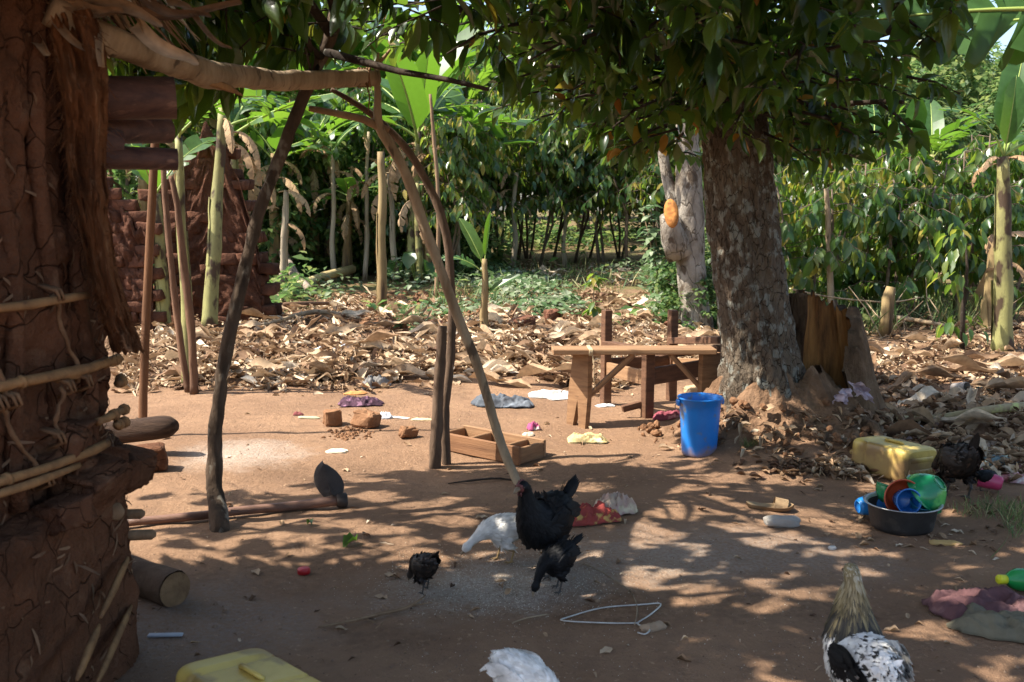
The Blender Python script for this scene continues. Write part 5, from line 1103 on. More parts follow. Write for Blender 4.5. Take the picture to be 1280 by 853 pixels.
def jerrycan(label, loc, rot, stain, sz=(.37, .27, .19)):
    M = mat('yellow_plastic', (.62, .46, .12), (.50, .35, .08), 5, .42, .12, 40, spec=.4, c3=stain, s3=5.5, t3=.52, dirt=((.20, .12, .06), .06, 9)); root = thing('jerrycan', label, 'jerrycan', loc); root.rotation_euler = rot
    L, Wd, T = sz
    def body(u, v):
        th = 2*math.pi*u; e = .30; cy, cz = math.cos(th), math.sin(th); y = math.copysign(abs(cy)**e, cy)*Wd/2; z = math.copysign(abs(cz)**e, cz)*T/2
        x = (v-.5)*L; k = 1
        ed = min(v, 1-v)*L
        if ed < .035: k = 1-.13*(1-math.sqrt(max(0, 1-(1-ed/.035)**2)))
        if v < .002: k = .865
        gro = .0
        for gx in (-.09, .09):
            gro -= .004*math.exp(-((x-gx)/.008)**2)
        if abs(cy) < .55 and abs(x) < .12: gro -= .004*sst(.55, .4, abs(cy))*sst(.12, .105, abs(x))
        return Vector((x, y*k*(1+gro/.1), z*k*(1+gro/.1*1.2)+.0015*noise.noise((x*20, y*20, z*9))))
    m = MB(); m.grid(72, 56, body, closeu=True); n = 72
    m.F.append(tuple(range(n))); m.M.append(0); m.F.append(tuple(55*n+i for i in range(n))[::-1]); m.M.append(0); me = m.mesh('body', M); me.set_sharp_from_angle(angle=R(32)); put('body', me, root)
    # embossed base panel with ribs
    for q in range(2):
        m = MB(); m.rbox((-L/2+.002, 0, .032-.064*q), (.008, Wd*.70, .030), None, 0, .004); put('base_rib', m.mesh('base_rib', M), root)
    for q in range(6):
        m = MB(); m.rbox((-L/2-.001, -Wd*.28+Wd*.112*q, -.032), (.006, .012, .022), None, 0, .003); put('base_rib', m.mesh('base_rib', M), root)
    m = MB(); m.tube([(L/2-.01, -.05, 0), (L/2+.030, -.045, 0), (L/2+.042, -.02, 0), (L/2+.042, .05, 0), (L/2+.030, .08, 0), (L/2-.01, .085, 0)], [.014]*6, 10); put('handle', m.mesh('handle', M), root)
    m = MB(); m.lathe([(.022, 0), (.022, .02), (.026, .021), (.026, .045), (0, .046)], 20, Matrix.Translation((L/2-.005, -.09, 0)) @ Euler((0, R(90), 0)).to_matrix().to_4x4()); put('cap', m.mesh('cap', M), root)
    m = MB(); m.tube([(-.05, -.01, T/2-.004), (-.045, 0, T/2+.004), (.05, 0, T/2+.004), (.055, 0, T/2-.004)], [.010, .012, .012, .010], 8, sq=(.6, 1)); put('strap_ridge', m.mesh('strap_ridge', M), root)
def cup(name, label, cat, loc, rot, r0, r1, h, col, rough=.35, rim=.004, tcol=None, band=None, fac=40, parts=True):
    root = thing(name, label, cat, loc); root.rotation_euler = rot; M = mat('plastic_'+name, col, tuple(c*.8 for c in col), 7, rough, .06, 40, spec=.5, c3=tcol, s3=7, t3=.56)
    ri = (lambda t: r0+(r1-r0)*math.sin(t*math.pi/2)) if cat == 'bowl' else (lambda t: r0+(r1-r0)*t**.75); m = MB()
    m.lathe([(0, .004), (r0*.8, .004), (r0*.86, 0), (r0*.94, 0)]+[(ri(t)*(1 if i else .98), max(.004, t*h)) for i, t in enumerate(np.linspace(.02, 1, 12))]+[(r1+rim, h), (r1+rim, h+.003), (r1-.002, h+.003)]+[(ri(t)-.003, max(.007, t*h)) for t in np.linspace(.97, .03, 9)]+[(0, .007)], fac)
    put('body', m.mesh('body', M), root)
    m = MB(); m.lathe([(r0*.72, -.004), (r0*.80, -.005), (r0*.80, .003)], fac); put('foot_ring', m.mesh('foot_ring', M), root); return root
def basin():
    c = gr(1141, 671)+Vector((0, .13, 0)); c.z = H(c.x, c.y)-.004; root = thing('basin', 'blackened metal basin with a pale flanged rim holding coloured plastic dishes', 'basin', tuple(c)); h, r0, r1 = .115, .135, .150
    Mo = mat('sooty_metal', (.030, .028, .028), (.014, .013, .013), 9, .55, .25, 40, spec=.4, c3=(.06, .055, .05), s3=12, t3=.6); Mi = mat('dull_aluminium', (.50, .50, .50), (.34, .34, .34), 12, .42, .15, 40, metal=.6)
    m = MB(); m.lathe([(0, 0), (r0-.02, 0), (r0-.006, .008), (r0, .025), (r1, h)], 48); put('body', m.mesh('body', Mo), root)
    m = MB(); m.lathe([(r1, h-.001), (r1+.016, h+.004), (r1+.018, h+.008), (r1+.004, h+.006), (r1-.004, h-.004)], 48); put('rim', m.mesh('rim', Mi), root); m = MB(); m.lathe([(r1-.003, h-.003), (r0-.006, .03), (r0-.02, .012), (0, .008)], 48); put('lining', m.mesh('lining', mat('dark_lining', (.05, .048, .046), (.03, .028, .027), 9, .9, .2, spec=.08)), root)  # pale rim, lining in an even dark tone
    X = c
    def face(d): return Vector(d).to_track_quat('Z', 'Y').to_euler()
    cup('bowl', 'orange red bowl lying on its side in the basin with a blue cup inside it', 'bowl', tuple(at(1123, 619, X.y+.06)), face((-.10, -1, .12)), .045, .080, .075, (.50, .085, .03))
    cup('cup', 'translucent blue cup nested in the orange red bowl in the basin', 'cup', tuple(at(1126, 624, X.y+.03)), face((.02, -1, .16)), .040, .054, .085, (.02, .14, .42), .25)
    cup('bowl', 'glossy green bowl with a yellow patch leaning upside down over the basin rim', 'bowl', tuple(at(1174, 604, X.y-.01)), face((-.55, .45, -.70)), .045, .098, .085, (.012, .22, .085), .18, .006, (.12, .42, .10))
    cup('bowl', 'darker green bowl wedged behind the orange red bowl in the basin', 'bowl', tuple(at(1110, 628, X.y+.13)), face((.3, .1, .9)), .05, .075, .07, (.02, .25, .09), .25)
    cup('cup', 'dark teal cup sunk low in the basin below the glossy green bowl', 'cup', tuple(at(1147, 640, X.y-.0)), face((.1, -.4, .9)), .035, .045, .05, (.012, .10, .16), .3)
    g = gr(1092, 652); cup('cup', 'bright blue rounded cup lying on the earth against the basin', 'cup', (g.x-.055, g.y+.05, g.z+.055), face((.96, .15, .10)), .036, .054, .10, (.02, .22, .62), .3)
def cloth(name, label, cat, px, py, w, d, h, c1, c2, seed, rz=0, c3=None, s=9.0, n=(46, 34), rough=.9, parts=None, obl=1.0):
    h *= .8; dul = lambda c: tuple(.82*q+.18*(sum(c)/3*.6+.10) for q in c) if c else None; c1, c2, c3 = dul(c1), dul(c2), dul(c3)
    g = gr(px, py); rs = random.Random(seed); co, si = math.cos(rz), math.sin(rz)
    def fn(u, v):
        a, b = (u-.5)*2, (v-.5)*2; rr = max(abs(a), abs(b)); ang = math.atan2(b, a)
        # squarish sheet pulled into an irregular outline
        sc = 1+.28*noise.noise((math.cos(ang)*1.6+seed, math.sin(ang)*1.6, seed))*rr
        x, y = a*w/2*sc*(1-.12*rr*b*b), b*d/2*sc*(1-.10*rr*a*a)
        x += .06*w*noise.noise((a*2, b*2, seed+3)); y += .06*d*noise.noise((a*2, b*2, seed+9))
        f1 = 1-abs(noise.noise((a*1.3+seed, b*1.7, seed*1.3)))*2.1; f2 = 1-abs(noise.noise((a*3.1, b*2.7+seed, 4)))*2; f3 = 1-abs(noise.noise((a*6+seed, b*6, 8)))*2
        e = 1-rr**3*.85; z = h*max(0, .40*f1+.32*f2+.16*f3+.2)*e+.004
        X, Y = g.x+co*x-si*y, g.y+si*x+co*y; return Vector((X, Y, H(X, Y)+z))
    m = MB(); m.grid(*n, fn); b0 = len(m.V); m.grid(*n, lambda u, v: fn(u, v)-Vector((0, 0, .006)))
    M = mat('cloth_'+name, c1, c2, s, rough, .5, 90, spec=.1, c3=c3, s3=s*1.3, t3=.56, sheen=.2, bdist=.004)
    return m.single(name, M, label, cat, loc=(g.x, g.y, g.z))
def lumpy(name, label, cat, px, py, size, c1, c2, seed, rz=0, e=.45, nz_=.2, M=None, dz=0, smooth=False, fac=(16, 10)):
    g = gr(px, py); Rm = Euler((random.uniform(-.15, .15), random.uniform(-.15, .15), rz)).to_matrix()
    def fn(u, v):
        th, ph = 2*math.pi*u, math.pi*(v-.5); c = Vector((math.cos(th)*math.cos(ph), math.sin(th)*math.cos(ph), math.sin(ph))); q = Vector([math.copysign(abs(x)**e, x) for x in c]); k = 1+nz_*noise.noise(q*1.5+Vector((seed*3.3, 0, 0)))+nz_*.4*noise.noise(q*4+Vector((seed, 0, 0)))
        p = Rm @ Vector((q.x*size[0]/2*k, q.y*size[1]/2*k, q.z*size[2]/2*k)); return g+p+Vector((0, 0, size[2]*.44+dz))
    m = MB(); m.grid(*fac, fn, closeu=True); return m.single(name, M or mat(name, c1, c2, 9, .92, .6, 30, spec=.12), label, cat, loc=tuple(g), smooth=smooth)
def trough():
    p0, p1 = gr(548, 560), gr(650, 583); ax = (p1-p0); ax.z = 0; L = ax.length; x = ax.normalized(); y = Vector((-x.y, x.x, 0)); wid, h = .23, .105; z0 = (p0.z+p1.z)/2
    root = thing('wooden_trough', 'narrow wooden trough box with inner dividers, lying behind the foot of the prop pole', 'trough', tuple((p0+p1)/2))
    def W(u, v, z): return p0+x*u+y*v+Vector((0, 0, z+z0-p0.z))
    plank('side_board', W(0, .0, h/2), W(L, .0, h/2), .02, h, mat('trough_wood', (.27, .14, .07), (.16, .08, .042), 6, .8, .4, 40, (.3, 6, 6), spec=.2), root); plank('side_board', W(0, wid, h/2), W(L, wid, h/2), .02, h, M_WOODX, root)
    for u in (.012, L*.36, L*.80, L-.012): plank('end_board' if u in (.012, L-.012) else 'divider', W(u, .012, h/2-.004), W(u, wid-.012, h/2-.004), .018, h-.012, M_WOOD, root)
    plank('bottom_board', W(.02, wid/2, .012), W(L-.02, wid/2, .012), wid-.03, .014, M_WOODX, root)
def hoe():
    a, b = gr(176, 661)+Vector((-.1, 0, .025)), gr(430, 634)+Vector((0, 0, .035)); root = thing('hoe', 'long handled hoe lying on the earth, its worn blade standing upright', 'hoe', tuple(gr(420, 636)))
    q, r = limb(a, b, .019, .024, 12, .012, 3); m = MB(); m.tube(q, r, 12, jit=.12, seed=3, jf=6); m.part('handle', mat('hoe_handle', (.20, .105, .07), (.12, .065, .045), 8, .55, .3, 40, (.3, 5, 5), spec=.35), root)
    M = mat('worn_iron', (.060, .048, .042), (.032, .026, .024), 9, .65, .5, 50, spec=.35, metal=.1, c3=(.12, .07, .045), s3=14, t3=.6); m = MB(); d = (b-a).normalized(); m.tube([b-d*.035, b-d*.03, b+d*.012, b+d*.016], [.028, .034, .035, .027], 16); m.part('socket', M, root)
    c0 = b+Vector((-.035, 0, .015))
    def bl(u, v):
        w = .070*(math.sin(math.pi*(.16+.80*v))**.75)*(1 if v < .8 else 1-.35*((v-.8)/.2)**2); s = (u-.5)*2; return c0+Vector((-.042*v*1.0-.02+s*w, .05*v-.018*(1-s*s), .155*v+.012*(1-abs(s))*(v < .2)-.010*s*v))
    m = MB(); m.grid(13, 16, bl); m.grid(13, 16, lambda u, v: bl(u, v)+Vector((0, .004, 0))); m.part('blade', M, root); m = MB(); m.tube([b, c0+Vector((-.02, -.012, .02)), c0+Vector((-.035, -.008, .07))], [.012, .008, .002], 8); m.part('blade_rib', M, root)
def log_():
    c = at(219, 754, 3.38); c.z = H(c.x, c.y)+.060; d = Vector((-.80, .58, .0)).normalized(); root = thing('firewood_log', 'short thick firewood log with a sawn end, lying against the hut foot', 'log', (c.x, c.y, c.z-.06)); m = MB(); q = [c+d*.45*i/12 for i in range(13)]; m.tube(q, [.064]*13, 24, jit=.12, seed=5, jf=6, cap=False); m.part('bark', M_BARKS, root)
    m = MB(); nrm = -d
    sd = d.cross(Vector((0, 0, 1))).normalized(); rings = [0, .012, .024, .036, .048, .058, .0625]
    vs = [c+nrm*.002]; fs = []
    for k, r in enumerate(rings[1:]):
        for j in range(24): th = j/24*6.283; vs.append(c+nrm*(.004+.0015*(k % 2)+.002*noise.noise((math.cos(th)*2, math.sin(th)*2, k)))+(sd*math.cos(th)+Vector((0, 0, 1))*math.sin(th))*r*(1+.03*noise.noise((math.cos(th)*2, math.sin(th)*2, 5))))
    fs += [(0, 1+j, 1+(j+1) % 24) for j in range(24)]
    for k in range(5): fs += [(1+k*24+j, 1+(k+1)*24+j, 1+(k+1)*24+(j+1) % 24, 1+k*24+(j+1) % 24) for j in range(24)]
    m.add(vs, fs); m.part('sawn_end', mat('old_sawn_wood', (.24, .145, .075), (.13, .075, .04), 16, .85, .5, 60, spec=.12, c3=(.10, .06, .035), s3=9, t3=.62), root)
def old_log():
    p0, p1 = at(96, 556, 5.66), at(222, 552, 5.60); p1.z = H(p1.x, p1.y)+.175; p0.z = p1.z-.08; root = thing('old_log', 'dark weathered log resting on an earth block beside the hut corner', 'log', tuple(p1-Vector((0, 0, .07)))); m = MB()
    q = [p0.lerp(p1, i/16) for i in range(17)]; r = [.068]*14+[.066, .058, .030]; m.tube(q, r, 28, jit=.10, seed=9, jf=2); m.part('wood', mat('weathered_log', (.105, .066, .046), (.045, .029, .022), 7, .9, 1.0, 40, (.25, 6, 6), spec=.12, bdist=.02), root)
    lumpy('rubble_brick', 'dark earth block under the end of the weathered log', 'brick', 186, 587, (.19, .18, .135), None, None, 4, .3, .35, .15, M_MUD)
def hanger():
    M = mat('galvanised_wire', (.62, .60, .55), (.45, .42, .38), 30, .4, .1, metal=.5); pl = [(797, 781), (760, 781), (704, 778), (712, 773), (752, 762), (800, 758), (826, 757), (812, 771), (797, 781), (806, 786), (812, 790), (806, 795), (797, 793)]
    q, r = polyline([gr(*p)+Vector((0, 0, .006)) for p in pl], [.0028]*len(pl), 4); m = MB(); m.tube(q, r, 6); m.single('wire_hanger', M, 'bent wire clothes hanger lying on the shaded earth', 'clothes hanger')
    pl = [(727, 705), (748, 714), (768, 727), (786, 739), (795, 755), (796, 770), (793, 783)]; q, r = polyline([gr(*p)+Vector((0, 0, .005)) for p in pl], [.0022]*len(pl), 5); m = MB(); m.tube(q, r, 5); m.single('string', M_STICKP, 'thin brown string curling down to the wire hanger', 'string')
def slipper():
    g = gr(962, 636); root = thing('slipper', 'worn tan slipper with one strap lying flat on the shaded earth', 'slipper', tuple(g), R(-12)); M = mat('slipper_tan', (.36, .25, .14), (.24, .155, .085), 9, .85, .4, 60, spec=.15)
    m = MB(); 
    def sole(u, v):
        x = (u-.5)*.22; w = .040*(1-.22*math.cos((u-.25)*6))*min(1, (u*9)**.5 if u < .12 else 1)*min(1, ((1-u)*8)**.5 if u > .88 else 1); return Vector((x, (v-.5)*2*w, .016+.012*(2*u-1)**2))
    m.grid(24, 6, sole); m.grid(24, 6, lambda u, v: sole(u, v)-Vector((0, 0, .014))); m.F += [(i, i+1, 144+i+1, 144+i) for i in range(23)]+[(120+i, 121+i, 265+i, 264+i) for i in range(23)]; m.M += [0]*46; put('sole', m.mesh('sole', M), root)
    m = MB(); m.grid(8, 12, lambda u, v: Vector((.015+.06*u+.01*math.sin(v*3), math.cos(math.pi*v)*.044, .016+math.sin(math.pi*v)*(.042-.012*u)))); put('strap', m.mesh('strap', M), root)
def smalls():
    for k, (px, py) in enumerate([(390, 659), (446, 678)]):
        g = gr(px, py)+Vector((0, 0, .008)); m = MB(); v, f = leaf_t(.6, .5, .3, 5, .2, wav=.6, ph=k); m.add([Matrix.Rotation(.6+k*2, 3, 'Z') @ Vector(q)*(.05+.04*k)+g+Vector((0, 0, .012*math.sin(q[1]*3))) for q in v], f, 0, .2+.3*k); m.single('green_leaf', M_LEAF_BAN, ('small curled green leaf on the earth below the hoe socket', 'flat torn green leaf on the shaded earth near the hoe')[k], 'leaf')
    m = MB(); g0, g1 = gr(1238, 703)+Vector((0, 0, .02)), gr(1272, 672)+Vector((0, 0, .05)); m.grid(3, 10, lambda u, v: g0.lerp(g1, v)+Vector((.02*math.sin(v*5)+(u-.5)*.012, (u-.5)*.02, .03*math.sin(v*3.1)))); m.single('grass_sprig', M_LEAF_BAN, 'twisted green grass blade lying above the maroon cloth', 'grass blade')

    lumpy('broken_brick', 'broken earth brick farther from the purple cloth, with a chipped face', 'brick', 416, 531, (.115, .11, .105), None, None, 11, .4, .38, .3, M_CLOD); lumpy('broken_brick', 'larger broken earth brick touching the white paper scrap', 'brick', 458, 534, (.165, .12, .115), None, None, 12, -.5, .4, .3, M_CLOD); lumpy('broken_brick', 'small wedge of earth brick alone beside the short post', 'brick', 510, 547, (.115, .07, .075), None, None, 13, .5, .6, .35, M_CLOD)
    cloth('purple_cloth', 'crumpled purple patterned cloth behind the two broken bricks', 'cloth', 449, 506, .32, .20, .085, (.075, .024, .05), (.035, .010, .024), 2, .1, (.22, .10, .16), 22)
    cloth('paper_scrap', 'crumpled white paper scrap beside the larger broken brick', 'paper', 482, 522, .10, .09, .05, (.72, .72, .72), (.6, .6, .62), 5, .3, n=(16, 12)); cloth('paper_strip', 'flat pale paper strip next to the crumpled paper scrap', 'paper', 500, 523, .13, .035, .012, (.70, .66, .60), (.6, .55, .5), 6, 0, n=(14, 8))
    cloth('grey_sack', 'dark blue grey plastic sack lying limp behind the trough', 'sack', 629, 509, .47, .20, .12, (.085, .105, .13), (.045, .05, .065), 7, -.06, (.17, .20, .24), 6, rough=.55); cloth('white_sack', 'flattened off white sack lying beyond the blue grey one', 'sack', 690, 497, .36, .19, .05, (.62, .60, .57), (.46, .43, .40), 8, -.1, n=(34, 26))
    cloth('plastic_sheet', 'white plastic scrap on the ground at the foot of the back chair post', 'plastic scrap', 757, 508, .14, .07, .02, (.75, .74, .70), (.6, .58, .55), 9, .1, n=(16, 12))
    cloth('magenta_scrap', 'small crumpled magenta wrapper lying in front of the blue grey sack', 'wrapper', 667, 537, .085, .08, .07, (.42, .05, .17), (.30, .03, .12), 10, .2, (.7, .62, .5), 12, n=(16, 14)); cloth('paper_tuft', 'torn cream paper lying against the magenta wrapper', 'paper', 661, 545, .075, .05, .03, (.66, .52, .38), (.5, .38, .26), 11, 0, n=(14, 10))
    cloth('yellow_rag', 'crumpled pale yellow rag in front of the bench leg', 'rag', 733, 552, .26, .13, .07, (.60, .47, .20), (.46, .34, .12), 12, .05, (.70, .62, .36), 14); cloth('pink_cloth', 'crumpled reddish pink cloth below the chair behind the bucket', 'cloth', 833, 524, .20, .10, .07, (.30, .05, .08), (.20, .03, .05), 13, 0, (.5, .22, .2), 14, n=(24, 18))
    lumpy('pale_block', 'pale rough block standing under the bench behind the bucket', 'block', 871, 507, (.17, .12, .17), (.52, .38, .23), (.40, .28, .16), 14, .4, .45, .2)
    cloth('red_cloth', 'crumpled red and yellow printed cloth on the earth behind the black hen', 'cloth', 741, 650, .25, .16, .10, (.36, .04, .025), (.26, .025, .02), 15, .2, (.50, .30, .06), 16); cloth('cream_cloth', 'crumpled cream and pink cloth heaped onto the red printed one', 'cloth', 768, 640, .19, .15, .12, (.50, .40, .27), (.44, .25, .22), 16, .5, (.60, .52, .34), 9)
    slipper(); lumpy('grey_sock', 'dusty grey rolled sock near the worn slipper', 'sock', 978, 658, (.165, .058, .050), (.36, .33, .29), (.26, .235, .21), 18, .15, .7, .3, smooth=True, fac=(22, 14))
    lumpy('soap_piece', 'flat whitish pebble beside the grey sock', 'pebble', 1040, 687, (.035, .022, .016), (.55, .52, .48), (.45, .42, .38), 19, .3, .7, .15)
    cloth('dark_cloth', 'dull maroon cloth rumpled under the olive one at the frame edge', 'cloth', 1225, 762, .40, .22, .085, (.125, .045, .045), (.07, .025, .028), 20, .15, (.17, .075, .07), 9); cloth('olive_cloth', 'olive green cloth spread over the maroon one at the frame edge', 'cloth', 1262, 787, .36, .20, .085, (.17, .145, .085), (.10, .085, .05), 21, -.35, (.25, .22, .14), 7)
    root = thing('bottle_cap', 'red plastic bottle cap lying alone on the shaded earth', 'bottle cap', tuple(gr(380, 717)+Vector((0, 0, .001)))); M = mat('red_plastic', (.50, .02, .03), (.40, .015, .02), 9, .4, .1, spec=.5); m = MB(); m.lathe([(0, .022), (.021, .022), (.0235, .019), (.024, 0), (.021, 0), (.020, .018), (0, .019)], 26); put('shell', m.mesh('shell', M), root)
    for k in range(18): m = MB(); a = k/18*6.283; m.rbox((math.cos(a)*.0238, math.sin(a)*.0238, .010), (.002, .003, .016), Euler((0, 0, a)).to_matrix(), 0, .0006); put('grip_rib', m.mesh('grip_rib', M), root)
    m = MB(); g = gr(207, 796); m.rbox(g+Vector((0, 0, .006)), (.115, .022, .007), Euler((0, 0, .04)).to_matrix(), 0, .002, .001); m.single('grey_lath', mat('grey_slat', (.36, .38, .42), (.28, .30, .33), 12, .5, .2), 'thin pale grey slat lying by the sawn log', 'slat')
    # green bottle at the frame edge
    g = gr(1275, 742)+Vector((.03, .02, .0)); root = thing('green_bottle', 'green plastic bottle with a yellow cap, tipped over at the frame edge', 'bottle', (g.x, g.y, g.z+.045)); Rm = Euler((0, R(-84), R(14))).to_matrix().to_4x4(); M = mat('green_plastic', (.012, .24, .05), (.01, .18, .04), 8, .25, .05, spec=.5); m = MB(); m.lathe([(0, -.10), (.036, -.10), (.042, -.09), (.042, -.03), (.040, -.02), (.042, -.01), (.042, .04), (.03, .07), (.016, .085), (.013, .10), (0, .10)], 28, Rm); put('body', m.mesh('body', M), root); m = MB(); m.lathe([(0, .092), (.017, .092), (.0175, .12), (.015, .124), (0, .124)], 22, Rm); put('cap', m.mesh('cap', mat('yellow_cap', (.62, .62, .03), (.5, .5, .02), 9, .4, 0)), root)
    # rubbish under the hedge side
    cup('pink_cup', 'pink plastic cup lying in the grass beside the dark hen', 'cup', tuple(gr(1256, 616)+Vector((-.02, .0, .045))), Vector((-.5, .3, .1)).to_track_quat('Z', 'Y').to_euler(), .034, .045, .10, (.48, .05, .13), .35)
    cloth('red_wrapper', 'red and white striped wrapper on the rubbish at the frame edge', 'wrapper', 1266, 602, .17, .08, .06, (.50, .05, .07), (.65, .55, .52), 23, -.3, (.70, .66, .62), 18, n=(24, 16), rough=.5); cloth('teal_cloth', 'faded teal cloth among dry leaves at the frame edge', 'cloth', 1252, 583, .24, .13, .07, (.16, .25, .26), (.10, .15, .16), 24, .2, (.28, .36, .36), 8); cloth('green_bag', 'bright green plastic bag scrap behind the rotten stump', 'bag', 1112, 519, .15, .10, .05, (.04, .30, .15), (.03, .2, .1), 25, 0, None, 8, n=(20, 16), rough=.45)
    cloth('teal_scrap', 'small turquoise plastic scrap on the sunlit litter beyond the green bag', 'plastic scrap', 1226, 489, .12, .08, .04, (.03, .30, .28), (.02, .22, .2), 26, 0, n=(16, 12)); cloth('white_bag', 'crumpled whitish bag lying on the shaded litter', 'bag', 1152, 545, .34, .12, .07, (.40, .39, .37), (.28, .26, .24), 27, -.1, None, 9); cloth('red_scrap', 'dull red plastic scrap near the green bag', 'plastic scrap', 1141, 528, .10, .06, .04, (.33, .05, .05), (.22, .04, .04), 28, 0, n=(16, 12)); cloth('pink_bag', 'faded pink bag scrap at the very edge of the frame', 'bag', 1280, 590, .12, .10, .06, (.50, .20, .22), (.4, .15, .17), 29, 0, n=(18, 14)); cloth('brown_paper', 'large tan paper sack piece behind the dark hen', 'paper', 1228, 565, .32, .16, .10, (.34, .24, .16), (.25, .17, .11), 30, -.2, (.42, .32, .23), 6); cloth('striped_bag', 'pale bag with dull red stripes on the shaded litter', 'bag', 1138, 552, .17, .09, .05, (.42, .37, .34), (.38, .12, .10), 41, -.3, None, 20, n=(22, 16))
    root = thing('tin_can', 'whitish crushed tin lying on the litter beside the turquoise scrap', 'tin', tuple(gr(1204, 494)+Vector((0, .05, .05)))); m = MB(); m.lathe([(0, -.07), (.035, -.07), (.039, -.065), (.037, -.02), (.039, .02), (.036, .06), (.034, .065), (.031, .06), (.031, -.05)], 22, Euler((R(76), R(0), R(20))).to_matrix().to_4x4()); put('body', m.mesh('body', mat('dusty_tin', (.33, .30, .27), (.22, .19, .17), 8, .7, .4)), root)
    for k, (px, py, Y, w) in enumerate([(1052, 497, 5.78, .075), (1076, 490, 5.83, .09)]):
        c = at(px, py, Y); m = MB(); m.grid(16, 14, lambda u, v: c+Vector(((u-.5)*w*(1.15+.5*noise.noise((v*3, k, 2)))+.4*w*(v-.5)*(1-2*k), -.02+.07*noise.noise((u*2.6, v*2.6, k))+.03*noise.noise((u*7, v*7, k)), (v-.5)*w*(1.0+.6*noise.noise((u*3, k, 7)))+.25*w*math.sin(u*3+k)))); m.single('paper_wad', mat('lilac_paper', (.50, .42, .47), (.36, .29, .35), 12, .85, .4), ('torn whitish paper tucked into the lower hollow of the rotten stump', 'lilac grey rag caught on the broken edge of the rotten stump')[k], 'paper')
    cloth('white_polythene', 'torn white polythene lying on the leaf heap in the sun', 'plastic sheet', 415, 452, .30, .20, .12, (.66, .66, .68), (.5, .5, .52), 31, .3, None, 7, n=(30, 22), rough=.5); cloth('orange_leaf', 'orange withered leaf beside the grey rags at the litter edge', 'leaf', 444, 493, .18, .08, .03, (.52, .24, .05), (.42, .16, .03), 32, 0, n=(20, 12)); cloth('grey_rag', 'dirty grey rag at the lower edge of the leaf heap', 'rag', 468, 484, .22, .16, .12, (.20, .19, .18), (.12, .11, .10), 33, .4, (.3, .3, .3), 9)
    cloth('cream_scrap', 'bright torn paper scrap lying above the hoe blade', 'paper', 421, 565, .13, .06, .02, (.78, .70, .52), (.66, .55, .38), 34, 0, n=(18, 12)); cloth('pale_husk', 'pale yellow husk lying in the sun left of the short post', 'husk', 529, 526, .16, .05, .02, (.70, .54, .30), (.6, .42, .2), 35, -.1, n=(16, 10)); cloth('maroon_wrapper', 'small maroon wrapper lying behind the chipped brick', 'wrapper', 373, 519, .07, .05, .03, (.22, .04, .04), (.15, .03, .03), 36, 0, n=(14, 10)); cloth('greenish_leaf', 'pale greenish dry leaf flat on the earth behind the chipped brick', 'leaf', 386, 523, .14, .04, .015, (.50, .46, .28), (.4, .36, .2), 37, .1, n=(14, 8)); cloth('yellow_leaf', 'broad yellow dry leaf lying in front of the basin', 'leaf', 1182, 680, .125, .055, .014, (.56, .36, .11), (.46, .27, .07), 38, -.15, n=(18, 10)); cloth('tan_leaf', 'tan dry leaf lying right of the hanger hook', 'leaf', 817, 785, .10, .05, .02, (.42, .29, .17), (.32, .2, .11), 39, .5, n=(16, 10))
    m = MB(); q, r = polyline([gr(398, 786)+Vector((0, 0, .006)), gr(440, 780)+Vector((0, 0, .012)), gr(470, 772)+Vector((0, 0, .01)), gr(505, 764)+Vector((0, 0, .01)), gr(524, 753)+Vector((0, 0, .008)), gr(532, 745)+Vector((0, 0, .004))], [.003, .005, .006, .006, .004, .002]); m.tube(q, r, 6, jit=.2)
    for a in ((455, 776, 470, 783), (490, 768, 478, 760), (515, 760, 540, 757)): m.tube([gr(a[0], a[1])+Vector((0, 0, .008)), gr(a[2], a[3])+Vector((0, 0, .012))], [.003, .0015], 5)
    m.single('dry_twig', M_STICK, 'forked dry twig lying in front of the small dark chick', 'twig')
    m = MB(); q, r = polyline([gr(560, 606)+Vector((0, 0, .006)), gr(590, 604)+Vector((0, 0, .014)), gr(620, 601)+Vector((0, 0, .012)), gr(645, 602)+Vector((0, 0, .006))], [.003, .006, .006, .004]); m.tube(q, r, 6, jit=.2); m.single('dry_twig', M_BARKD, 'dark straight twig lying at the foot of the prop pole', 'twig')
    m = MB(); q, r = polyline([gr(640, 780)+Vector((0, 0, .004)), gr(660, 775)+Vector((0, 0, .008)), gr(686, 769)+Vector((0, 0, .004))], [.002, .003, .002]); m.tube(q, r, 5, jit=.2); m.single('dry_twig', M_STICKP, 'thin pale twig lying between the white hen and the hanger', 'twig')
    # banana leaf rib on the shaded litter
    m = MB(); q, r = polyline([gr(1120, 533)+Vector((0, 0, .05)), gr(1170, 532)+Vector((0, 0, .06)), gr(1230, 528)+Vector((0, 0, .07)), gr(1300, 516)+Vector((0, 0, .10))], [.012, .022, .026, .03]); m.tube(q, r, 8, sq=(1, .6)); m.single('leaf_rib', mat('old_rib', (.40, .33, .18), (.26, .19, .10), 7, .8, .4, c3=(.45, .46, .16), s3=6, t3=.6), 'long withered banana leaf rib lying across the shaded litter', 'leaf rib')
    for k, (a, b, c) in enumerate([((330, 405), (395, 402), (450, 406)), ((300, 396), (360, 395), (420, 388)), ((1090, 408), (1120, 412), (1180, 418))]):
        m = MB(); q, r = polyline([gr(*a)+Vector((0, 0, .08)), gr(*b)+Vector((0, 0, .14)), gr(*c)+Vector((0, 0, .10))], [.02, .03, .022]); m.tube(q, r, 8, jit=.2, seed=k); m.single('fallen_branch', M_STICKP if k != 1 else M_POLE, ('long grey branch lying low across the leaf heap', 'reddish dead branch lying on the heap by the ruin foot', 'pale bare branch lying before the coffee hedge')[k], 'branch')
bench(); chair(); bucket(); trough(); hoe(); log_(); old_log(); hanger(); basin(); smalls()
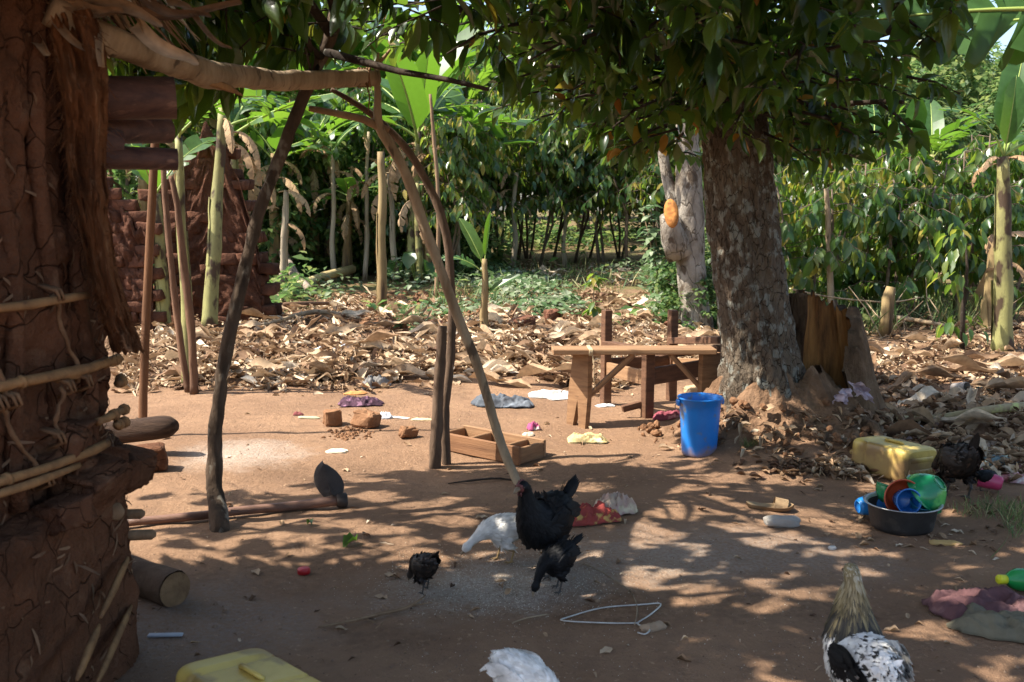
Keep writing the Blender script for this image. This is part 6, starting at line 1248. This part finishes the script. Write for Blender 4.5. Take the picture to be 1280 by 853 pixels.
def jerrycans():
    g = gr(1122, 600); jerrycan('dusty yellow jerrycan lying on its side between basin and rotten stump', (g.x+.01, g.y+.10, g.z+.088), (R(2), R(0), R(120)), (.30, .19, .05), (.36, .255, .185))
    p = at(316, 868, 2.50); jerrycan('scuffed yellow jerrycan lying flat at the bottom edge of the frame', (p.x, 2.48, H(p.x, 2.48)+.085), (R(4), R(3), R(132)), (.33, .22, .07), (.38, .27, .20))
jerrycans()
# ================================================================ FOWL
M_LEG_Y = mat('bird_leg', (.36, .24, .10), (.25, .16, .07), 30, .6, .4, spec=.3); M_LEG_D = mat('bird_leg_dark', (.075, .065, .055), (.045, .04, .035), 30, .6, .4, spec=.3)
M_FACE = mat('bird_face', (.17, .055, .05), (.09, .032, .03), 40, .6, .4, spec=.3); M_BEAK = mat('beak', (.30, .22, .13), (.16, .11, .07), 30, .45, .1, spec=.4); M_EYE = mat('bird_eye', (.10, .03, .01), (.01, .01, .01), 60, .1, 0, spec=.7)
FEATHER = [leaf_t(.55, -.18, .10, 3), leaf_t(.5, -.25, .16, 3)]; QUILL = [leaf_t(.26, -.15, .12, 4), leaf_t(.22, -.2, .2, 4)]
def fmat(name, cols, rough=.5): return leafmat('plumage_'+name, cols, rough, .04, None, .18 if name == 'black' else .3, 0.0)
FM = {'black': fmat('black', [(0, (.004, .004, .0045)), (.8, (.008, .008, .009)), (1, (.016, .015, .016))], .6), 'white': fmat('white', [(0, (.62, .58, .52)), (.6, (.74, .71, .66)), (1, (.80, .78, .74))], .7), 'dark': fmat('dark', [(0, (.018, .014, .012)), (.7, (.034, .026, .022)), (1, (.085, .05, .033))], .5),
      'spot': fmat('spot', [(0, (.70, .68, .64)), (.82, (.76, .74, .70)), (.85, (.04, .035, .03)), (1, (.03, .028, .026))], .65), 'hackle': fmat('hackle', [(0, (.022, .02, .018)), (.22, (.05, .042, .03)), (.45, (.22, .17, .08)), (.75, (.34, .28, .16)), (1, (.40, .38, .30))], .6), 'tip': fmat('tip', [(0, (.42, .42, .34)), (1, (.56, .55, .48))], .6)}
def bird(name, label, cat, base, fwd, s, neck, col, legs='Y', tail=.6, wingcol=None, body_k=1.0, comb=True, neckcol=None, group=None, seed=0, leg_h=.115, pitch=0.0, nfe=900, tail_n=9, beard=True):
    random.seed(seed); yaw = math.atan2(fwd[1], fwd[0]); root = thing(name, label, cat, tuple(base), yaw, group)
    st = [(-.150, .262, .020, .024), (-.125, .252, .048, .052), (-.08, .238, .074, .080), (-.03, .222, .088, .094), (.02, .214, .090, .097), (.065, .222, .080, .090)]
    if pitch:
        ca, sa = math.cos(pitch), math.sin(pitch); st = [(x*ca+(z-.22)*sa, .22+(z-.22)*ca-x*sa, a, b) for x, z, a, b in st]
    st = [(x*body_k, z, a, b) for x, z, a, b in st]+list(neck); st = [(a*s, b*s, c*s, d*s) for a, b, c, d in st]
    # smooth spine
    P = [Vector((x, 0, z)) for x, z, *_ in st]; RY = [q[2] for q in st]; RZ = [q[3] for q in st]; n = len(st); pts, ry, rz = [], [], []
    def cr(p0, p1, p2, p3, t): return .5*((2*p1)+(p2-p0)*t+(2*p0-5*p1+4*p2-p3)*t*t+(3*p1-p0-3*p2+p3)*t**3)
    for i in range(n-1):
        for k in range(5):
            t = k/5; ix = (max(i-1, 0), i, i+1, min(i+2, n-1)); pts.append(cr(*[P[j] for j in ix], t)); ry.append(max(.002, cr(*[RY[j] for j in ix], t))); rz.append(max(.002, cr(*[RZ[j] for j in ix], t)))
    pts.append(P[-1]); ry.append(RY[-1]); rz.append(RZ[-1]); K = len(pts); vs, fs = [], []; tang = []
    for i, p in enumerate(pts):
        t = (pts[min(i+1, K-1)]-pts[max(i-1, 0)]).normalized(); tang.append(t); up = Vector((-t.z, 0, t.x))
        for j in range(20): th = 2*math.pi*j/20; vs.append(p+Vector((0, math.cos(th)*ry[i], 0))+up*math.sin(th)*rz[i])
    fs = [(i*20+j, i*20+(j+1) % 20, (i+1)*20+(j+1) % 20, (i+1)*20+j) for i in range(K-1) for j in range(20)]+[tuple(range(20))[::-1], tuple((K-1)*20+j for j in range(20))]
    m = MB(); m.add(vs, fs)
    hk = leg_h*s
    for sd in (-1, 1):
        hip = Vector((.0, sd*.045*s, .165*s)); off = .035*s*sd*(1 if seed % 2 else -1); knee = Vector((.028*s+off*.6, sd*.052*s, .125*s)); hock = Vector((-.022*s+off, sd*.046*s, .082*s)); foot = Vector((.002*s+off, sd*.046*s, .006*s))
        m.tube([hip, knee, hock.lerp(knee, .25), hock, foot.lerp(hock, .5), foot], [.040*s, .031*s, .014*s, .0085*s, .0066*s, .0070*s], 10)
        for a, L in ((0, .052), (.62, .045), (-.62, .045), (3.14, .024)):
            d = Vector((math.cos(a), math.sin(a), 0)); m.tube([foot, foot+d*L*.5*s+Vector((0, 0, .006*s)), foot+d*L*s+Vector((0, 0, -.002*s))], [.0065*s, .0052*s, .0030*s], 7)
    me0 = m.mesh('tmp', M_EYE); o = bpy.data.objects.new('tmp', me0); COL.objects.link(o); md = o.modifiers.new('r', 'REMESH'); md.mode = 'VOXEL'; md.voxel_size = .0042*max(s, .55); ms = o.modifiers.new('s', 'SMOOTH'); ms.factor = .5; ms.iterations = 2
    dg = bpy.context.evaluated_depsgraph_get(); dg.update(); me = bpy.data.meshes.new_from_object(o.evaluated_get(dg)); bpy.data.objects.remove(o); me.name = 'body'; me.materials.clear()
    for q in (FM[col], M_LEG_Y if legs == 'Y' else M_LEG_D, M_FACE)+((FM[neckcol],) if neckcol else ()): me.materials.append(q)
    head = P[-2]; nv = len(me.vertices); co = np.empty(nv*3, np.float32); me.vertices.foreach_get('co', co); co = co.reshape(-1, 3); npoly = len(me.polygons); cen = np.empty(npoly*3, np.float32); me.polygons.foreach_get('center', cen); cen = cen.reshape(-1, 3); nor = np.empty(npoly*3, np.float32); me.polygons.foreach_get('normal', nor); nor = nor.reshape(-1, 3)
    spp = np.array([list(p) for p in pts]); sptan = np.array([list(t) for t in tang]); dist = np.linalg.norm(cen[:, None, :]-spp[None], axis=2); near = dist.argmin(1)
    lg = (cen[:, 2] < .095*s) & (abs(cen[:, 0]) < .10*s) & (dist.min(1) > .04*s) & (np.linalg.norm(cen-np.array(list(head)), axis=1) > .05*s); fc = (np.linalg.norm(cen-np.array(list(P[-2]+(P[-1]-P[-2])*.5)), axis=1) < .019*s) & (comb)
    mi = np.zeros(npoly, np.int32)
    if neckcol: mi[(near/(K-1) > .60)] = 3
    mi[lg] = 1; mi[fc] = 2; me.polygons.foreach_set('material_index', mi); me.polygons.foreach_set('use_smooth', np.ones(npoly, bool)); me.update()
    a = me.attributes.new('tint', 'FLOAT', 'POINT'); a.data.foreach_set('value', np.full(nv, .4, np.float32)); put('body', me, root)
    # contour feathers
    ok = np.where(~lg & ~fc & (cen[:, 2] > .10*s if False else ~lg))[0]; pick = NR.choice(ok, min(nfe, len(ok)), replace=False); pick = pick[~fc[pick]]
    T = -sptan[near[pick]]+NR.normal(0, .12, (len(pick), 3)); Nn = nor[pick]; Pn = cen[pick]; frac = near[pick]/(K-1); sz = np.where(frac < .5, .042, np.where(frac < .68, .030, np.where(frac < .86, .018, .009)))*s*NR.uniform(.8, 1.2, len(pick)); T = T-(T*Nn).sum(1, keepdims=True)*Nn; T = T/np.linalg.norm(T, axis=1, keepdims=True)+Nn*.24
    if neckcol:
        nk = frac > .60
        tag(put('plumage', mass('plumage', FEATHER, Pn[~nk], T[~nk], Nn[~nk], sz[~nk], FM[col], NR.random((~nk).sum())), root), kind='stuff'); sk = np.where(frac[nk] > .84, .55, 1.0); hs = np.stack([sz[nk]*.75, sz[nk]*1.9*sk, sz[nk]], 1); tn = np.clip((frac[nk]-.60)/.3+NR.normal(0, .12, nk.sum()), 0, 1); tag(put('hackle', mass('hackle', QUILL+FEATHER, Pn[nk], T[nk], Nn[nk], hs, FM[neckcol], tn), root), kind='stuff')
    else: tag(put('plumage', mass('plumage', FEATHER, Pn, T, Nn, sz, FM[col], NR.random(len(pick))), root), kind='stuff')
    # wings
    for sd in (-1, 1):
        w = MB()
        def wg(u, v):
            th = 2*math.pi*u; t = v; r = math.sin(math.pi*min(1, t*.92+.06))**.7; x = .075-.20*t; z = .245-.030*t+.030*math.sin(math.pi*t); bw = np.interp(t, [0, .4, .75, 1], [.072, .090, .075, .035])
            return Vector(((x*body_k)*s, sd*(bw+.014*math.cos(th)*r)*s, (z-.02+math.sin(th)*.050*r)*s))
        w.grid(14, 12, wg, closeu=True); wc = FM[wingcol[0 if sd < 0 else 1] if wingcol else col]; wo = put('wing', w.mesh('wing', wc), root)
        if pitch: wo.rotation_euler = (0, pitch, 0); wo.location = Vector((0, 0, .22*s))-Euler((0, pitch, 0)).to_matrix() @ Vector((0, 0, .22*s))
        FP, FD, FN, FS = [], [], [], []
        for i in range(90):
            t = random.random(); th = random.uniform(-1.3, 1.5); u = (.25-th/6.283) % 1; p = wg((math.pi/2-th)/6.283*(1) % 1 if sd > 0 else (math.pi/2+th)/6.283 % 1, min(.98, .05+.8*t)); FP.append(p+Vector((0, sd*.004*s, 0))); FD.append(Vector((-1, sd*.02, -.12+.1*random.random()))); FN.append((0, sd, .25)); FS.append((.038 if t < .45 else .062)*s*random.uniform(.8, 1.15))
        o2 = mass('wing_feathers', QUILL, FP, FD, FN, np.array([[q*1.4, q, q] for q in FS]), wc); o3 = tag(put('wing_feathers', o2, wo), kind='stuff')
    # tail
    tr = P[1]; tc = FM[wingcol[0] if wingcol else col]
    for k in range(tail_n):
        f = (k-(tail_n-1)/2)/max(1, (tail_n-1)/2); v, fcs = leaf_t(.24, -.12, .12, 5); tm = MB(); tm.add(v, fcs, 0, .3+.06*k); d = np.array([[-.8, f*.28, tail]]); nn = np.array([[tail*.4, f*.9+.15, .25]]); put('tail_feather', tm.mesh('tail_feather', tc), root, tr+Vector((.01*s, f*.020*s, .012*s)), Matrix(frames(d, nn)[0].tolist()), .135*s*(1.08-.25*abs(f)))
    # head furniture
    hd = (P[-1]-P[-2]).normalized(); hu = Vector((-hd.z, 0, hd.x)); hu = hu if hu.z > 0 or hd.z < -.8 else -hu; hc = P[-2]
    if hd.z < -.5: hu = Vector((abs(hd.z), 0, hd.x)).normalized()
    b = MB(); b.tube([P[-1]-hd*.010*s, P[-1]+hd*.012*s, P[-1]+hd*.034*s-hu*.006*s], [.0125*s, .0095*s, .0014*s], 9, sq=(.9, 1)); put('beak', b.mesh('beak', M_BEAK), root)
    for sd in (-1, 1): e = MB(); e.lathe([(0, .0048*s), (.0030*s, .0036*s), (.0046*s, 0), (.0032*s, -.003*s), (0, -.004*s)], 12, Matrix.Translation(hc+hd*.012*s+hu*.004*s+Vector((0, sd*.0185*s, 0))) @ Euler((R(-90*sd), 0, 0)).to_matrix().to_4x4()); put('eye', e.mesh('eye', M_EYE), root)
    if comb:
        c = MB()
        def cf(u, v): t = u; h = (.005+.012*abs(math.sin(t*math.pi*3.2))*math.sin(math.pi*min(1, t+.1)))*v; return hc+hd*(.022-.040*t)*s+hu*(.019+h)*s+Vector((0, .0018*s*(1-v), 0))
        c.grid(14, 4, cf); c.grid(14, 4, lambda u, v: cf(u, v)-Vector((0, .0036*s*(1-v), 0))); put('comb', c.mesh('comb', M_FACE), root)
        if beard:
            for sd in (-1, 1): c = MB(); q = hc+hd*.018*s-hu*.016*s+Vector((0, sd*.006*s, 0)); c.tube([q, q-hu*.008*s, q-hu*.016*s], [.004*s, .006*s, .003*s], 8, sq=(1, .5)); put('wattle', c.mesh('wattle', M_FACE), root)
    return root
UP = [(.100, .262, .054, .068), (.122, .305, .038, .044), (.134, .345, .028, .031), (.142, .372, .024, .026), (.160, .386, .0235, .024), (.182, .382, .014, .015)]
TALL = [(.080, .272, .076, .078), (.092, .325, .058, .060), (.098, .385, .038, .041), (.098, .432, .025, .027), (.112, .456, .024, .025), (.136, .452, .014, .015)]
PECK = [(.110, .215, .055, .064), (.150, .190, .036, .041), (.180, .150, .027, .030), (.198, .108, .023, .025), (.212, .078, .0285, .030), (.226, .050, .015, .016)]
LOWP = [(.110, .218, .058, .066), (.160, .190, .038, .042), (.198, .162, .027, .029), (.226, .138, .024, .025), (.246, .116, .029, .031), (.268, .092, .016, .017)]
LOWF = [(.115, .225, .056, .066), (.165, .205, .036, .040), (.205, .175, .027, .029), (.232, .145, .024, .025), (.250, .122, .0235, .024), (.262, .100, .014, .015)]
def fowl():
    g = gr(682, 716); bird('black_hen', 'large glossy black hen standing with its head raised among three chicks', 'hen', g, (-.60, -.80), .99, UP, 'black', 'D', .75, seed=1, nfe=1700, tail_n=11, body_k=.92)
    g = gr(630, 702); bird('white_chick', 'half grown white chick pecking beside the large black hen', 'chick', g, (-.97, -.24), .62, LOWP, 'white', 'Y', .15, seed=2, comb=False, nfe=900, tail_n=6, body_k=.95)
    g = gr(698, 738); bird('black_chick', 'half grown black chick pecking at the spilled meal in front of the black hen', 'chick', g, (-.74, -.67), .56, PECK, 'black', 'D', .45, seed=3, comb=False, nfe=800, tail_n=6, pitch=.18, body_k=.95)
    g = gr(531, 740); bird('dark_chick', 'small dark brown chick with upturned tail near the forked twig', 'chick', g, (-.62, .78), .47, PECK, 'dark', 'D', .9, seed=4, comb=False, nfe=700, tail_n=6, pitch=.25, body_k=.85)
    p = gr(655, 912); bird('white_hen', 'white hen bowing its head down at the bottom edge of the frame', 'hen', p, (.75, -.55), .66, PECK, 'white', 'Y', -.5, seed=5, comb=False, nfe=1200, tail_n=5, pitch=.12)
    p = gr(1076, 922); bird('speckled_hen', 'white hen with black flecks and a pale stretched neck, seen from behind', 'hen', p, (-.10, 1), .93, TALL, 'spot', 'Y', -.15, ('spot', 'black'), neckcol='hackle', seed=6, nfe=4200, comb=False, tail_n=7, beard=False)
    g = gr(1196, 622); bird('dark_hen', 'dark brown hen with its tail cocked up, seen from behind near the basin', 'hen', g, (-.10, 1), .86, LOWF, 'dark', 'D', 2.4, seed=7, nfe=1100, tail_n=9, pitch=.22)
    g = gr(1231, 615); bird('small_chick', 'tiny black chick standing close beside the dark hen', 'chick', g, (.9, .3), .36, LOWF, 'black', 'D', .5, seed=8, comb=False, nfe=400, tail_n=5)
fowl()
# ================================================================ LITTER, CLODS, PEBBLES
def litter():
    random.seed(31)
    P, D, N, S, T = [], [], [], [], []; Q = [[], [], [], [], []]; 
    def drop(px, py, s, lift=.05, strip=False, tint=None):
        g = gr(px, py); a = random.uniform(0, 6.283); e = random.gauss(0, .25 if lift > .01 else .05); L = Q if strip else [P, D, N, S, T]
        L[0].append(g+Vector((0, 0, .004+random.random()**2*lift))); L[1].append((math.cos(a), math.sin(a), e)); k_ = .4 if lift > .01 else .08; L[2].append((random.gauss(0, k_), random.gauss(0, k_), 1)); L[3].append(s); L[4].append(min(1, max(0, (random.random() if tint is None else tint)*.8+.40*fbm(g.x*1.3, g.y*1.3, 5, 2)+.04)))
    def lowedge(x): return float(np.interp(x, [150, 185, 300, 400, 480, 560, 650, 720, 900], [488, 485, 480, 492, 480, 470, 466, 482, 470]))
    n = 0
    while n < 11000:
        x, y = random.uniform(150, 760), random.uniform(372, 494); le = lowedge(x)
        if y > le+random.gauss(0, 4): continue
        if x > 470 and y < 420 and fbm(x*.02, y*.05, 2, 2) < .0: continue
        if fbm(x*.022, y*.06, 12, 3) < -.16 and random.random() < .85: continue
        n += 1; drop(x, y, random.choice((.025, .035, .05, .07, .09, .12))*(1+.5*(random.random() < .08)), .09*(1 if y < le-8 else .3), False, min(.97, random.random()**.85))
        if n % 8 == 0: drop(x+random.uniform(-9, 9), y+random.uniform(-4, 0), random.uniform(.12, .34), .10, True, .45+.55*random.random())
    n = 0
    while n < 5600:
        x, y = random.uniform(600, 900), random.uniform(326, 462)
        if fbm(x*.012, y*.04, 6, 2) < -.20: continue
        n += 1; drop(x, y, random.choice((.05, .07, .09, .13)), .05, n % 5 == 0, .35+.6*random.random())
    n = 0
    while n < 7600:
        x, y = random.uniform(960, 1330), random.uniform(404, 604)
        if y > 500 and x < 1070+(y-500)*.42+random.gauss(0, 14): continue
        if y > 560 and x < 1215+random.gauss(0, 20) and random.random() < .75: continue
        if fbm(x*.018, y*.05, 22, 3) < -.12 and random.random() < .85: continue
        n += 1; drop(x, y, random.choice((.025, .04, .05, .07, .09, .13)), .05, n % 7 == 0, random.random()*.95)
    for k in range(420): x, y = random.gauss(1045, 48), random.gauss(583, 9); drop(x, y, random.uniform(.04, .10), .01, k % 4 == 0, random.random()*.8)
    for k in range(360):   # the swept yard: few flakes
        x, y = random.uniform(180, 1290), 470+383*random.random()**1.3; drop(x, y, random.choice([.015, .02, .03, .045, .06]), .002, random.random() < .25, random.random())
    for k in range(170):
        x = random.gauss(1180, 70); y = random.uniform(600, 690); drop(x, y, random.uniform(.02, .06), .004, random.random() < .4, random.random()*.8)
    BP, BD, BN, BS, BT = [], [], [], [], []
    for k in range(260):
        x, y = (random.uniform(190, 720), random.uniform(385, 478)) if k < 130 else (random.uniform(640, 900), random.uniform(330, 450)) if k < 190 else (random.uniform(990, 1300), random.uniform(415, 570))
        if x > 990 and y > 500 and x < 1120: continue
        g = gr(x, y); a = random.gauss(0, .9)+(math.pi if random.random() < .5 else 0); BP.append(g+Vector((0, 0, .05))); BD.append((math.cos(a), math.sin(a)*.8, random.gauss(0, .12))); BN.append((random.gauss(0, .3), random.gauss(0, .3)-.2, 1)); BS.append(random.uniform(.25, .6)); BT.append(random.uniform(.15, .78))
    tag(put('fallen_banana_leaves', mass('fallen_banana_leaves', [leaf_t(.20, .35, .12, 8, .2, wav=.9), leaf_t(.14, .5, -.1, 8, .3, wav=1.1, ph=2), leaf_t(.26, .2, .1, 8, .1, wav=.7, ph=4)], BP, BD, BN, BS, M_DRY, BT)), kind='stuff')
    me = mass('leaf_litter', LEAF_D, P, D, N, S, M_DRY, T); tag(put('leaf_litter', me), kind='stuff')
    me = mass('dry_fibre_strips', STRIP, Q[0], Q[1], Q[2], Q[3], M_DRY, Q[4]); tag(put('dry_fibre_strips', me), kind='stuff')
    BP, BD, BN, BS, BT = [], [], [], [], []
    for k in range(260):
        a = R(-150)+R(190)*random.random(); v = .35+.65*random.random(); x, y = 1.66+math.cos(a)*(.24+.62*v), 6.13+math.sin(a)*(.24+.5*v); BP.append((x, y, H(x, y)+.31*(1-v)**1.7+.015)); BD.append((random.gauss(0, 1), random.gauss(0, 1), -.25)); BN.append((math.cos(a)*.4, math.sin(a)*.4, 1)); BS.append(random.choice((.03, .05, .07, .10))); BT.append(random.uniform(0, .8))
    tag(put('bank_litter', mass('bank_litter', LEAF_D+STRIP[:1], BP, BD, BN, BS, M_DRY, BT)), kind='stuff')
    # clods
    def rock(k):
        vs, fs = [], []; nu, nv = 7, 5
        for j in range(nv):
            for i in range(nu):
                th, ph = 6.283*i/nu, math.pi*(j/(nv-1)-.5); c = Vector((math.cos(th)*math.cos(ph), math.sin(th)*math.cos(ph), math.sin(ph))); w = .5*(1+.45*noise.noise(c*1.7+Vector((k*5, 0, 0)))); vs.append((c.x*w, c.y*w, c.z*w*.75))
        for j in range(nv-1):
            for i in range(nu): fs.append((j*nu+i, j*nu+(i+1) % nu, (j+1)*nu+(i+1) % nu, (j+1)*nu+i))
        return vs, fs
    RK = [rock(k) for k in range(6)]; P, S, P2, S2 = [], [], [], []
    for k in range(900):
        x, y = random.gauss(530, 55), random.uniform(368, 412)
        if k > 520: x, y = random.uniform(300, 860), random.uniform(380, 450)
        g = gr(x, y); P.append(g+Vector((0, 0, .03*random.random()))); S.append(random.uniform(.03, .13)*(.5 if k > 520 else 1))
    for k in range(120): g = gr(random.gauss(437, 14), random.gauss(541, 5)); P.append(g); S.append(random.uniform(.01, .035))
    for k in range(170):
        a = R(-200)+R(235)*random.random(); v = .25+.75*random.random(); x, y = 1.66+math.cos(a)*(.24+.62*v), 6.13+math.sin(a)*(.24+.5*v); P.append((x, y, H(x, y)+.30*(1-v)**1.7+.01)); S.append(random.choice((.015, .02, .03, .04, .06)))
    nn = len(P); me = mass('soil_clods', RK, P, unit(nn), unit(nn), S, M_CLOD, smooth=False); tag(put('soil_clods', me), kind='stuff')
    for k in range(1500):
        x, y = random.uniform(170, 1290), 480+380*random.random(); g = gr(x, y); P2.append(g); S2.append(random.uniform(.003, .010)*(2.2 if random.random() < .05 else 1))
    nn = len(P2); me = mass('pebbles', RK, P2, unit(nn), unit(nn), S2, mat('pebble', (.28, .19, .12), (.16, .10, .07), 14, .95, .3), smooth=False); tag(put('pebbles', me), kind='stuff')
    P2, S2 = [], []
    for k in range(3000):
        x, y = random.gauss(630, 75), random.gauss(728, 20)
        if k > 2600: x, y = random.uniform(500, 1100), random.uniform(660, 850)
        g = gr(x, y); P2.append(g+Vector((0, 0, .001))); S2.append(random.uniform(.0016, .0040))
    nn = len(P2); me = mass('spilled_grain', RK[:3], P2, unit(nn), unit(nn), S2, mat('grain', (.62, .56, .46), (.45, .39, .30), 30, .8, 0), smooth=False); tag(put('spilled_grain', me), kind='stuff')
    for k, (px, py) in enumerate([(538, 412), (652, 408), (690, 405), (846, 411)]): lumpy('brick_lump', ('reddish brick lump in the litter by the young banana plant', 'reddish brick lump low in front of the grey green weeds', 'dark brick lump in front of the weeds, near the spindly sapling', 'bright reddish brick lump in the litter beyond the chair frame')[k], 'brick', px, py, (.30, .16, .12) if k != 2 else (.18, .14, .15), None, None, 61+k, .2*k, .5, .25, M_BRICK)
litter()
